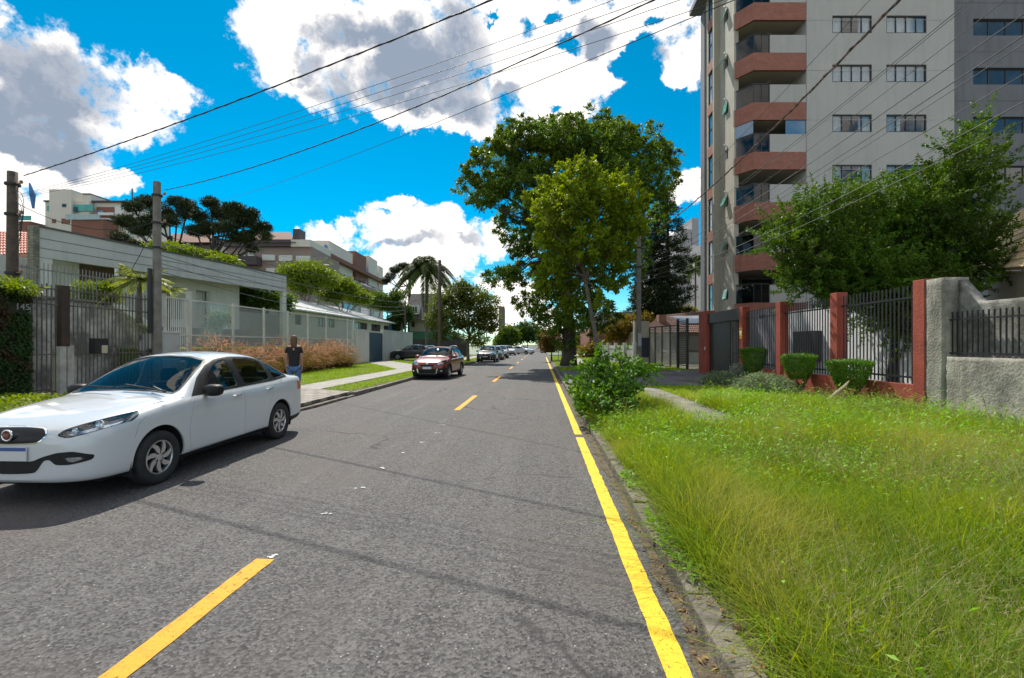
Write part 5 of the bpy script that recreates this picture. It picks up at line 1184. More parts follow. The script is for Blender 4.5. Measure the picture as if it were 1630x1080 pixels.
for i, px in enumerate(posts):
    y = YL(px); w_ = .04 if i != 1 else .07; m = MB('world'); m.box(PX_-w_, PX_+w_, y-w_, y+w_, .9, py_top if i != 1 else 3.75); m.build('post', wm_, gfz)
for i, (a, b) in enumerate(zip(posts, posts[1:])):
    ya_, yb_ = YL(a)+.11, YL(b)-.11
    if yb_-ya_ < .3: continue
    m = MB('world'); m.box(PX_-.03, PX_+.03, ya_, yb_, 3.38, 3.44); m.build('rail', wm_, gfz); m = MB('world'); m.box(PX_-.03, PX_+.03, ya_, yb_, 1.95, 2.0); m.build('rail', wm_, gfz)
    if i == 0:
        m = MB('world')
        for k in range(10): y = ya_+(yb_-ya_)*(k+.5)/10; m.box(PX_-.01, PX_+.01, y-.01, y+.01, 1.0, 3.37)
        m.build('bar_panel', whitef, gfz)
    else: m = MB('world'); m.box(PX_-.008, PX_+.008, ya_, yb_, 1.0, 3.36); m.build('glass_panel', housegl, gfz)
m = MB('world'); m.box(PX_-.2, PX_+.2, YL(285), YL(563), 0, .95); m.build('base_wall', wm_, gfz)

# low house with white metal roof, its wall and gate
h2 = thing('low_white_house', 'long low cream house under a bright white metal roof', 'house', (-21, 42, 0)); HX = -19.0
fh = FP((HX, 20), (HX, 60), 'world'); ya_, yb_ = YW(440, HX), YW(634, HX); cream = mat('house_cream', (.66,.63,.56), (.60,.57,.50), .8, .85)
kx = lambda px: fh.at(px)
hs2 = []
for (a, b) in ((446,456),(470,480),(505,520),(523,533),(566,585),(591,606),(611,619)): hs2.append((min(kx(a), kx(b)), max(kx(a), kx(b)), 3.15, 3.95))
k0, k1 = sorted((kx(432), kx(631))); wall_with_holes(fh, k0, k1, 0, 4.2, hs2, .2).build('wall', cream, h2)
for i, h in enumerate(hs2): window(fh, h2, *h, darkgl, mat('brown_frame', (.14,.07,.05), rough=.6) if i > 3 else framem, 2, .07, -.14)
m = MB('world'); ye = YW(637, HX+.6); yn = 31.6; rx = -24.2; ridge = 6.1; ez = 4.32
m._add([(HX+.6, yn, ez), (HX+.6, ye, ez), (rx, ye-6, ridge), (rx, yn, ridge), (rx-5, ye, ez), (HX+.6, yn, ez-.09), (HX+.6, ye, ez-.09), (rx-5, ye, ez-.09), (rx-5, yn, ez), (rx-5, yn, ez-.09)], [(0,1,2,3), (1,4,2), (0,5,6,1), (1,6,7,4), (5,9,7,6), (3,2,4,8), (0,3,8,9,5)])
m.build('roof', mat('white_metal_roof', (.70,.70,.70), (.52,.53,.54), .8, .42, .3, 8, metal=.1), h2)
rib = MB('world')
for i in range(34): y = yn+(ye-yn)*i/34; tt = 1 if y < ye-6 else (ye-y)/6; rib.bar((HX+.6, y, ez+.015), (HX+.6+(rx-HX-.6)*tt, y, ez+.015+(ridge-ez)*tt), .05, .03)
rib.build('roof_rib', MATS['white_metal_roof'], h2)
bp_ = MB('world'); y = YW(625, HX+.1); bp_.box(HX+.01, HX+.06, y-1.2, y+.8, 2.9, 4.1); bp_.build('blue_panel', mat('blue_sign', (.03,.13,.33), (.05,.2,.42), 3, .4), h2)
ww = thing('white_garden_wall', 'white plastered street wall with grey blue gate behind the black hatchback', 'wall', (PX_, 42, .1)); wt_ = mat('white_wall_plaster', (.68,.66,.61), (.60,.58,.53), .8, .85, streak=.4)
yA, yB, yC, yD = YL(564), YL(585.5), YL(608), YL(655)
m = MB('world'); m.box(PX_-.12, PX_+.12, yA, yB, 0, 2.72); m.build('wall_panel', wt_, ww); m = MB('world'); m.box(PX_-.12, PX_+.12, yC, yD, 0, 2.85); m.build('wall_panel', wt_, ww)
m = MB('world'); m.box(PX_-.16, PX_+.16, yA-.02, yB+.02, 2.722, 2.80); m.box(PX_-.16, PX_+.16, yC-.02, yD+.02, 2.852, 2.93); m.build('coping', whitef, ww)
m = MB('world'); m.box(PX_-.05, PX_+.05, yB+.005, yC-.005, .15, 2.62)
for k in range(12): y = yB+.1+k*(yC-yB-.2)/11; m.box(PX_+.051, PX_+.07, y-.01, y+.01, .2, 2.6)
m.build('gate', mat('blue_grey_gate', (.055,.085,.12), (.045,.07,.10), 2, .5), ww)
# steep roofed house with green base beyond
sh = thing('steep_roof_house', 'house with steep dark roof, white dormer and green base behind the palm', 'house', tuple(C2W(-14, 62, 0)))
f7 = FP((0, 62), (1, 62)); m = CM(); f7.pbox(m, 652, 705, 508, 528, -8, 0); m.build('wall', MATS['cream_render'], sh); m = CM(); f7.pbox(m, 650, 707, 528, 552, -8, .1); m.build('base', mat('green_paint', (.05,.17,.10), (.06,.20,.12), 1, .7), sh)
dk = mat('dark_slate', (.06,.05,.05), (.11,.10,.10), 3, .85, brick=(.5,.25,(.03,.03,.03),False)); m = CM()
def pz(px, py, d): v = PT(px, py, d); return (v.dot(RT), d, v.z)
m._add([pz(640,509,61), pz(710,509,61), pz(700,468,65), pz(655,468,65), pz(640,509,72), pz(710,509,72)], [(0,1,2,3),(1,5,2),(0,3,4),(3,2,5,4),(0,4,5,1)]); m.build('roof', dk, sh)
m = CM(); f7.pbox(m, 652, 668, 486, 501, -2, .6); m.build('dormer', whitef, sh); m = CM()
for i in range(3): f7.pbox(m, 654.5+i*4, 657+i*4, 489, 499, .6, .66)
m.build('window', darkgl, sh)
for (a, b) in ((655,660),(676,682)): m = CM(); f7.pbox(m, a, b, 512, 521, 0, .08); m.build('window', darkgl, sh)
dw = thing('dark_boundary_wall', 'dark low boundary wall behind the red car and the palm', 'wall', tuple(C2W(-11, 55, 0))); f8 = FP((0, 55), (1, 55)); m = CM(); f8.pbox(m, 657, 745, 540, 572, -.3, 0); m.build('wall', mat('dark_wall', (.045,.045,.05), (.08,.08,.08), 1, .8), dw)

# ---------------------------------------------------------------- left, far: apartment buildings
beige = mat('far_beige', (.66,.61,.54), (.60,.56,.50), .2, .85); brn = mat('far_brown', (.31,.23,.20), (.27,.20,.175), .2, .85); brk = mat('far_brick', (.23,.10,.07), (.19,.085,.06), .4, .85); drk = mat('far_dark', (.08,.065,.07), rough=.8); rfb = mat('far_roof', (.19,.10,.075), (.15,.08,.06), .6, .85)
def pb(mb, fp, *a): fp.pbox(mb, *a); return mb
ta = thing('terraced_apartments', 'beige and brick terraced apartments with green glass rails, above the white house at far left', 'building', tuple(C2W(-75, 90, 0)), YAW)
fA = FP((0, 90), (1, 90))
for nm, mt, a in (('wall', beige, (72,108,322,480,-12,0)),('wall', beige, (88,123,305,480,-10,1.2)),('wall', beige, (123,146,322,480,-12,.5)),('tower', beige, (134,147,311,322,-6,.3)),('wall', beige, (147,198,322,480,-12,-.4)),('brick_wing', brk, (35,70,358,480,-10,2.5)),('brick_wing', brk, (137,186,357,480,-10,3.0)),('brick_panel', brk, (154,184,330,350,-.3,.05)),('white_wall', whitef, (184,196,330,352,-.3,.2))):
    pb(CM(), fA, *a).build(nm, mt, ta)
for nm, mt, a in (('glass_rail', greengl, (76,89,328,336,.02,.2)),('glass_rail', greengl, (108,154,328,338,.6,.8)),('glass_rail', greengl, (35,72,350,357,2.6,2.8)),('glass_rail', mat('pale_glass', (.30,.40,.42), (.42,.50,.50), 1.5, .15), (130,182,349,357,3.1,3.3)),('window', darkgl, (82,88,352,359,.02,.15)),('window', brk, (108,121,351,359,1.22,1.3)),('window', bluegl, (129,137,360,366,.6,.7)),('window', brk, (93,99,352,358,1.22,1.3)),('white_wall', whitef, (160,184,340,344,.1,.6)),('window', darkgl, (109,115,328,333,1.22,1.3)),('window', darkgl, (160,166,347,353,.1,.2)),('ledge', whitef, (147,184,351,353,-.3,1.6)),('window', bluegl, (156,166,336,344,.1,.2)),('roof_slab', drk, (72,88,320,322,-12,.4)),('roof_slab', drk, (146,198,320,322,-12,.2)),('roof_slab', drk, (134,147,309,311,-6,.4)),('window', darkgl, (124,130,332,340,.82,.9))):
    pb(CM(), fA, *a).build(nm, mt, ta)
m = CM(); m.tube([(fA.pos(fA.at(197)).x, 92, fA.z(197, 322)), (fA.pos(fA.at(197)).x, 92, fA.z(197, 295))], .12, 5); m.build('antenna', drk, ta)
tb = thing('brown_apartments', 'long brown apartment building with dark tiled roof behind the araucaria trees', 'building', tuple(C2W(-52, 75, 0)), YAW); fB = FP((0, 69), (1, 69))
for nm, mt, a in (('wall', brn, (190,350,388,560,-10,0)),('wall', brn, (367,500,395,560,-10,1)),('wall', beige, (349,367,383,560,-9,.5)),('attic_wall', drk, (275,337,384,391,-1,.4)),('attic_wall', drk, (366,470,385,396,-1,1.5)),('attic_wall', beige, (420,500,385,396,-9.5,1.4)),('chimney', drk, (461,472,362,386,-3,-1)),
    ('window', whitef, (385,397,405,414,1,1.2)),('window', whitef, (402,411,405,414,1,1.2)),('window', whitef, (424,444,408,417,1,1.2)),('window', whitef, (450,471,409,418,1,1.2)),('window', whitef, (477,499,410,419,1,1.2)),('window', darkgl, (352,358,389,394,.5,.7)),('window', darkgl, (360,366,389,394,.5,.7)),('window', whitef, (430,444,429,440,1,1.2)),('balcony', drk, (375,423,413,426,1,2.6)),('terrace_wall', beige, (200,310,375,388,-12,-2))):
    pb(CM(), fB, *a).build(nm, mt, tb)
for (a, b, yt, yb_) in ((270,345,372,386),(395,468,370,386)):
    m = CM(); m._add([pz(a-4,yb_,67.3), pz(b+3,yb_,67.3), pz(b-6,yt,73), pz(a+4,yt,73), pz(a-4,yb_,79), pz(b+3,yb_,79)], [(0,1,2,3),(1,5,2),(0,3,4),(3,2,5,4),(0,4,5,1)]); m.build('roof', rfb, tb)
m = CM(); m.box(*sorted(((195-CXP)/F*78, (290-CXP)/F*78)), 76, 80, 10, 19.2); m.build('upper_wall', brk, tb)
tcx = thing('balcony_apartments', 'stepped apartment building with glass balconies behind the low green trees', 'building', tuple(C2W(-28, 85, 0)), YAW)
fC = FP(((500-CXP)/F*72, 72), ((612-CXP)/F*112, 112)); 
KC = lambda px: fC.at(px)
m = CM(); fC.kbox(m, KC(501), KC(610), 0, 15.0, -4, 0); m.build('wall', beige, tcx)
m = CM(); fC.kbox(m, KC(501), KC(512), 15.02, fC.z(506, 397), -4, 0); m.build('end_wall', brn, tcx); m = CM(); fC.kbox(m, KC(505), KC(570), 15.02, fC.z(530, 402), -4, -1.0); m.build('upper_wall', beige, tcx)
for (a, b, yt) in ((520,558,394),(563,580,405),(584,598,412),(600,607,425)): m = CM(); fC.kbox(m, KC(a), KC(b), 14.5, fC.z((a+b)/2, yt), -6, .4); m.build('upper_wall', beige if a != 563 else brk, tcx)
for i, z in enumerate((4, 7, 10, 13, 16)):
    m = CM(); fC.kbox(m, KC(514), KC(608), z, z+.7, .002, 1.4); m.build('balcony_band', brn if i % 2 else brk, tcx)
    for j, (a, b) in enumerate(((516,532),(535,541),(546,560),(564,569),(573,590),(594,604))):
        m = CM(); fC.kbox(m, KC(a), KC(b), z+.85, z+2.3, .01, .15); m.build('window', bluegl if j % 2 == 0 else whitef, tcx)
block('far_apartments', 'brown slab building glimpsed left of the far end of the road', 794, 803, 488, 190, mat('far_brown_red', (.16,.10,.09), (.20,.14,.12), .2, .85), 20, [(500+9*i, 504+9*i, [(795.5,798),(799.5,802)]) for i in range(5)], wf=drk)
# ================================================================== vegetation
bark = mat('bark_grey_brown', (.10,.08,.06), (.045,.035,.028), 9, .95, 1.4, 22); bark_l = mat('bark_pale', (.20,.17,.13), (.10,.085,.07), 7, .9, 1, 24); bark_d = mat('bark_dark', (.045,.035,.028), (.025,.02,.017), 9, .95, 1, 22)
L_dark = leafmat('leaf_dark_green', (0.026, 0.065, 0.013), (0.065, 0.1105, 0.0208), .30, .45)
L_big = leafmat('leaf_big_tree', (0.0584, 0.1377, 0.0245), (0.1648, 0.25, 0.0384), .35, .42, patch=(.10,.15,.02), pscale=.35)
L_yel = leafmat('leaf_yellow_green', (0.154, 0.2432, 0.0133), (0.2495, 0.321, 0.0199), .42, .5, patch=(.14,.19,.02), pscale=.5)
L_mid = leafmat('leaf_mid_green', (0.054, 0.114, 0.0144), (0.114, 0.174, 0.024), .38, .45)
L_lime = leafmat('leaf_lime', (0.117, 0.195, 0.0156), (0.195, 0.26, 0.026), .4, .5)
L_yard = leafmat('leaf_yard_tree', (0.0428, 0.1168, 0.0113), (0.1211, 0.2156, 0.0182), .32, .32, patch=(.06,.095,.012), pscale=.5)
L_ara = leafmat('needle_dark', (.014,.030,.010), (.032,.052,.016), .15, .6); L_och = leafmat('leaf_ochre', (.13,.12,.015), (.20,.14,.02), .38, .5); L_red = leafmat('leaf_reddish', (.16,.07,.03), (.10,.10,.02), .35, .5)
L_gry = leafmat('leaf_grey_green', (0.143, 0.208, 0.0975), (0.221, 0.286, 0.156), .3, .6); L_top = leafmat('leaf_clipped', (0.054, 0.156, 0.0096), (0.102, 0.228, 0.0144), .3, .5); L_bush = leafmat('leaf_glossy', (0.045, 0.1275, 0.018), (0.1125, 0.225, 0.03), .35, .28)
def BL(px, py, d, rx, ry, rd=None, w=1.0):
    p = PT(px, py, d); a = rx/F*d; b = ry/F*d; return (p.x, p.y, p.z, a, (rd if rd else a*.85), b, w)
def GP(px, d, z=.12): v = C2W((px-CXP)/F*d, d, z); return (v.x, v.y, v.z)
def bl(d, lst, dd=None):
    r = random.Random(len(lst)); return [BL(x, y, d+(r.uniform(-1, 1)*(dd or 0)), a, b) for x, y, a, b in lst]

# big street tree
B_ = bl(31, [(790,275,50,45),(762,295,32,28),(850,238,70,36),(935,222,80,30),(895,218,50,22),(975,222,44,22),(1005,240,60,38),(820,225,40,22),(1048,285,32,38),(1060,262,20,16),(900,285,90,55),(835,315,60,45),(990,300,70,48),(815,355,30,26),(825,395,24,16),(800,445,30,14),(838,440,32,22),(870,395,45,40),(858,480,40,24),(885,512,36,22),(910,440,60,55),(935,500,50,30),(1045,345,26,22),(985,385,50,45),(770,320,18,14),(905,545,22,10),(1020,420,22,22)], 2.2)
tree('street_tree', 'huge spreading dark green tree with thick trunk standing at the right kerb', GP(905, 31.5), 5, B_, L_big, bark, 1900, 72, .23, .09, .58, 11, shell=.6, elong=.5, up=.5, trunk_r=.48, trunk_pts=[(0,0,0),(.05,0,2.4),(-.1,0,5.2),(.1,.1,8.0)], twigs=1.2)
B_ = bl(23.5, [(885,305,20,18),(922,290,26,20),(958,300,24,20),(990,305,18,22),(873,345,18,16),(915,335,34,26),(965,345,34,28),(1003,360,14,24),(890,388,28,22),(940,392,38,28),(985,395,22,24),(862,392,10,12),(880,436,22,14),(918,448,24,16),(972,440,18,16),(905,490,14,9),(866,458,12,9),(958,486,10,9),(850,325,9,8),(908,270,8,9),(1012,322,12,14),(935,270,8,8)], 1.3)
tree('yellow_green_tree', 'yellow green younger tree rising in front of the huge dark street tree', GP(952, 23.5), 3, B_, L_yel, bark_l, 760, 50, .18, .095, .36, 12, shell=.5, elong=1.6, trunk_r=.14, trunk_pts=[(0,0,0),(-.05,0,1.6),(-.35,0,3.2),(-.7,.1,5.0)], twigs=1)
# yard tree on the right
B_ = bl(15.5, [(1300,352,34,24),(1262,385,26,18),(1345,335,26,22),(1385,350,36,30),(1440,338,40,34),(1495,298,34,30),(1530,250,22,26),(1560,215,10,16),(1570,262,14,16),(1548,310,30,26),(1480,355,50,38),(1420,400,60,40),(1340,410,52,34),(1285,425,30,20),(1500,410,52,38),(1550,375,28,26),(1380,440,56,24),(1450,445,46,26),(1530,435,28,20),(1255,365,16,10),(1425,308,8,10),(1580,420,16,12),(1300,320,10,9),(1440,490,42,34),(1390,495,26,24),(1330,485,20,20),(1460,540,20,24),(1285,450,34,18),(1350,468,40,20),(1490,468,40,26),(1420,470,40,22),(1310,440,30,18)], .9)
tree('yard_tree', 'broad dense green tree growing in the yard behind the red fence', GP(1425, 15.5, .1), 2.6, B_, L_yard, bark_d, 2300, 78, .105, .045, .27, 13, shell=.45, elong=3.2, up=.2, trunk_r=.22, trunk_pts=[(0,0,0),(.05,0,1.5),(-.05,0,3.0)], twigs=1.2)
# conifers behind
def whorl_conifer(name, label, base, top, rmax, step, seed, lean=0):
    t = thing(name, label, 'tree', base); r = random.Random(seed); mb = MB('world'); b = Vector(base); tp = b+Vector((lean, 0, top)); mb.tube([b, b.lerp(tp, .5)+Vector((.1,0,0)), tp], [.3, .2, .04], 8); bl_ = []
    z = .18*top
    while z < top:
        u = z/top; rad = rmax*(1-max(0, u-.55)/.5)*(.8+.3*r.random()); c = b.lerp(tp, u); n = 6
        for k in range(n):
            a = 6.283*k/n+r.random(); e = c+Vector((math.cos(a)*rad, math.sin(a)*rad, -.05*rad+.12)); mb.tube([c, e], [.05, .015], 4, False)
            for q in (.5, .8, 1.0): p = c.lerp(e, q); bl_.append((p.x, p.y, p.z, rad*.18, rad*.18, .13, 1))
        z += step*(.8+.4*r.random())
    mb.build('trunk', bark_d, t); me = crown_mesh('crown', bl_, len(bl_)*4, 12, .26, .07, .26, seed, shell=.1, up=.1, outw=.5); link('crown', me, L_ara, t, world=True); return t
whorl_conifer('norfolk_pine', 'tall narrow dark pine with tiered branches, nearer the grey apartment block', GP(1062, 46), 18.4, 2.3, .55, 3, .0)
whorl_conifer('norfolk_pine', 'second tall tiered dark pine, half hidden behind the yellow green tree', GP(1040, 47), 17.6, 2.2, .55, 4, -.6)
tree('dark_tree', 'very dark round tree below the tiered pines', GP(1042, 44), 3, bl(44, [(1040,490,30,28),(1030,520,24,18),(1058,510,22,20),(1025,470,16,14),(1050,470,16,12)], 1), L_ara, bark_d, 700, 16, .3, .1, .6, 5, trunk_r=.3)
tree('ochre_tree', 'low yellow ochre tree behind the white panel fence', GP(992, 43), 1.6, bl(43, [(990,520,28,16),(975,530,16,12),(1010,515,16,12),(1025,512,14,12)], 1), L_och, bark, 500, 14, .25, .1, .5, 6, trunk_r=.15)
tree('low_tree', 'small pale tree over the roof of the low cream house', GP(1082, 48), 2, bl(48, [(1080,502,20,8),(1095,498,14,8)], 1), L_och, bark, 220, 12, .28, .12, .5, 7, trunk_r=.12)
tree('red_shrub', 'reddish shrub beside the round no parking sign', GP(878, 42), .9, bl(42, [(878,537,14,12),(870,548,10,8),(888,550,8,7)], .5), L_red, bark, 260, 12, .22, .1, .4, 8, trunk_r=.08)
for i, (px, d, lst, lm, lb) in enumerate(((925, 62, [(925,545,24,16),(948,548,18,12),(905,552,12,8)], L_mid, 'green shrubbery behind the trunk of the huge street tree'), (955, 50, [(955,556,16,8),(940,560,14,6)], L_och, 'yellowish garden shrub left of the white panel fence'),
    (700, 70, [(700,540,18,14),(720,545,20,12)], L_dark, 'dark shrubs beyond the red car'), (840, 118, [(838,528,20,14),(822,535,12,10),(856,535,12,9)], L_dark, 'distant dark tree at the far end of the road, right of its fellow'), (812, 105, [(810,535,14,14),(800,545,12,10)], L_mid, 'distant green tree at the far end of the road, left side'),
    (868, 90, [(868,540,9,14),(874,548,10,12)], L_dark, 'dark tree near the far road end, left of the reddish shrub'))):
    tree('background_shrub' if i < 3 else 'distant_tree', lb, GP(px, d), 2, bl(d, lst, 1.5), lm, bark, 420, 12, .4*d/60, .16*d/60, .9, 20+i, trunk_r=.15, twigs=.5)
# left: small street tree, palm, araucarias, green trees
B_ = bl(40, [(705,490,20,22),(725,475,24,18),(750,470,24,16),(772,485,20,20),(715,515,20,18),(745,505,26,20),(775,515,18,16),(700,530,14,12),(760,540,16,10),(735,455,12,8),(690,510,12,14),(785,500,10,12)], 1.2)
tree('street_tree', 'small branching street tree on the left kerb behind the red car', GP(745, 40), 2.2, B_, leafmat('leaf_olive', (0.056, 0.105, 0.0168), (0.14, 0.168, 0.028), .38), bark_l, 1100, 13, .26, .10, .5, 14, trunk_r=.13, trunk_pts=[(0,0,0),(0,0,1.2),(.1,0,2.4)], twigs=1.2)
def palm(name, label, base, h, fl, n, seed, lm, droop=1.1, tr=.14, dead=0, cat='palm'):
    t = thing(name, label, cat, base); r = random.Random(seed); b = Vector(base); mb = MB('world')
    mb.tube([b+Vector((0, 0, h*q/6)) for q in range(7)], [tr*1.3]+[tr*(1-.04*q) for q in range(6)], 10); top = b+Vector((0, 0, h)); mb.tube([top, top+Vector((0,0,.5))], [tr*.8, tr*.4], 8); mb.build('trunk', bark_l, t, smooth=True)
    P_ = []; A_ = []; N_ = []; Ln = []; rb = MB('world')
    for k in range(n):
        a = 6.283*k/n+r.uniform(-.3, .3); el = r.uniform(.1, 1.25) if k % 3 else r.uniform(-.35, .3); d = Vector((math.cos(a), math.sin(a), 0)); pts = []
        for q in range(13):
            u = q/12; pts.append(top+Vector((0,0,.35))+d*(fl*(u*math.cos(el)*.9+.12*u))+Vector((0, 0, fl*(u*math.sin(el)-droop*.62*u*u*(.6+.4*math.cos(el))))))
        rb.tube(pts[::2], [.03, .025, .02, .016, .012, .008, .004], 4, False)
        for q in range(1, 13):
            for w in range(4):
                p = pts[q-1].lerp(pts[q], w/4); tg = (pts[q]-pts[q-1]).normalized(); sd = tg.cross(Vector((0,0,1))).normalized()
                for s in (1, -1):
                    ax = (tg*.45+sd*s*.8+Vector((0,0,-.55+r.uniform(-.3,.2)))).normalized(); P_.append(p); A_.append(ax); N_.append(tg.cross(ax).normalized()+Vector((0,0,.2))); Ln.append(fl*.24*(math.sin(math.pi*min(1, (q/12)*.85+.12))**.6))
    fr = rb.build('frond_ribs', bark_l if False else L_mid, t)
    v = leaf_arrays(np.array([tuple(x) for x in P_]), unit(np.array([tuple(x) for x in A_])), unit(np.array([tuple(x) for x in N_])), np.array(Ln), fl*.028, .1); g = np.random.default_rng(seed)
    link('fronds', rawmesh('fronds', v, 4, np.arange(len(v)), g.random(len(P_))), lm, t, world=True); return t
L_palm = leafmat('leaf_palm', (.030,.060,.012), (.085,.110,.025), .3, .4)
palm('queen_palm', 'tall drooping palm with slim grey trunk in front of the steep roofed house', GP(679, 47), 9.2, 3.7, 40, 3, L_palm, 1.75, .16)
palm('queen_palm', 'slim palm with small feathery head at the left edge of the grey apartment block', GP(1107, 52), 10.3, 2.5, 26, 5, leafmat('leaf_palm_slim', (0.056, 0.096, 0.016), (0.084, 0.128, 0.028), .35), 1.2, .12)  # the slim palm has its own lighter green fronds
def araucaria(name, label, base, tufts, d, seed, zc):
    t = thing(name, label, 'tree', base); r = random.Random(seed); b = Vector(base); mb = MB('world'); top = b.copy(); top.z = zc; mb.tube([b, b.lerp(top, .5), top], [.42, .36, .22], 10); bs = []
    for (px, py, rx, ry) in tufts:
        q = BL(px, py, d+r.uniform(-2.2, 2.2), rx, ry); bs.append(q); c = Vector(q[:3]); s = b.lerp(top, r.uniform(.72, 1.0)); s.z = min(s.z, c.z-.2); m1 = s.lerp(c, .55); m1.z -= .18*(c-s).length
        mb.tube([s, s.lerp(m1, .6)+Vector((0,0,-.1)), m1, c.lerp(m1, .3), c], [.13, .11, .09, .07, .04], 6)
        for k in range(3): mb.tube([c.lerp(m1, .3), c+Vector((r.uniform(-1,1)*q[3], r.uniform(-1,1)*q[4], r.uniform(-.2,.6)*q[5]))*.7], [.05, .02], 4, False)
    mb.build('trunk', bark_d, t, smooth=True); me = crown_mesh('crown', bs, 90*len(bs), 26, .26, .07, .34, seed, shell=.45, up=.2, outw=1.4); link('crown', me, leafmat('araucaria_needle', (.022,.036,.012), (.050,.068,.022), .12, .65) if 'araucaria_needle' not in MATS else MATS['araucaria_needle'], t, world=True)
araucaria('araucaria_tree', 'flat topped dark araucaria tree behind the second utility pole', GP(272, 52, 1), [(200,352,15,9),(212,330,14,8),(236,322,18,9),(190,378,12,8),(222,365,16,9),(258,338,16,9),(284,322,16,8),(296,340,14,9),(244,352,18,10),(215,392,14,7),(270,352,14,8),(300,328,12,8)], 52, 5, 14)
araucaria('araucaria_tree', 'wider dark araucaria tree with clustered tufts, right of its twin', GP(341, 50, 1), [(318,345,14,9),(336,324,14,9),(352,340,16,11),(332,362,15,10),(372,334,17,10),(360,362,16,10),(385,352,15,10),(398,342,12,9),(408,362,12,9),(424,376,9,7),(394,376,14,8),(402,396,9,6),(420,362,10,7),(312,368,14,8),(378,378,14,7)], 50, 6, 13.5)
araucaria('araucaria_tree', 'distant dark araucaria tree left of the drooping palm', GP(652, 90, 1), [(622,440,8,5),(630,430,9,5),(642,424,10,5),(655,428,10,5),(615,446,7,4),(650,440,9,5),(664,434,8,5)], 90, 7, 15)
for i, (px, d, lst, lm, lb) in enumerate(((492, 46, [(470,440,22,14),(495,432,26,14),(520,445,18,14),(485,455,26,12),(460,430,12,8)], L_lime, 'bright green spreading tree above the white metal roof'),
    (545, 50, [(545,455,16,12),(560,460,10,10),(530,468,20,10),(575,475,16,8)], L_lime, 'smaller bright green tree right of the spreading one above the white roof'),
    (610, 60, [(600,478,20,10),(620,485,16,10),(632,470,10,6)], L_mid, 'mid green tree beyond the end of the white metal roof'), (640, 58, [(640,500,14,14),(630,515,12,12)], L_dark, 'dark tree left of the steep roofed house'),
    (415, 33.5, [(395,472,22,14),(422,476,22,14),(448,482,14,12),(405,490,20,10)], L_mid, 'tree seen through the opening at the end of the white house'),
    (300, 42, [(262,396,20,4),(295,402,20,5),(325,409,20,5),(355,416,18,4)], L_lime, 'row of lime green shrub tops showing above the grey fascia'))):
    tree('garden_tree', lb, GP(px, d, 1), 2.6, bl(d, lst, 1.2), lm, bark_l, 700, 13, .30, .12, .6, 40+i, trunk_r=.18, twigs=.8)
# plants in front of the white house
def fern(name, label, base, h, fl, n, seed, lm): return palm(name, label, base, h, fl, n, seed, lm, .9, .09, cat='plant')
L_fern = leafmat('leaf_fern', (.13,.17,.03), (.22,.25,.06), .45)
v = PT(222, 505, 17.0); fern('tree_fern', 'pale yellow green tree fern with arching fronds left of the second utility pole', (v.x, v.y, 2.4), 1.3, 1.25, 15, 2, L_fern)
v = PT(268, 520, 18.6); fern('tree_fern', 'second pale tree fern, just right of the second utility pole', (v.x, v.y, 2.0), 1.45, .8, 10, 3, L_fern)
def shrub(name, label, blobs, lm, nc, per, ln, wd, cr, seed, group=None, stem=True, cat='shrub', **kw):
    xs = sum(b[0] for b in blobs)/len(blobs); ysm = sum(b[1] for b in blobs)/len(blobs); zb_ = .12
    zb_ = kw.pop('zb', .12); t = thing(name, label, cat, (xs, ysm, zb_), 0, group)
    if stem:
        r = random.Random(seed); mb = MB('world')
        for b in blobs:
            for k in range(3): limb(mb, (xs+r.uniform(-.08,.08), ysm+r.uniform(-.08,.08), zb_-.05), (b[0]+r.uniform(-.5,.5)*b[3], b[1]+r.uniform(-.5,.5)*b[4], b[2]+.4*b[5]), .018, .006, 4, .2, 5, r)
        mb.build('stems', bark, t)
    link('foliage', crown_mesh('foliage', blobs, nc, per, ln, wd, cr, seed, **kw), lm, t, world=True); return t
shrub('garden_shrub', 'small round shrub before the white door of the white house', [BL(350,508,22,14,12),BL(342,516,22,10,8)], L_gry, 160, 10, .12, .06, .25, 3, zb=1.4)
shrub('planting_bed', 'lime green upright plants in the raised garden behind the barred gate', [BL(px,468,17.5,9,14) for px in (128,140,152,164,175)], L_lime, 380, 9, .22, .04, .25, 4, zb=3.0, up=-.2)
shrub('ivy_top_plant', 'lime leafy sprig growing on top of the ivy wall', [BL(22,455,12.4,14,7),BL(35,460,12.2,12,5)], L_lime, 90, 8, .14, .05, .2, 5, zb=3.0)
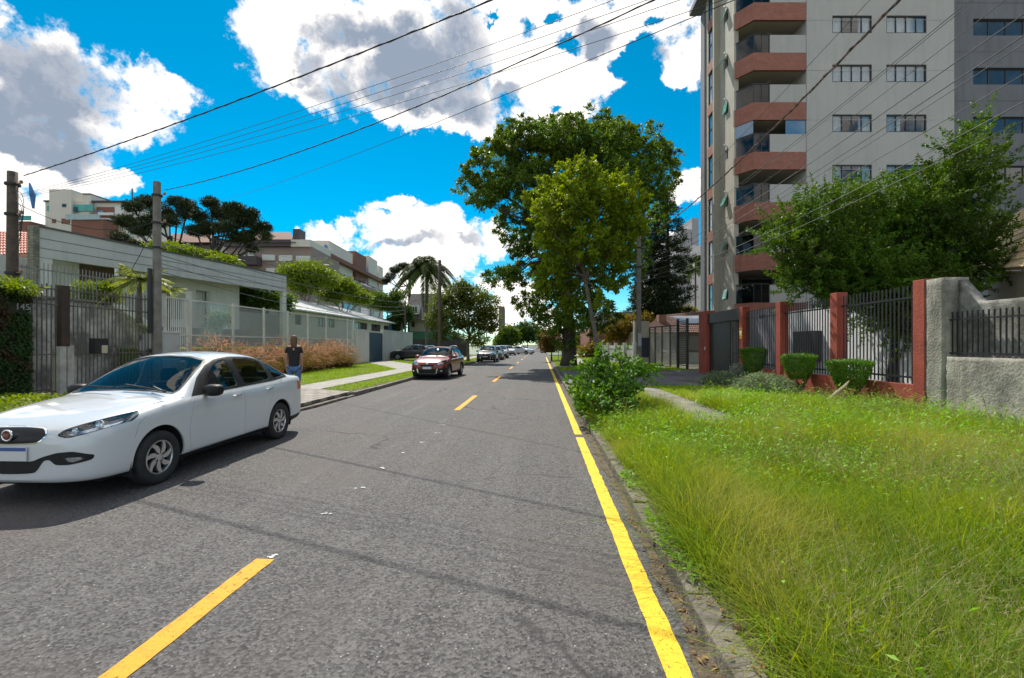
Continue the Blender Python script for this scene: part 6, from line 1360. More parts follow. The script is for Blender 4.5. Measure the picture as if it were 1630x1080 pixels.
# the big bush at the right kerb
B_ = [BL(948,610,9.4,34,26,.5),BL(985,620,9.2,32,26,.5),BL(938,640,8.8,22,20,.35),BL(965,645,8.8,34,24,.45),BL(1000,600,9.8,20,16,.3),BL(1022,592,10.0,16,9,.2),BL(965,585,9.4,22,12,.3),BL(938,585,9.4,12,12,.2),BL(992,578,9.4,10,12,.2),BL(922,615,9,10,10,.2),BL(1035,600,10.2,8,8,.15),BL(962,570,9.4,10,8,.15)]
shrub('verge_bush', 'glossy leafed bush growing beside the yellow edge line on the right', B_, L_bush, 330, 10, .115, .058, .18, 9, shell=.2, elong=1.2)
TG = 'clipped topiary shrubs in front of the red fence'
for (px, d, yt, yb_, w, lb) in ((1200, 17.0, 558, 596, 20, 'clipped cup shaped topiary nearest the entrance gate'), (1272, 13.6, 568, 604, 25, 'clipped cup shaped topiary in the middle of the three'), (1353, 11.3, 578, 618, 31, 'widest clipped topiary, nearest the old grey wall')):
    yc = (yt+yb_)/2; b = BL(px, yc, d, w, (yb_-yt)/2); t = thing('topiary', lb, 'shrub', (b[0], b[1], .12), 0, TG)
    mb = MB('world'); r = random.Random(px)
    for k in range(5): limb(mb, (b[0]+r.uniform(-.05,.05), b[1], .1), (b[0]+r.uniform(-.7,.7)*b[3], b[1]+r.uniform(-.7,.7)*b[4], b[2]), .03, .012, 4, .15, 6, r)
    mb.build('stems', bark, t); g = np.random.default_rng(px); n = 7500
    th = g.random(n)*6.283; zz_ = g.random(n); rad = (.45+.55*zz_**.6)*(1+.04*np.sin(th*3)); top = g.random(n) < .38; rad = np.where(top, rad*0+np.sqrt(g.random(n)), rad*(.86+.17*g.random(n)+.05*np.sin(zz_*9+th*5))); zz_ = np.where(top, 1.0+.045*g.normal(size=n)+.04*np.sin(th*2)*rad, zz_)
    pos = np.stack([b[0]+np.cos(th)*rad*b[3], b[1]+np.sin(th)*rad*b[3], b[2]-b[5]+zz_*2*b[5]], 1); nrm = unit(np.stack([np.cos(th), np.sin(th), np.where(top, 2., .2)], 1)+g.normal(size=(n,3))*.5); ax = unit(np.cross(nrm, g.normal(size=(n,3)))+np.array([0,0,.7]))
    v = leaf_arrays(pos, ax, nrm, .05, .022); link('foliage', rawmesh('foliage', v, 4, np.arange(len(v)), g.random(n)), L_top, t, world=True)
shrub('grey_shrub', 'low grey green mound shrub at the foot of the entrance gate', [BL(1148,606,16.6,28,13,.5),BL(1130,610,16.4,14,9,.3)], L_gry, 700, 9, .06, .028, .14, 12, shell=.75, stem=False)
shrub('grey_shrub', 'larger grey green mound shrub between the first and second topiaries', [BL(1215,612,14.2,34,17,.6),BL(1245,618,13.6,26,14,.5),BL(1190,618,14.2,18,10,.4)], L_gry, 1100, 9, .06, .028, .14, 13, shell=.75, stem=False)
shrub('grey_shrub', 'small pale silvery shrub touching the first topiary', [BL(1176,590,17.4,10,10,.3)], leafmat('leaf_silver', (.24,.27,.20), (.32,.34,.27), .3), 200, 9, .06, .028, .14, 14, shell=.6, stem=False)

# ------------------------------------------------------------------ grass
def inside(x, y, poly):
    r = np.zeros(len(x), bool); n = len(poly)
    for i in range(n):
        (x1, y1), (x2, y2) = poly[i], poly[(i+1) % n]
        c = ((y1 > y) != (y2 > y)) & (x < (x2-x1)*(y-y1)/(y2-y1+1e-9)+x1); r ^= c
    return r
def nz(x, y, s, seed):
    """cheap smooth value noise"""
    g = np.random.default_rng(seed); t = g.random((64, 64)); xs, ys_ = x*s+100, y*s+100; xi, yi = np.floor(xs).astype(int), np.floor(ys_).astype(int); fx, fy = xs-xi, ys_-yi; fx = fx*fx*(3-2*fx); fy = fy*fy*(3-2*fy)
    a = t[xi%64, yi%64]; b = t[(xi+1)%64, yi%64]; c = t[xi%64, (yi+1)%64]; d = t[(xi+1)%64, (yi+1)%64]; return (a*(1-fx)+b*fx)*(1-fy)+(c*(1-fx)+d*fx)*fy
PATHR = [(2.75,8.4),(3.9,8.8),(3.8,15.7),(2.7,15.5)]; RUB = [(2.5,7.6),(3.95,7.9),(4.0,9.0),(2.6,8.8)]
G_tall = leafmat('grass_tall', (0.1492, 0.2438, 0.0144), (0.3098, 0.3953, 0.036), .42, .7, patch=(.34,.345,.07), spec=.08, pscale=.9); G_dry = leafmat('grass_dry', (0.312, 0.264, 0.102), (0.456, 0.372, 0.192), .35, .7); G_lawn = leafmat('grass_lawn', (0.1788, 0.3135, 0.0138), (0.3038, 0.4374, 0.0248), .35, .55); G_broad = leafmat('weed_leaf', (0.1237, 0.3042, 0.0238), (0.2475, 0.4446, 0.0495), .35, .45)
def vzn(x, y): e = np.clip((x-XR-.15)/.5, 0, 1); return .09+.05*e+.035*np.sin(x*1.3+y*.7)*np.sin(y*.9-x*.4)*e
g = np.random.default_rng(31)
def scat(n, x0, x1, y0, y1, bias=1.0):
    x = x0+(x1-x0)*g.random(n); y = y0+(y1-y0)*g.random(n)**bias; return x, y
# tall weeds
x, y = scat(200000, XR+.12, 8.05, .8, 12.8, 1.35)
lawnz = (y > 10.9+.5*np.sin(x*2)) & (x > 3.9)
keep = ~inside(x, y, PATHR) & ~inside(x, y, RUB) & ~lawnz & ~((x < XR+.22) & (nz(x, y, 2.2, 3) < .5))
x, y = x[keep], y[keep]; dens = nz(x, y, .9, 5); h = (.12+.26*dens+.12*nz(x, y, 3.1, 6))*np.clip((x-XR)/.5+.45, .45, 1)*(1+.15*g.normal(size=len(x))); h = np.clip(h, .05, .6)*np.clip((8.35-x)/1.5, .35, 1)*np.where((x > 5.8) & (y > 8.5), .6, 1)
far = np.clip(y/6, 1, 2.2); base = np.stack([x, y, vzn(x, y)-.01], 1)
tag(link('tall_grass', blade_mesh('tall_grass', base, h, .0058*far*(.6+.8*g.random(len(x))), 3, 3, .45, .7), G_tall), kind='stuff')
# lawn and short turf under the weeds
x, y = scat(95000, XR+.15, 8.05, 1.5, 16.4, 1.0); keep = ~inside(x, y, PATHR) & ~inside(x, y, RUB); x, y = x[keep], y[keep]
tag(link('lawn_grass', blade_mesh('lawn_grass', np.stack([x, y, vzn(x, y)-.005], 1), (.045+.05*g.random(len(x))), .010*np.clip(y/6, .8, 2)*(.6+.8*g.random(len(x))), 4, 2, .5, .6), G_lawn), kind='stuff')
x, y = scat(9000, 1.2, 60, 26, 60, 1.0); keep = (x > 1.2) & (x < 8.5) & ~((y > 29.5) & (y < 31)); x, y = x[keep], y[keep]
# dry seed stalks
cx, cy = scat(620, 1.2, 8.0, 1.0, 11.5, 1.5); ok = (nz(cx, cy, .55, 9) > .48) & ((cy < 5.5) | (g.random(len(cx)) < .30)) & ~inside(cx, cy, PATHR); cx, cy = cx[ok], cy[ok]; k = 26
x = np.repeat(cx, k)+g.normal(size=len(cx)*k)*.16; y = np.repeat(cy, k)+g.normal(size=len(cx)*k)*.16; ok = (x > XR+.2) & (x < 8.0); x, y = x[ok], y[ok]; n = len(x); h = .30+.36*g.random(n); bz = vzn(x, y)
tag(link('seed_stalks', blade_mesh('seed_stalks', np.stack([x, y, bz], 1), h, .0034*np.clip(y/5, 1, 2.2), 6, 3, .5, .5), G_dry), kind='stuff')
# fine seed heads: sprays of tiny strips near the stalk tops
m_ = 5; idx = np.repeat(np.arange(n), m_); pos = np.stack([x[idx]+g.normal(size=n*m_)*.05, y[idx]+g.normal(size=n*m_)*.05, bz[idx]+h[idx]*(.55+.4*g.random(n*m_))], 1); ax = unit(g.normal(size=(n*m_, 3))*.6+np.array([.2, -.2, .7])); nr_ = unit(g.normal(size=(n*m_, 3)))
v = leaf_arrays(pos, ax, nr_, .034*(.6+.8*g.random(n*m_)), .0030); tag(link('seed_heads', rawmesh('seed_heads', v, 4, np.arange(len(v)), g.random(n*m_)), leafmat('seed_head', (.26,.25,.12), (.42,.36,.22), .4, .8)), kind='stuff')
cx, cy = scat(520, 1.15, 7.6, 1.0, 11.0, 1.2); ok = ~inside(cx, cy, PATHR) & ~inside(cx, cy, RUB); cx, cy = cx[ok], cy[ok]; k = 90; n = len(cx)*k; a = g.random(n)*6.283; r0 = np.abs(g.normal(size=n))*.055; x = np.repeat(cx, k)+np.cos(a)*r0; y = np.repeat(cy, k)+np.sin(a)*r0; ok = x > XR+.12; x, y, a = x[ok], y[ok], a[ok]; n = len(x)
tag(link('grass_clumps', blade_mesh('grass_clumps', np.stack([x, y, vzn(x, y)], 1), (.22+.26*g.random(n))*np.clip((8.3-x)/1.2, .4, 1), .0075*np.clip(y/6, 1, 1.8), 16, 4, .55, .9, az=a), leafmat('clump_grass', (0.0825, 0.169, 0.011), (0.195, 0.273, 0.022), .38, .6)), kind='stuff')
# broad leaved weeds in clumps
cx, cy = scat(2700, 1.1, 8.0, 1.0, 12.0, .85); ok = ~inside(cx, cy, PATHR) & ((nz(cx, cy, .5, 14) > .60) | ((cx > 3.6) & (nz(cx, cy, .8, 15) > .32))) & (g.random(len(cx)) < np.clip((cy-1.5)/4, .15, 1)); cx, cy = cx[ok], cy[ok]; k = 22; n = len(cx)*k
sz = np.repeat(.10+.12*g.random(len(cx)), k); x = np.repeat(cx, k)+g.normal(size=n)*sz*.8; y = np.repeat(cy, k)+g.normal(size=n)*sz*.8; z = vzn(x, y)+.04+np.abs(g.normal(size=n))*sz*.9
a = g.random(n)*6.283; ax = unit(np.stack([np.cos(a), np.sin(a), .35+.5*g.normal(size=n)], 1)); nr_ = unit(np.stack([-.3*np.cos(a), -.3*np.sin(a), np.ones(n)], 1)+g.normal(size=(n, 3))*.3)
v = leaf_arrays(np.stack([x, y, z], 1), ax, nr_, (.055+.05*g.random(n))*np.clip(y/7, .55, 1.3), .020); tag(link('broad_leaf_weeds', rawmesh('broad_leaf_weeds', v, 4, np.arange(len(v)), g.random(n)), G_broad), kind='stuff')
# low creeping growth over the kerb
x = XR+.02+g.random(2600)**1.5*.30; y = 1.5+g.random(2600)*16; ok = nz(x*0, y, 1.6, 21) > .52; x, y = x[ok], y[ok]; n = len(x); a = g.random(n)*6.283; ax = unit(np.stack([np.cos(a)-.3, np.sin(a), .4*np.ones(n)], 1)); nr_ = unit(np.stack([0*a, 0*a, np.ones(n)], 1)+g.normal(size=(n,3))*.4)
v = leaf_arrays(np.stack([x, y, .11+.05*g.random(n)], 1), ax, nr_, .06+.04*g.random(n), .03); tag(link('kerb_weeds', rawmesh('kerb_weeds', v, 4, np.arange(len(v)), g.random(n)), G_broad), kind='stuff')
# fallen leaves along the gutter
x = XR-.06+g.random(420)*.26-.03; y = 1.5+g.random(420)**1.3*12; n = len(x); a = g.random(n)*6.283; ax = np.stack([np.cos(a), np.sin(a), .15*g.normal(size=n)], 1); nr_ = unit(np.stack([.3*g.normal(size=n), .3*g.normal(size=n), np.ones(n)], 1)); z = np.where(x > XR, .118, .014)
v = leaf_arrays(np.stack([x, y, z], 1), unit(ax), nr_, .03+.03*g.random(n), .018); tag(link('fallen_leaves', rawmesh('fallen_leaves', v, 4, np.arange(len(v)), g.random(n)), leafmat('dead_leaf', (.30,.19,.08), (.16,.09,.05), .1, .8)), kind='stuff')
# right far strip, left lawns
x, y = scat(26000, 1.1, 8.4, 26, 58, 1.2); ok = ~((y > 29.3) & (y < 31.2)) & ~((x > 2.5) & (x < 4.1) & (y > 33)); x, y = x[ok], y[ok]
tag(link('lawn_grass', blade_mesh('lawn_grass', np.stack([x, y, vzn(x, y)], 1), .07+.05*g.random(len(x)), .035, 8, 2, .5, .6), G_lawn), kind='stuff')
AP = [(-5.7,10.3),(-5.7,13.9),(-7.1,14.5),(-14.6,15.8),(-14.6,12.2),(-9.2,11.1)]; GPA = [(-14.2,36.3),(-14.2,41.1),(-8.3,31.6),(-8.3,26.1)]
x, y = scat(150000, -14.1, -5.85, 6, 58, 1.35); lk = np.where(y < 8.3, -6.2, np.where(y < 10.6, -6.2+.5*(y-8.3)/2.3, -5.8)); ok = (x < lk-.22) & ~inside(x, y, AP) & ~inside(x, y, GPA) & ~((x > -8.52) & (x < -7.08) & (y > 14.2)) & ~((x < -8.4) & (y > 41) & (y < 43.7) & (nz(x, y, 1.2, 8) < .6)); x, y = x[ok], y[ok]
edge = np.minimum(1, .5+nz(x, y, 1.1, 4)); zl = .13+.014*np.sin(x*1.3+y*.7)
tag(link('left_lawn', blade_mesh('left_lawn', np.stack([x, y, zl-.01], 1), (.05+.07*g.random(len(x)))*edge, .014*np.clip(y/12, .8, 2.6), 9, 2, .5, .6), G_lawn), kind='stuff')
x, y = scat(26000, -20, -14.7, 17, 33, 1.0); tag(link('garden_lawn', blade_mesh('garden_lawn', np.stack([x, y, 1.42+0*x], 1), .05+.04*g.random(len(x)), .03, 10, 2, .5, .6), G_lawn), kind='stuff')
# ground cover by the gate, left of the white car
n = 9000; x = -13.9+g.random(n)*6.2; y = 7+g.random(n)*3.9; ok = ~inside(x, y, AP); x, y = x[ok], y[ok]; n = len(x); a = g.random(n)*6.283; ax = unit(np.stack([np.cos(a), np.sin(a), .6+.3*g.normal(size=n)], 1)); nr_ = unit(np.stack([0*a, 0*a, np.ones(n)], 1)+g.normal(size=(n,3))*.5)
v = leaf_arrays(np.stack([x, y, .16+.16*g.random(n)], 1), ax, nr_, .12, .055); tag(link('ground_cover', rawmesh('ground_cover', v, 4, np.arange(len(v)), g.random(n)), L_lime), kind='stuff')
# feather grass hedge
fg = thing('feather_grass', 'long bed of tan feathery fountain grass in front of the glass fence', 'grass bed', (-12.9, 23, .12)); ya_, yb_ = YW(322, -13.2), YW(556, -12.8)
rr = random.Random(5); cl = []; yv = ya_
while yv < yb_: cl.append((-12.75+rr.uniform(-.25,.25), yv, rr.uniform(.85, 1.25))); cl.append((-13.55+rr.uniform(-.2,.2), yv+.5, rr.uniform(1.0, 1.35))); yv += rr.uniform(.75, 1.15)
cl = np.array(cl); k = 420; n = len(cl)*k; ci = np.repeat(np.arange(len(cl)), k); a = g.random(n)*6.283; r0 = g.random(n)*.18
link('leaves', blade_mesh('leaves', np.stack([cl[ci,0]+np.cos(a)*r0, cl[ci,1]+np.sin(a)*r0, np.full(n, .12)], 1), cl[ci,2]*(.65+.55*g.random(n)), .018, 12, 5, .42, .75, az=a), leafmat('feather_leaf', (.10,.10,.02), (.20,.14,.04), .35, .7, patch=(.19,.12,.045), pscale=1.5), fg, world=True)
k = 105; n = len(cl)*k; ci = np.repeat(np.arange(len(cl)), k); a = g.random(n)*6.283; el = g.random(n)**.8*1.45; Rr = cl[ci,2]*(.85+.4*g.random(n))
out = np.stack([np.cos(a)*np.cos(el), np.sin(a)*np.cos(el), np.sin(el)], 1); P0 = np.stack([cl[ci,0], cl[ci,1], np.full(n, .25)], 1)+out*Rr[:, None]*np.array([.72, .72, 1.08]); ax = unit(out*np.array([1, 1, .55])+g.normal(size=(n,3))*.18+np.array([.1,-.1,.1])); nr_ = unit(g.normal(size=(n, 3))+.3); pl_ = []
for q in range(4):
    pl_ += [leaf_arrays(P0, ax, nr_, .095, .036-.005*q, .05), leaf_arrays(P0, ax, unit(np.cross(ax, nr_)), .095, .036-.005*q, .05)]; P0 = P0+ax*.062; ax = unit(ax+np.array([0, 0, -.34]))
v = np.concatenate(pl_); link('plumes', rawmesh('plumes', v, 4, np.arange(len(v)), np.tile(g.random(n), 8)), leafmat('feather_plume', (.36,.22,.12), (.58,.40,.26), .35, .8), fg, world=True)
# tufts of dry grass and a dead leaf in front of the red fence
for (px, d, hh_, sd, lb) in ((1440, 10.6, .42, 3, 'arching dry grass tuft before the last red pillar'), (1330, 11.0, .5, 4, 'brownish purple grass clump under the widest topiary')):
    c = GP(px, d); n = 420; a = g.random(n)*6.283; rr_ = g.random(n)*.14; t = thing('grass_tuft', lb, 'grass tuft', c)
    link('blades', blade_mesh('blades', np.stack([c[0]+np.cos(a)*rr_, c[1]+np.sin(a)*rr_, np.full(n, .14)], 1), hh_*(.6+.6*g.random(n)), .016, sd, 4, .5, 1.1), G_dry if sd == 3 else leafmat('purple_grass', (.10,.07,.05), (.18,.16,.05), .35), t, world=True)
dl = MB('world'); a = PT(1345, 640, 10.2); dl.tube([PT(1250, 668, 9.6), PT(1300, 650, 10.0), PT(1345, 615, 10.6), PT(1352, 606, 10.7)], [.012, .02, .035, .006], 6); tag(dl.build('dead_frond', mat('straw', (.42,.36,.22), (.30,.25,.15), 8, .8)), 'long dry straw coloured frond leaning in the grass by the second topiary', 'dead frond')
# ================================================================== poles, cables, sign, person, rubble
polem = mat('pole_concrete', (.24,.22,.20), (.15,.135,.12), 3, .9, .6, 30); cabm = mat('cable_black', (.02,.02,.022), rough=.6); cabg = mat('cable_grey', (.16,.16,.17), (.08,.08,.085), 2, .5); insm = mat('porcelain', (.30,.16,.10), rough=.3); wood = mat('pole_wood', (.12,.09,.07), (.07,.055,.045), 6, .9, .8, 20)
def pole(name, label, base, h, r0, r1, mt, rings=()):
    t = thing(name, label, 'pole', base); mb = MB('world'); b = Vector(base); n = 8 if mt is not wood else 12; mb.tube([b+Vector((0,0,h*q/5)) for q in range(6)], [r0+(r1-r0)*q/5 for q in range(6)], n); mb.build('shaft', mt, t, smooth=(mt is wood))
    for z in rings:
        m = MB('world'); m.tube([b+Vector((0,0,z)), b+Vector((0,0,z+.07))], r0+.02, 10); m.build('band', cabm, t)
        m = MB('world'); m.bar(b+Vector((0,-.02,z+.04)), b+Vector((.32,-.04,z+.05)), .03); m.lathe([(0,-.05),(.035,-.05),(.05,0),(.03,.04),(0,.05)], b+Vector((.34,-.05,z+.09)), 'z', 10); m.build('insulator', insm, t)
    return t
P1b = PT(20, 560, 13.6); P1 = pole('utility_pole', 'dark weathered utility pole at the left edge, rising behind the ivy wall', (P1b.x, P1b.y, .1), PT(20, 274, 13.6).z-.1, .16, .12, wood, (3.6, 5.35, 6.25))
P2b = PT(250, 560, 16.6); P2 = pole('utility_pole', 'pale concrete utility pole beside the white planter, second from the left', (P2b.x, P2b.y, .1), PT(250, 290, 16.6).z-.1, .15, .12, polem, (5.0, 5.9, 6.9))
m = MB('world'); q = P2b; m.tube([(q.x-.1, q.y-.2, 2.0), (q.x-.1, q.y-.2, 4.35)], .07, 8); m.build('cable_duct', bar, P2)
P3b = GP(1017, 28); P3 = pole('utility_pole', 'grey square utility pole at the right kerb beyond the bush', P3b, 9.0, .17, .12, polem, (6.2, 7.4, 8.4))
m = MB('world'); m.box(P3b[0]-.10, P3b[0]+.10, P3b[1]-.24, P3b[1]-.165, 1.5, 2.3); m.build('junction_box', mat('grey_box', (.35,.35,.36), rough=.5), P3)
P4b = GP(700, 38); P4 = pole('utility_pole', 'dark utility pole rising beside the drooping palm', P4b, PT(700, 415, 38).z-.1, .17, .13, wood, (6.5,))
P5b = GP(645, 52); P5 = pole('utility_pole', 'slim pole before the dark steep roofed house', P5b, 6.5, .12, .10, wood)
PN = C2W(6.35, 5.0, .1); P6 = pole('utility_pole', 'concrete utility pole just outside the right edge of the view', tuple(PN), 8.3, .17, .13, polem, (5.2, 6.6, 7.6))
def cable(name, label, p, q, sag, r=.012, n=18, tw=0, group=None):
    p = Vector(p); q = Vector(q); pts = []
    for i in range(n+1):
        t = i/n; v = p.lerp(q, t); v.z -= sag*4*t*(1-t); pts.append(v)
    m = MB('world'); m.tube(pts, r, 6)
    if tw:
        pts2 = [v+Vector((0, 0, tw*math.sin(i*2.1)+.0))+Vector((tw*math.cos(i*2.1), 0, 0)) for i, v in enumerate([p.lerp(q, k/90)-Vector((0,0,sag*4*(k/90)*(1-k/90))) for k in range(91)])]; m.tube(pts2, r*.8, 5)
    return tag(m.build(name, cabm), label, 'cable', group)
def thru(px, py, start, rP, dP, zP):
    """end point on the far side pole so that the span leaves along the photographed line"""
    return C2W(rP, dP, zP)
top1 = PT(38, 280, 13.6); E = C2W(6.3, 5.0, 8.15)
cable('service_cable', 'thick twisted cable from the left edge pole top over the street', top1, E, .25, .014, 24, .016)
low1 = PT(30, 310, 13.6); GC = 'thin parallel wires crossing the street from the left edge pole'
for i, (dz, dd) in enumerate(((0,0), (-.12, .12), (-.25, .2), (-.42, .3))):
    cable('wire', ('topmost', 'second', 'third', 'lowest')[i]+' of the four parallel wires from the left edge pole', low1+Vector((0,0,-.03*i)), C2W(6.3, 5.0+dd, 7.35+dz), .30+.03*i, .005, 22, 0, GC)
top2 = PT(262, 303, 16.6)
cable('service_cable', 'sagging cable from the second left pole, rising over the street to the right', top2, C2W(6.3, 5.0, 7.75), .62, .012, 26, .012)
cable('service_cable', 'thin cable running just under the sagging cable of the second left pole', PT(350, 320, 40), C2W(6.3, 5.0, 7.0), .35, .009, 22)
GW = 'wires strung along the right kerb between the two right poles'
A3 = Vector(P3b)
for i, (za, zb_, sg, r_, xo) in enumerate(((8.3, 8.0, .25, .010, .0), (7.4, 6.55, .35, .012, .1), (7.2, 6.35, .38, .009, -.1), (6.9, 6.15, .42, .009, .05), (6.6, 5.75, .40, .014, .0), (6.45, 5.55, .42, .014, .1), (6.25, 5.35, .45, .010, -.05), (6.0, 5.0, .45, .010, 0), (5.8, 4.7, .5, .012, .08), (5.6, 4.4, .5, .009, -.05))):
    cable('wire', ('topmost wire','second wire from the top','third wire from the top','fourth wire from the top','fifth wire from the top','sixth wire from the top','seventh wire from the top','third wire from the bottom','second wire from the bottom','lowest wire')[i]+' strung along the right kerb before the grey tower', A3+Vector((xo, 0, za-A3.z)), (PN.x+xo, PN.y, zb_), sg, r_*.6, 20, 0, GW).data.materials[0] = cabg
cable('service_cable', 'thick twisted pinkish cable slanting across the grey apartment block', A3+Vector((0,0,7.9)), C2W(5.55, 5.0, 6.75), .55, .020, 26, .02).data.materials[0] = mat('cable_rust', (.30,.17,.14), (.06,.05,.05), 9, .7, lo=.45, hi=.55)
cable('service_cable', 'long wire running from the right pole away down the street', A3+Vector((0,0,7.9)), GP(905, 75, 8.5), .5, .02, 14)
for i, z in enumerate((8.2, 7.4, 6.6)): cable('wire', ('upper', 'middle', 'lower')[i]+' far wire from the dark pole by the palm across the street', Vector(P4b)+Vector((0,0,z-.4)), A3+Vector((0,0,z-.3)), .35, .012, 16, 0, 'far wires crossing the street')
cable('wire', 'wire between the dark pole and the slim pole on the left', Vector(P4b)+Vector((0,0,6.2)), Vector(P5b)+Vector((0,0,6.2)), .2, .015, 10)
for i, (pa, pb_) in enumerate((((250,350),(520,410)),((250,372),(640,440)),((250,345),(150,480)))):
    a = PT(*pa, 16.6); b = PT(*pb_, (45, 52, 20)[i]); cable('wire', ('upper','lower','short slack')[i]+' thin wire leaving the second left pole', a, b, (.6, .9, .8)[i], .011, 18)
cable('wire', 'low slack wire from the left edge pole along the fence line', PT(24, 322, 13.6), PT(250, 352, 16.6), .55, .010, 16)
for i in range(4): cable('wire', ('highest','second','third','lowest')[i]+' of the four grey wires between the second left pole and the slim far pole', P2b*1+Vector((0,0,(5.35,4.9,4.6,4.3)[i]-P2b.z)), Vector(P5b)+Vector((0,0,(6.3,5.8,5.4,5.0)[i])), .5+.1*i, .016, 18, 0, 'grey wires between the second left pole and the slim far pole').data.materials[0] = cabg
# thin white sagging hose like wires against the house and loops on the left edge pole
m = MB('world')
for k in range(5):
    pts = []; r = random.Random(k); c = PT(28, 325+k*9, 13.45)
    for q in range(11): t = q/10; pts.append(c+Vector((.05+.55*t*(1-t)*2*(1-.1*k), -.1, .35-1.0*t+.15*math.sin(t*6))))
    m.tube(pts, .008, 5)
m.build('cable_loops', cabm, P1)
m = MB('world'); c = PT(47, 300, 13.5); m.tube([c+Vector((0,0,.15)), c+Vector((.1,0,-.2)), c+Vector((.12,0,-.6))], [.02,.07,.03], 8); m.build('blue_wrap', mat('blue_plastic', (.05,.18,.45), rough=.4), P1)
# sign: no parking (E with a bar)
sgp = GP(889, 37); sg_ = thing('road_sign', 'small round no parking sign on a thin post before the huge tree', 'sign', sgp); m = MB('world'); m.tube([sgp, (sgp[0], sgp[1], 2.35)], .03, 8); m.build('post', mat('galvanised', (.35,.35,.36), rough=.5, metal=.4), sg_)
c = Vector((sgp[0], sgp[1]-.05, 2.05)); m = MB('world'); m.lathe([(0,-.01),(.27,-.01),(.27,.01),(0,.01)], c, 'y', 28); pl_ = m.build('disc', mat('sign_face_white', (.75,.75,.75), rough=.4), sg_)
m = MB('world'); m.lathe([(.20,-.014),(.265,-.014),(.265,-.0105),(.20,-.0105)], c, 'y', 28, closed=True); m.bar(c+Vector((-.15,-.015,.15)), c+Vector((.15,-.015,-.15)), .004, .05, up=(0,1,0)); m.build('red_ring', mat('sign_red', (.55,.02,.02), rough=.4), pl_)
me = text_mesh('E', .30, .002); me.transform(Matrix.Translation(c+Vector((0,-.0125,0))) @ Matrix.Rotation(R(90), 4, 'X')); link('letter', me, framem, pl_, world=True)
# broken concrete at the end of the old path
r = random.Random(9); rb = []
for i in range(16):
    x_ = r.uniform(2.7, 3.95); y_ = r.uniform(7.75, 8.95); s_ = r.uniform(.05, .2); bm = bmesh.new(); bmesh.ops.create_cube(bm, size=1)
    for v in bm.verts: v.co = Vector((v.co.x*s_*r.uniform(.7,1.3), v.co.y*s_*r.uniform(.7,1.2), v.co.z*.07*r.uniform(.6,1.4)))
    bmesh.ops.subdivide_edges(bm, edges=bm.edges[:], cuts=1)
    for v in bm.verts: v.co += Vector((r.uniform(-1,1), r.uniform(-1,1), r.uniform(-1,1)))*.010
    me = bpy.data.meshes.new('rubble'); bm.to_mesh(me); bm.free(); me.materials.append(conc_old); o = bpy.data.objects.new('concrete_chunk', me); COL.objects.link(o); o.location = (x_, y_, .19); o.rotation_euler = (r.uniform(-.25,.25), r.uniform(-.25,.25), r.uniform(0,3))
    tag(o, 'one of the broken grey concrete chunks at the near end of the old path', 'rubble', 'concrete rubble at the near end of the old path')
m = MB('world'); m.box(3.3, 4.0, 7.95, 8.5, .10, .24); o = m.build('kerb_fragment', mat('weathered_wood', (.12,.095,.07), (.05,.04,.03), 8, .95, 1, 25), bevel=.03); tag(o, 'dark weathered block lying across the broken end of the old path', 'block')
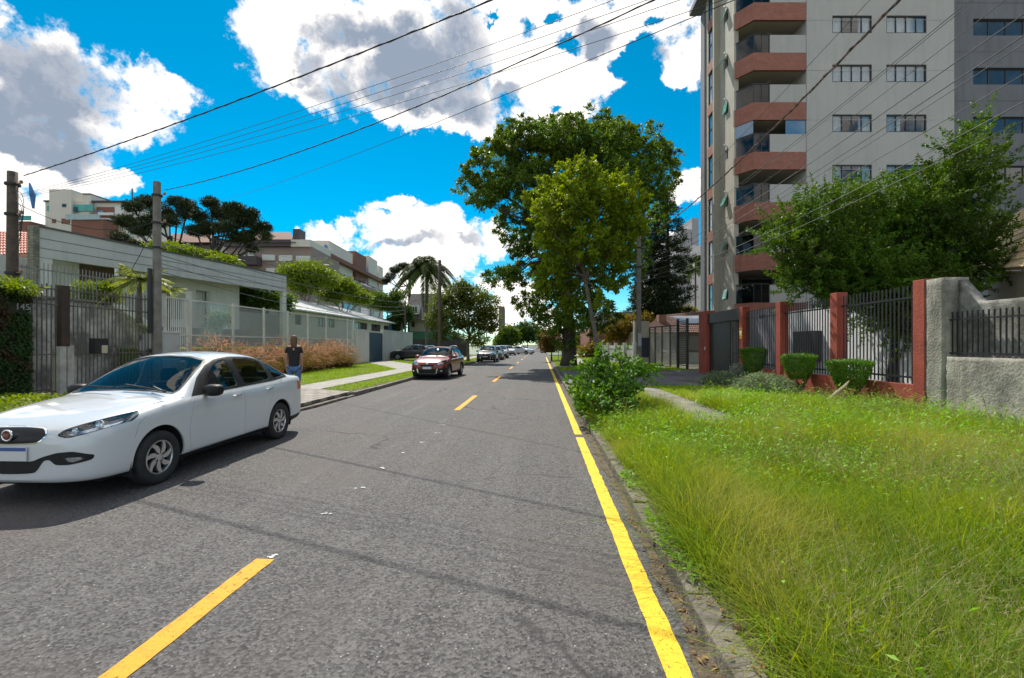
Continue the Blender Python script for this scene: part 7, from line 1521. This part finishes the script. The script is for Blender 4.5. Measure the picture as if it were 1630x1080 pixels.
# person standing behind the white car
def person():
    c = C2W((468-CXP)/F*12.0, 12.0, .16); t = thing('person', 'person in black top and blue jeans standing behind the white sedan', 'person', (c.x, c.y, .15), R(205))
    def skin(nm, js, es, mt, par, sub=2, root=0):
        me = bpy.data.meshes.new(nm); me.from_pydata([j[:3] for j in js], es, []); o = bpy.data.objects.new('t', me); COL.objects.link(o); sk = o.modifiers.new('s', 'SKIN'); sv = me.skin_vertices[0].data
        for i, j in enumerate(js): sv[i].radius = (j[3], j[4] if len(j) > 4 else j[3]); sv[i].use_root = (i == root)
        o.modifiers.new('b', 'SUBSURF').levels = sub; dg = bpy.context.evaluated_depsgraph_get(); dg.update(); r_ = bpy.data.meshes.new_from_object(o.evaluated_get(dg)); bpy.data.objects.remove(o); r_.materials.clear(); return link(nm, r_, mt, par, True)
    skin_m = mat('skin', (.42,.24,.17), (.38,.21,.15), 20, .55)
    J = [(0,0,.90,.13,.10),(0,-.01,1.08,.125,.09),(0,0,1.28,.15,.10),(0,.0,1.40,.09,.07),(0,-.01,1.47,.05,.05),(0,-.02,1.55,.075,.085),(0,-.01,1.60,.078,.09),(0,0,1.655,.05,.06)]
    E = [(i, i+1) for i in range(7)]
    for s in (1, -1):
        k = len(J); J += [(s*.155,0,1.365,.05),(s*.185,.02,1.14,.038),(s*.185,-.08,.93,.030),(s*.18,-.12,.85,.026,.034),(s*.175,-.15,.80,.022,.03)]; E += [(3, k), (k, k+1), (k+1, k+2), (k+2, k+3), (k+3, k+4)]
        k = len(J); J += [(s*.09,0,.84,.085),(s*.10,-.02,.48,.055),(s*.105,.02,.09,.036),(s*.11,-.10,.035,.035,.028)]; E += [(0, k), (k, k+1), (k+1, k+2), (k+2, k+3)]
    skin('body', J, E, skin_m, t)
    S = [(0,0,.80,.158,.128),(0,0,.93,.150,.120),(0,-.01,1.08,.14,.105),(0,0,1.28,.163,.112),(0,0,1.385,.11,.085)]; SE = [(0,1),(1,2),(2,3),(3,4)]
    for s in (1, -1): k = len(S); S += [(s*.155,0,1.36,.062),(s*.178,.01,1.20,.052)]; SE += [(3, k), (k, k+1)]
    skin('shirt', S, SE, mat('black_cloth', (.012,.012,.014), (.02,.02,.022), 12, .9), t)
    T_ = [(0,0,.90,.14,.112)]; TE = []
    for s in (1, -1): k = len(T_); T_ += [(s*.09,0,.82,.096),(s*.10,-.02,.48,.068),(s*.105,.015,.12,.052)]; TE += [(0, k), (k, k+1), (k+1, k+2)]
    skin('jeans', T_, TE, mat('denim', (.06,.12,.26), (.09,.16,.32), 15, .9), t)
    skin('hair', [(0,.055,1.36,.075,.035),(0,.06,1.46,.085,.05),(0,.045,1.56,.094,.075),(0,.02,1.635,.096,.098),(0,.0,1.69,.06,.065)], [(0,1),(1,2),(2,3),(3,4)], mat('brown_hair', (.09,.045,.02), (.14,.07,.03), 30, .6), t)
    for s in (1, -1):
        skin('shoe', [(s*.105,.04,.05,.045,.04),(s*.11,-.08,.035,.045,.03),(s*.115,-.15,.03,.035,.022)], [(0,1),(1,2)], blackp, t)
        for f in range(4): skin('finger', [(s*(.162+.012*f), -.145-.004*f, .80, .009),(s*(.160+.012*f), -.16, .765, .008),(s*(.158+.012*f), -.152, .735, .006)], [(0,1),(1,2)], skin_m, t, 1)
        skin('thumb', [(s*.155,-.125,.84,.010),(s*.140,-.155,.81,.009),(s*.138,-.165,.785,.007)], [(0,1),(1,2)], skin_m, t, 1)
    e = MB()
    for s in (1, -1): e.lathe([(0,-.004),(.009,-.002),(.011,.006)], (s*.032, -.108, 1.585), 'y', 10)
    e.build('eyes', mat('eye_dark', (.03,.02,.02), rough=.2), t); n = MB(); n.prism([(-.112,1.585),(-.130,1.545),(-.105,1.54)], 'x', -.012, .012); n.build('nose', skin_m, t); n = MB(); n.box(-.022, .022, -.112, -.098, 1.515, 1.524); n.build('mouth', mat('lip', (.35,.12,.10), rough=.5), t)
person()
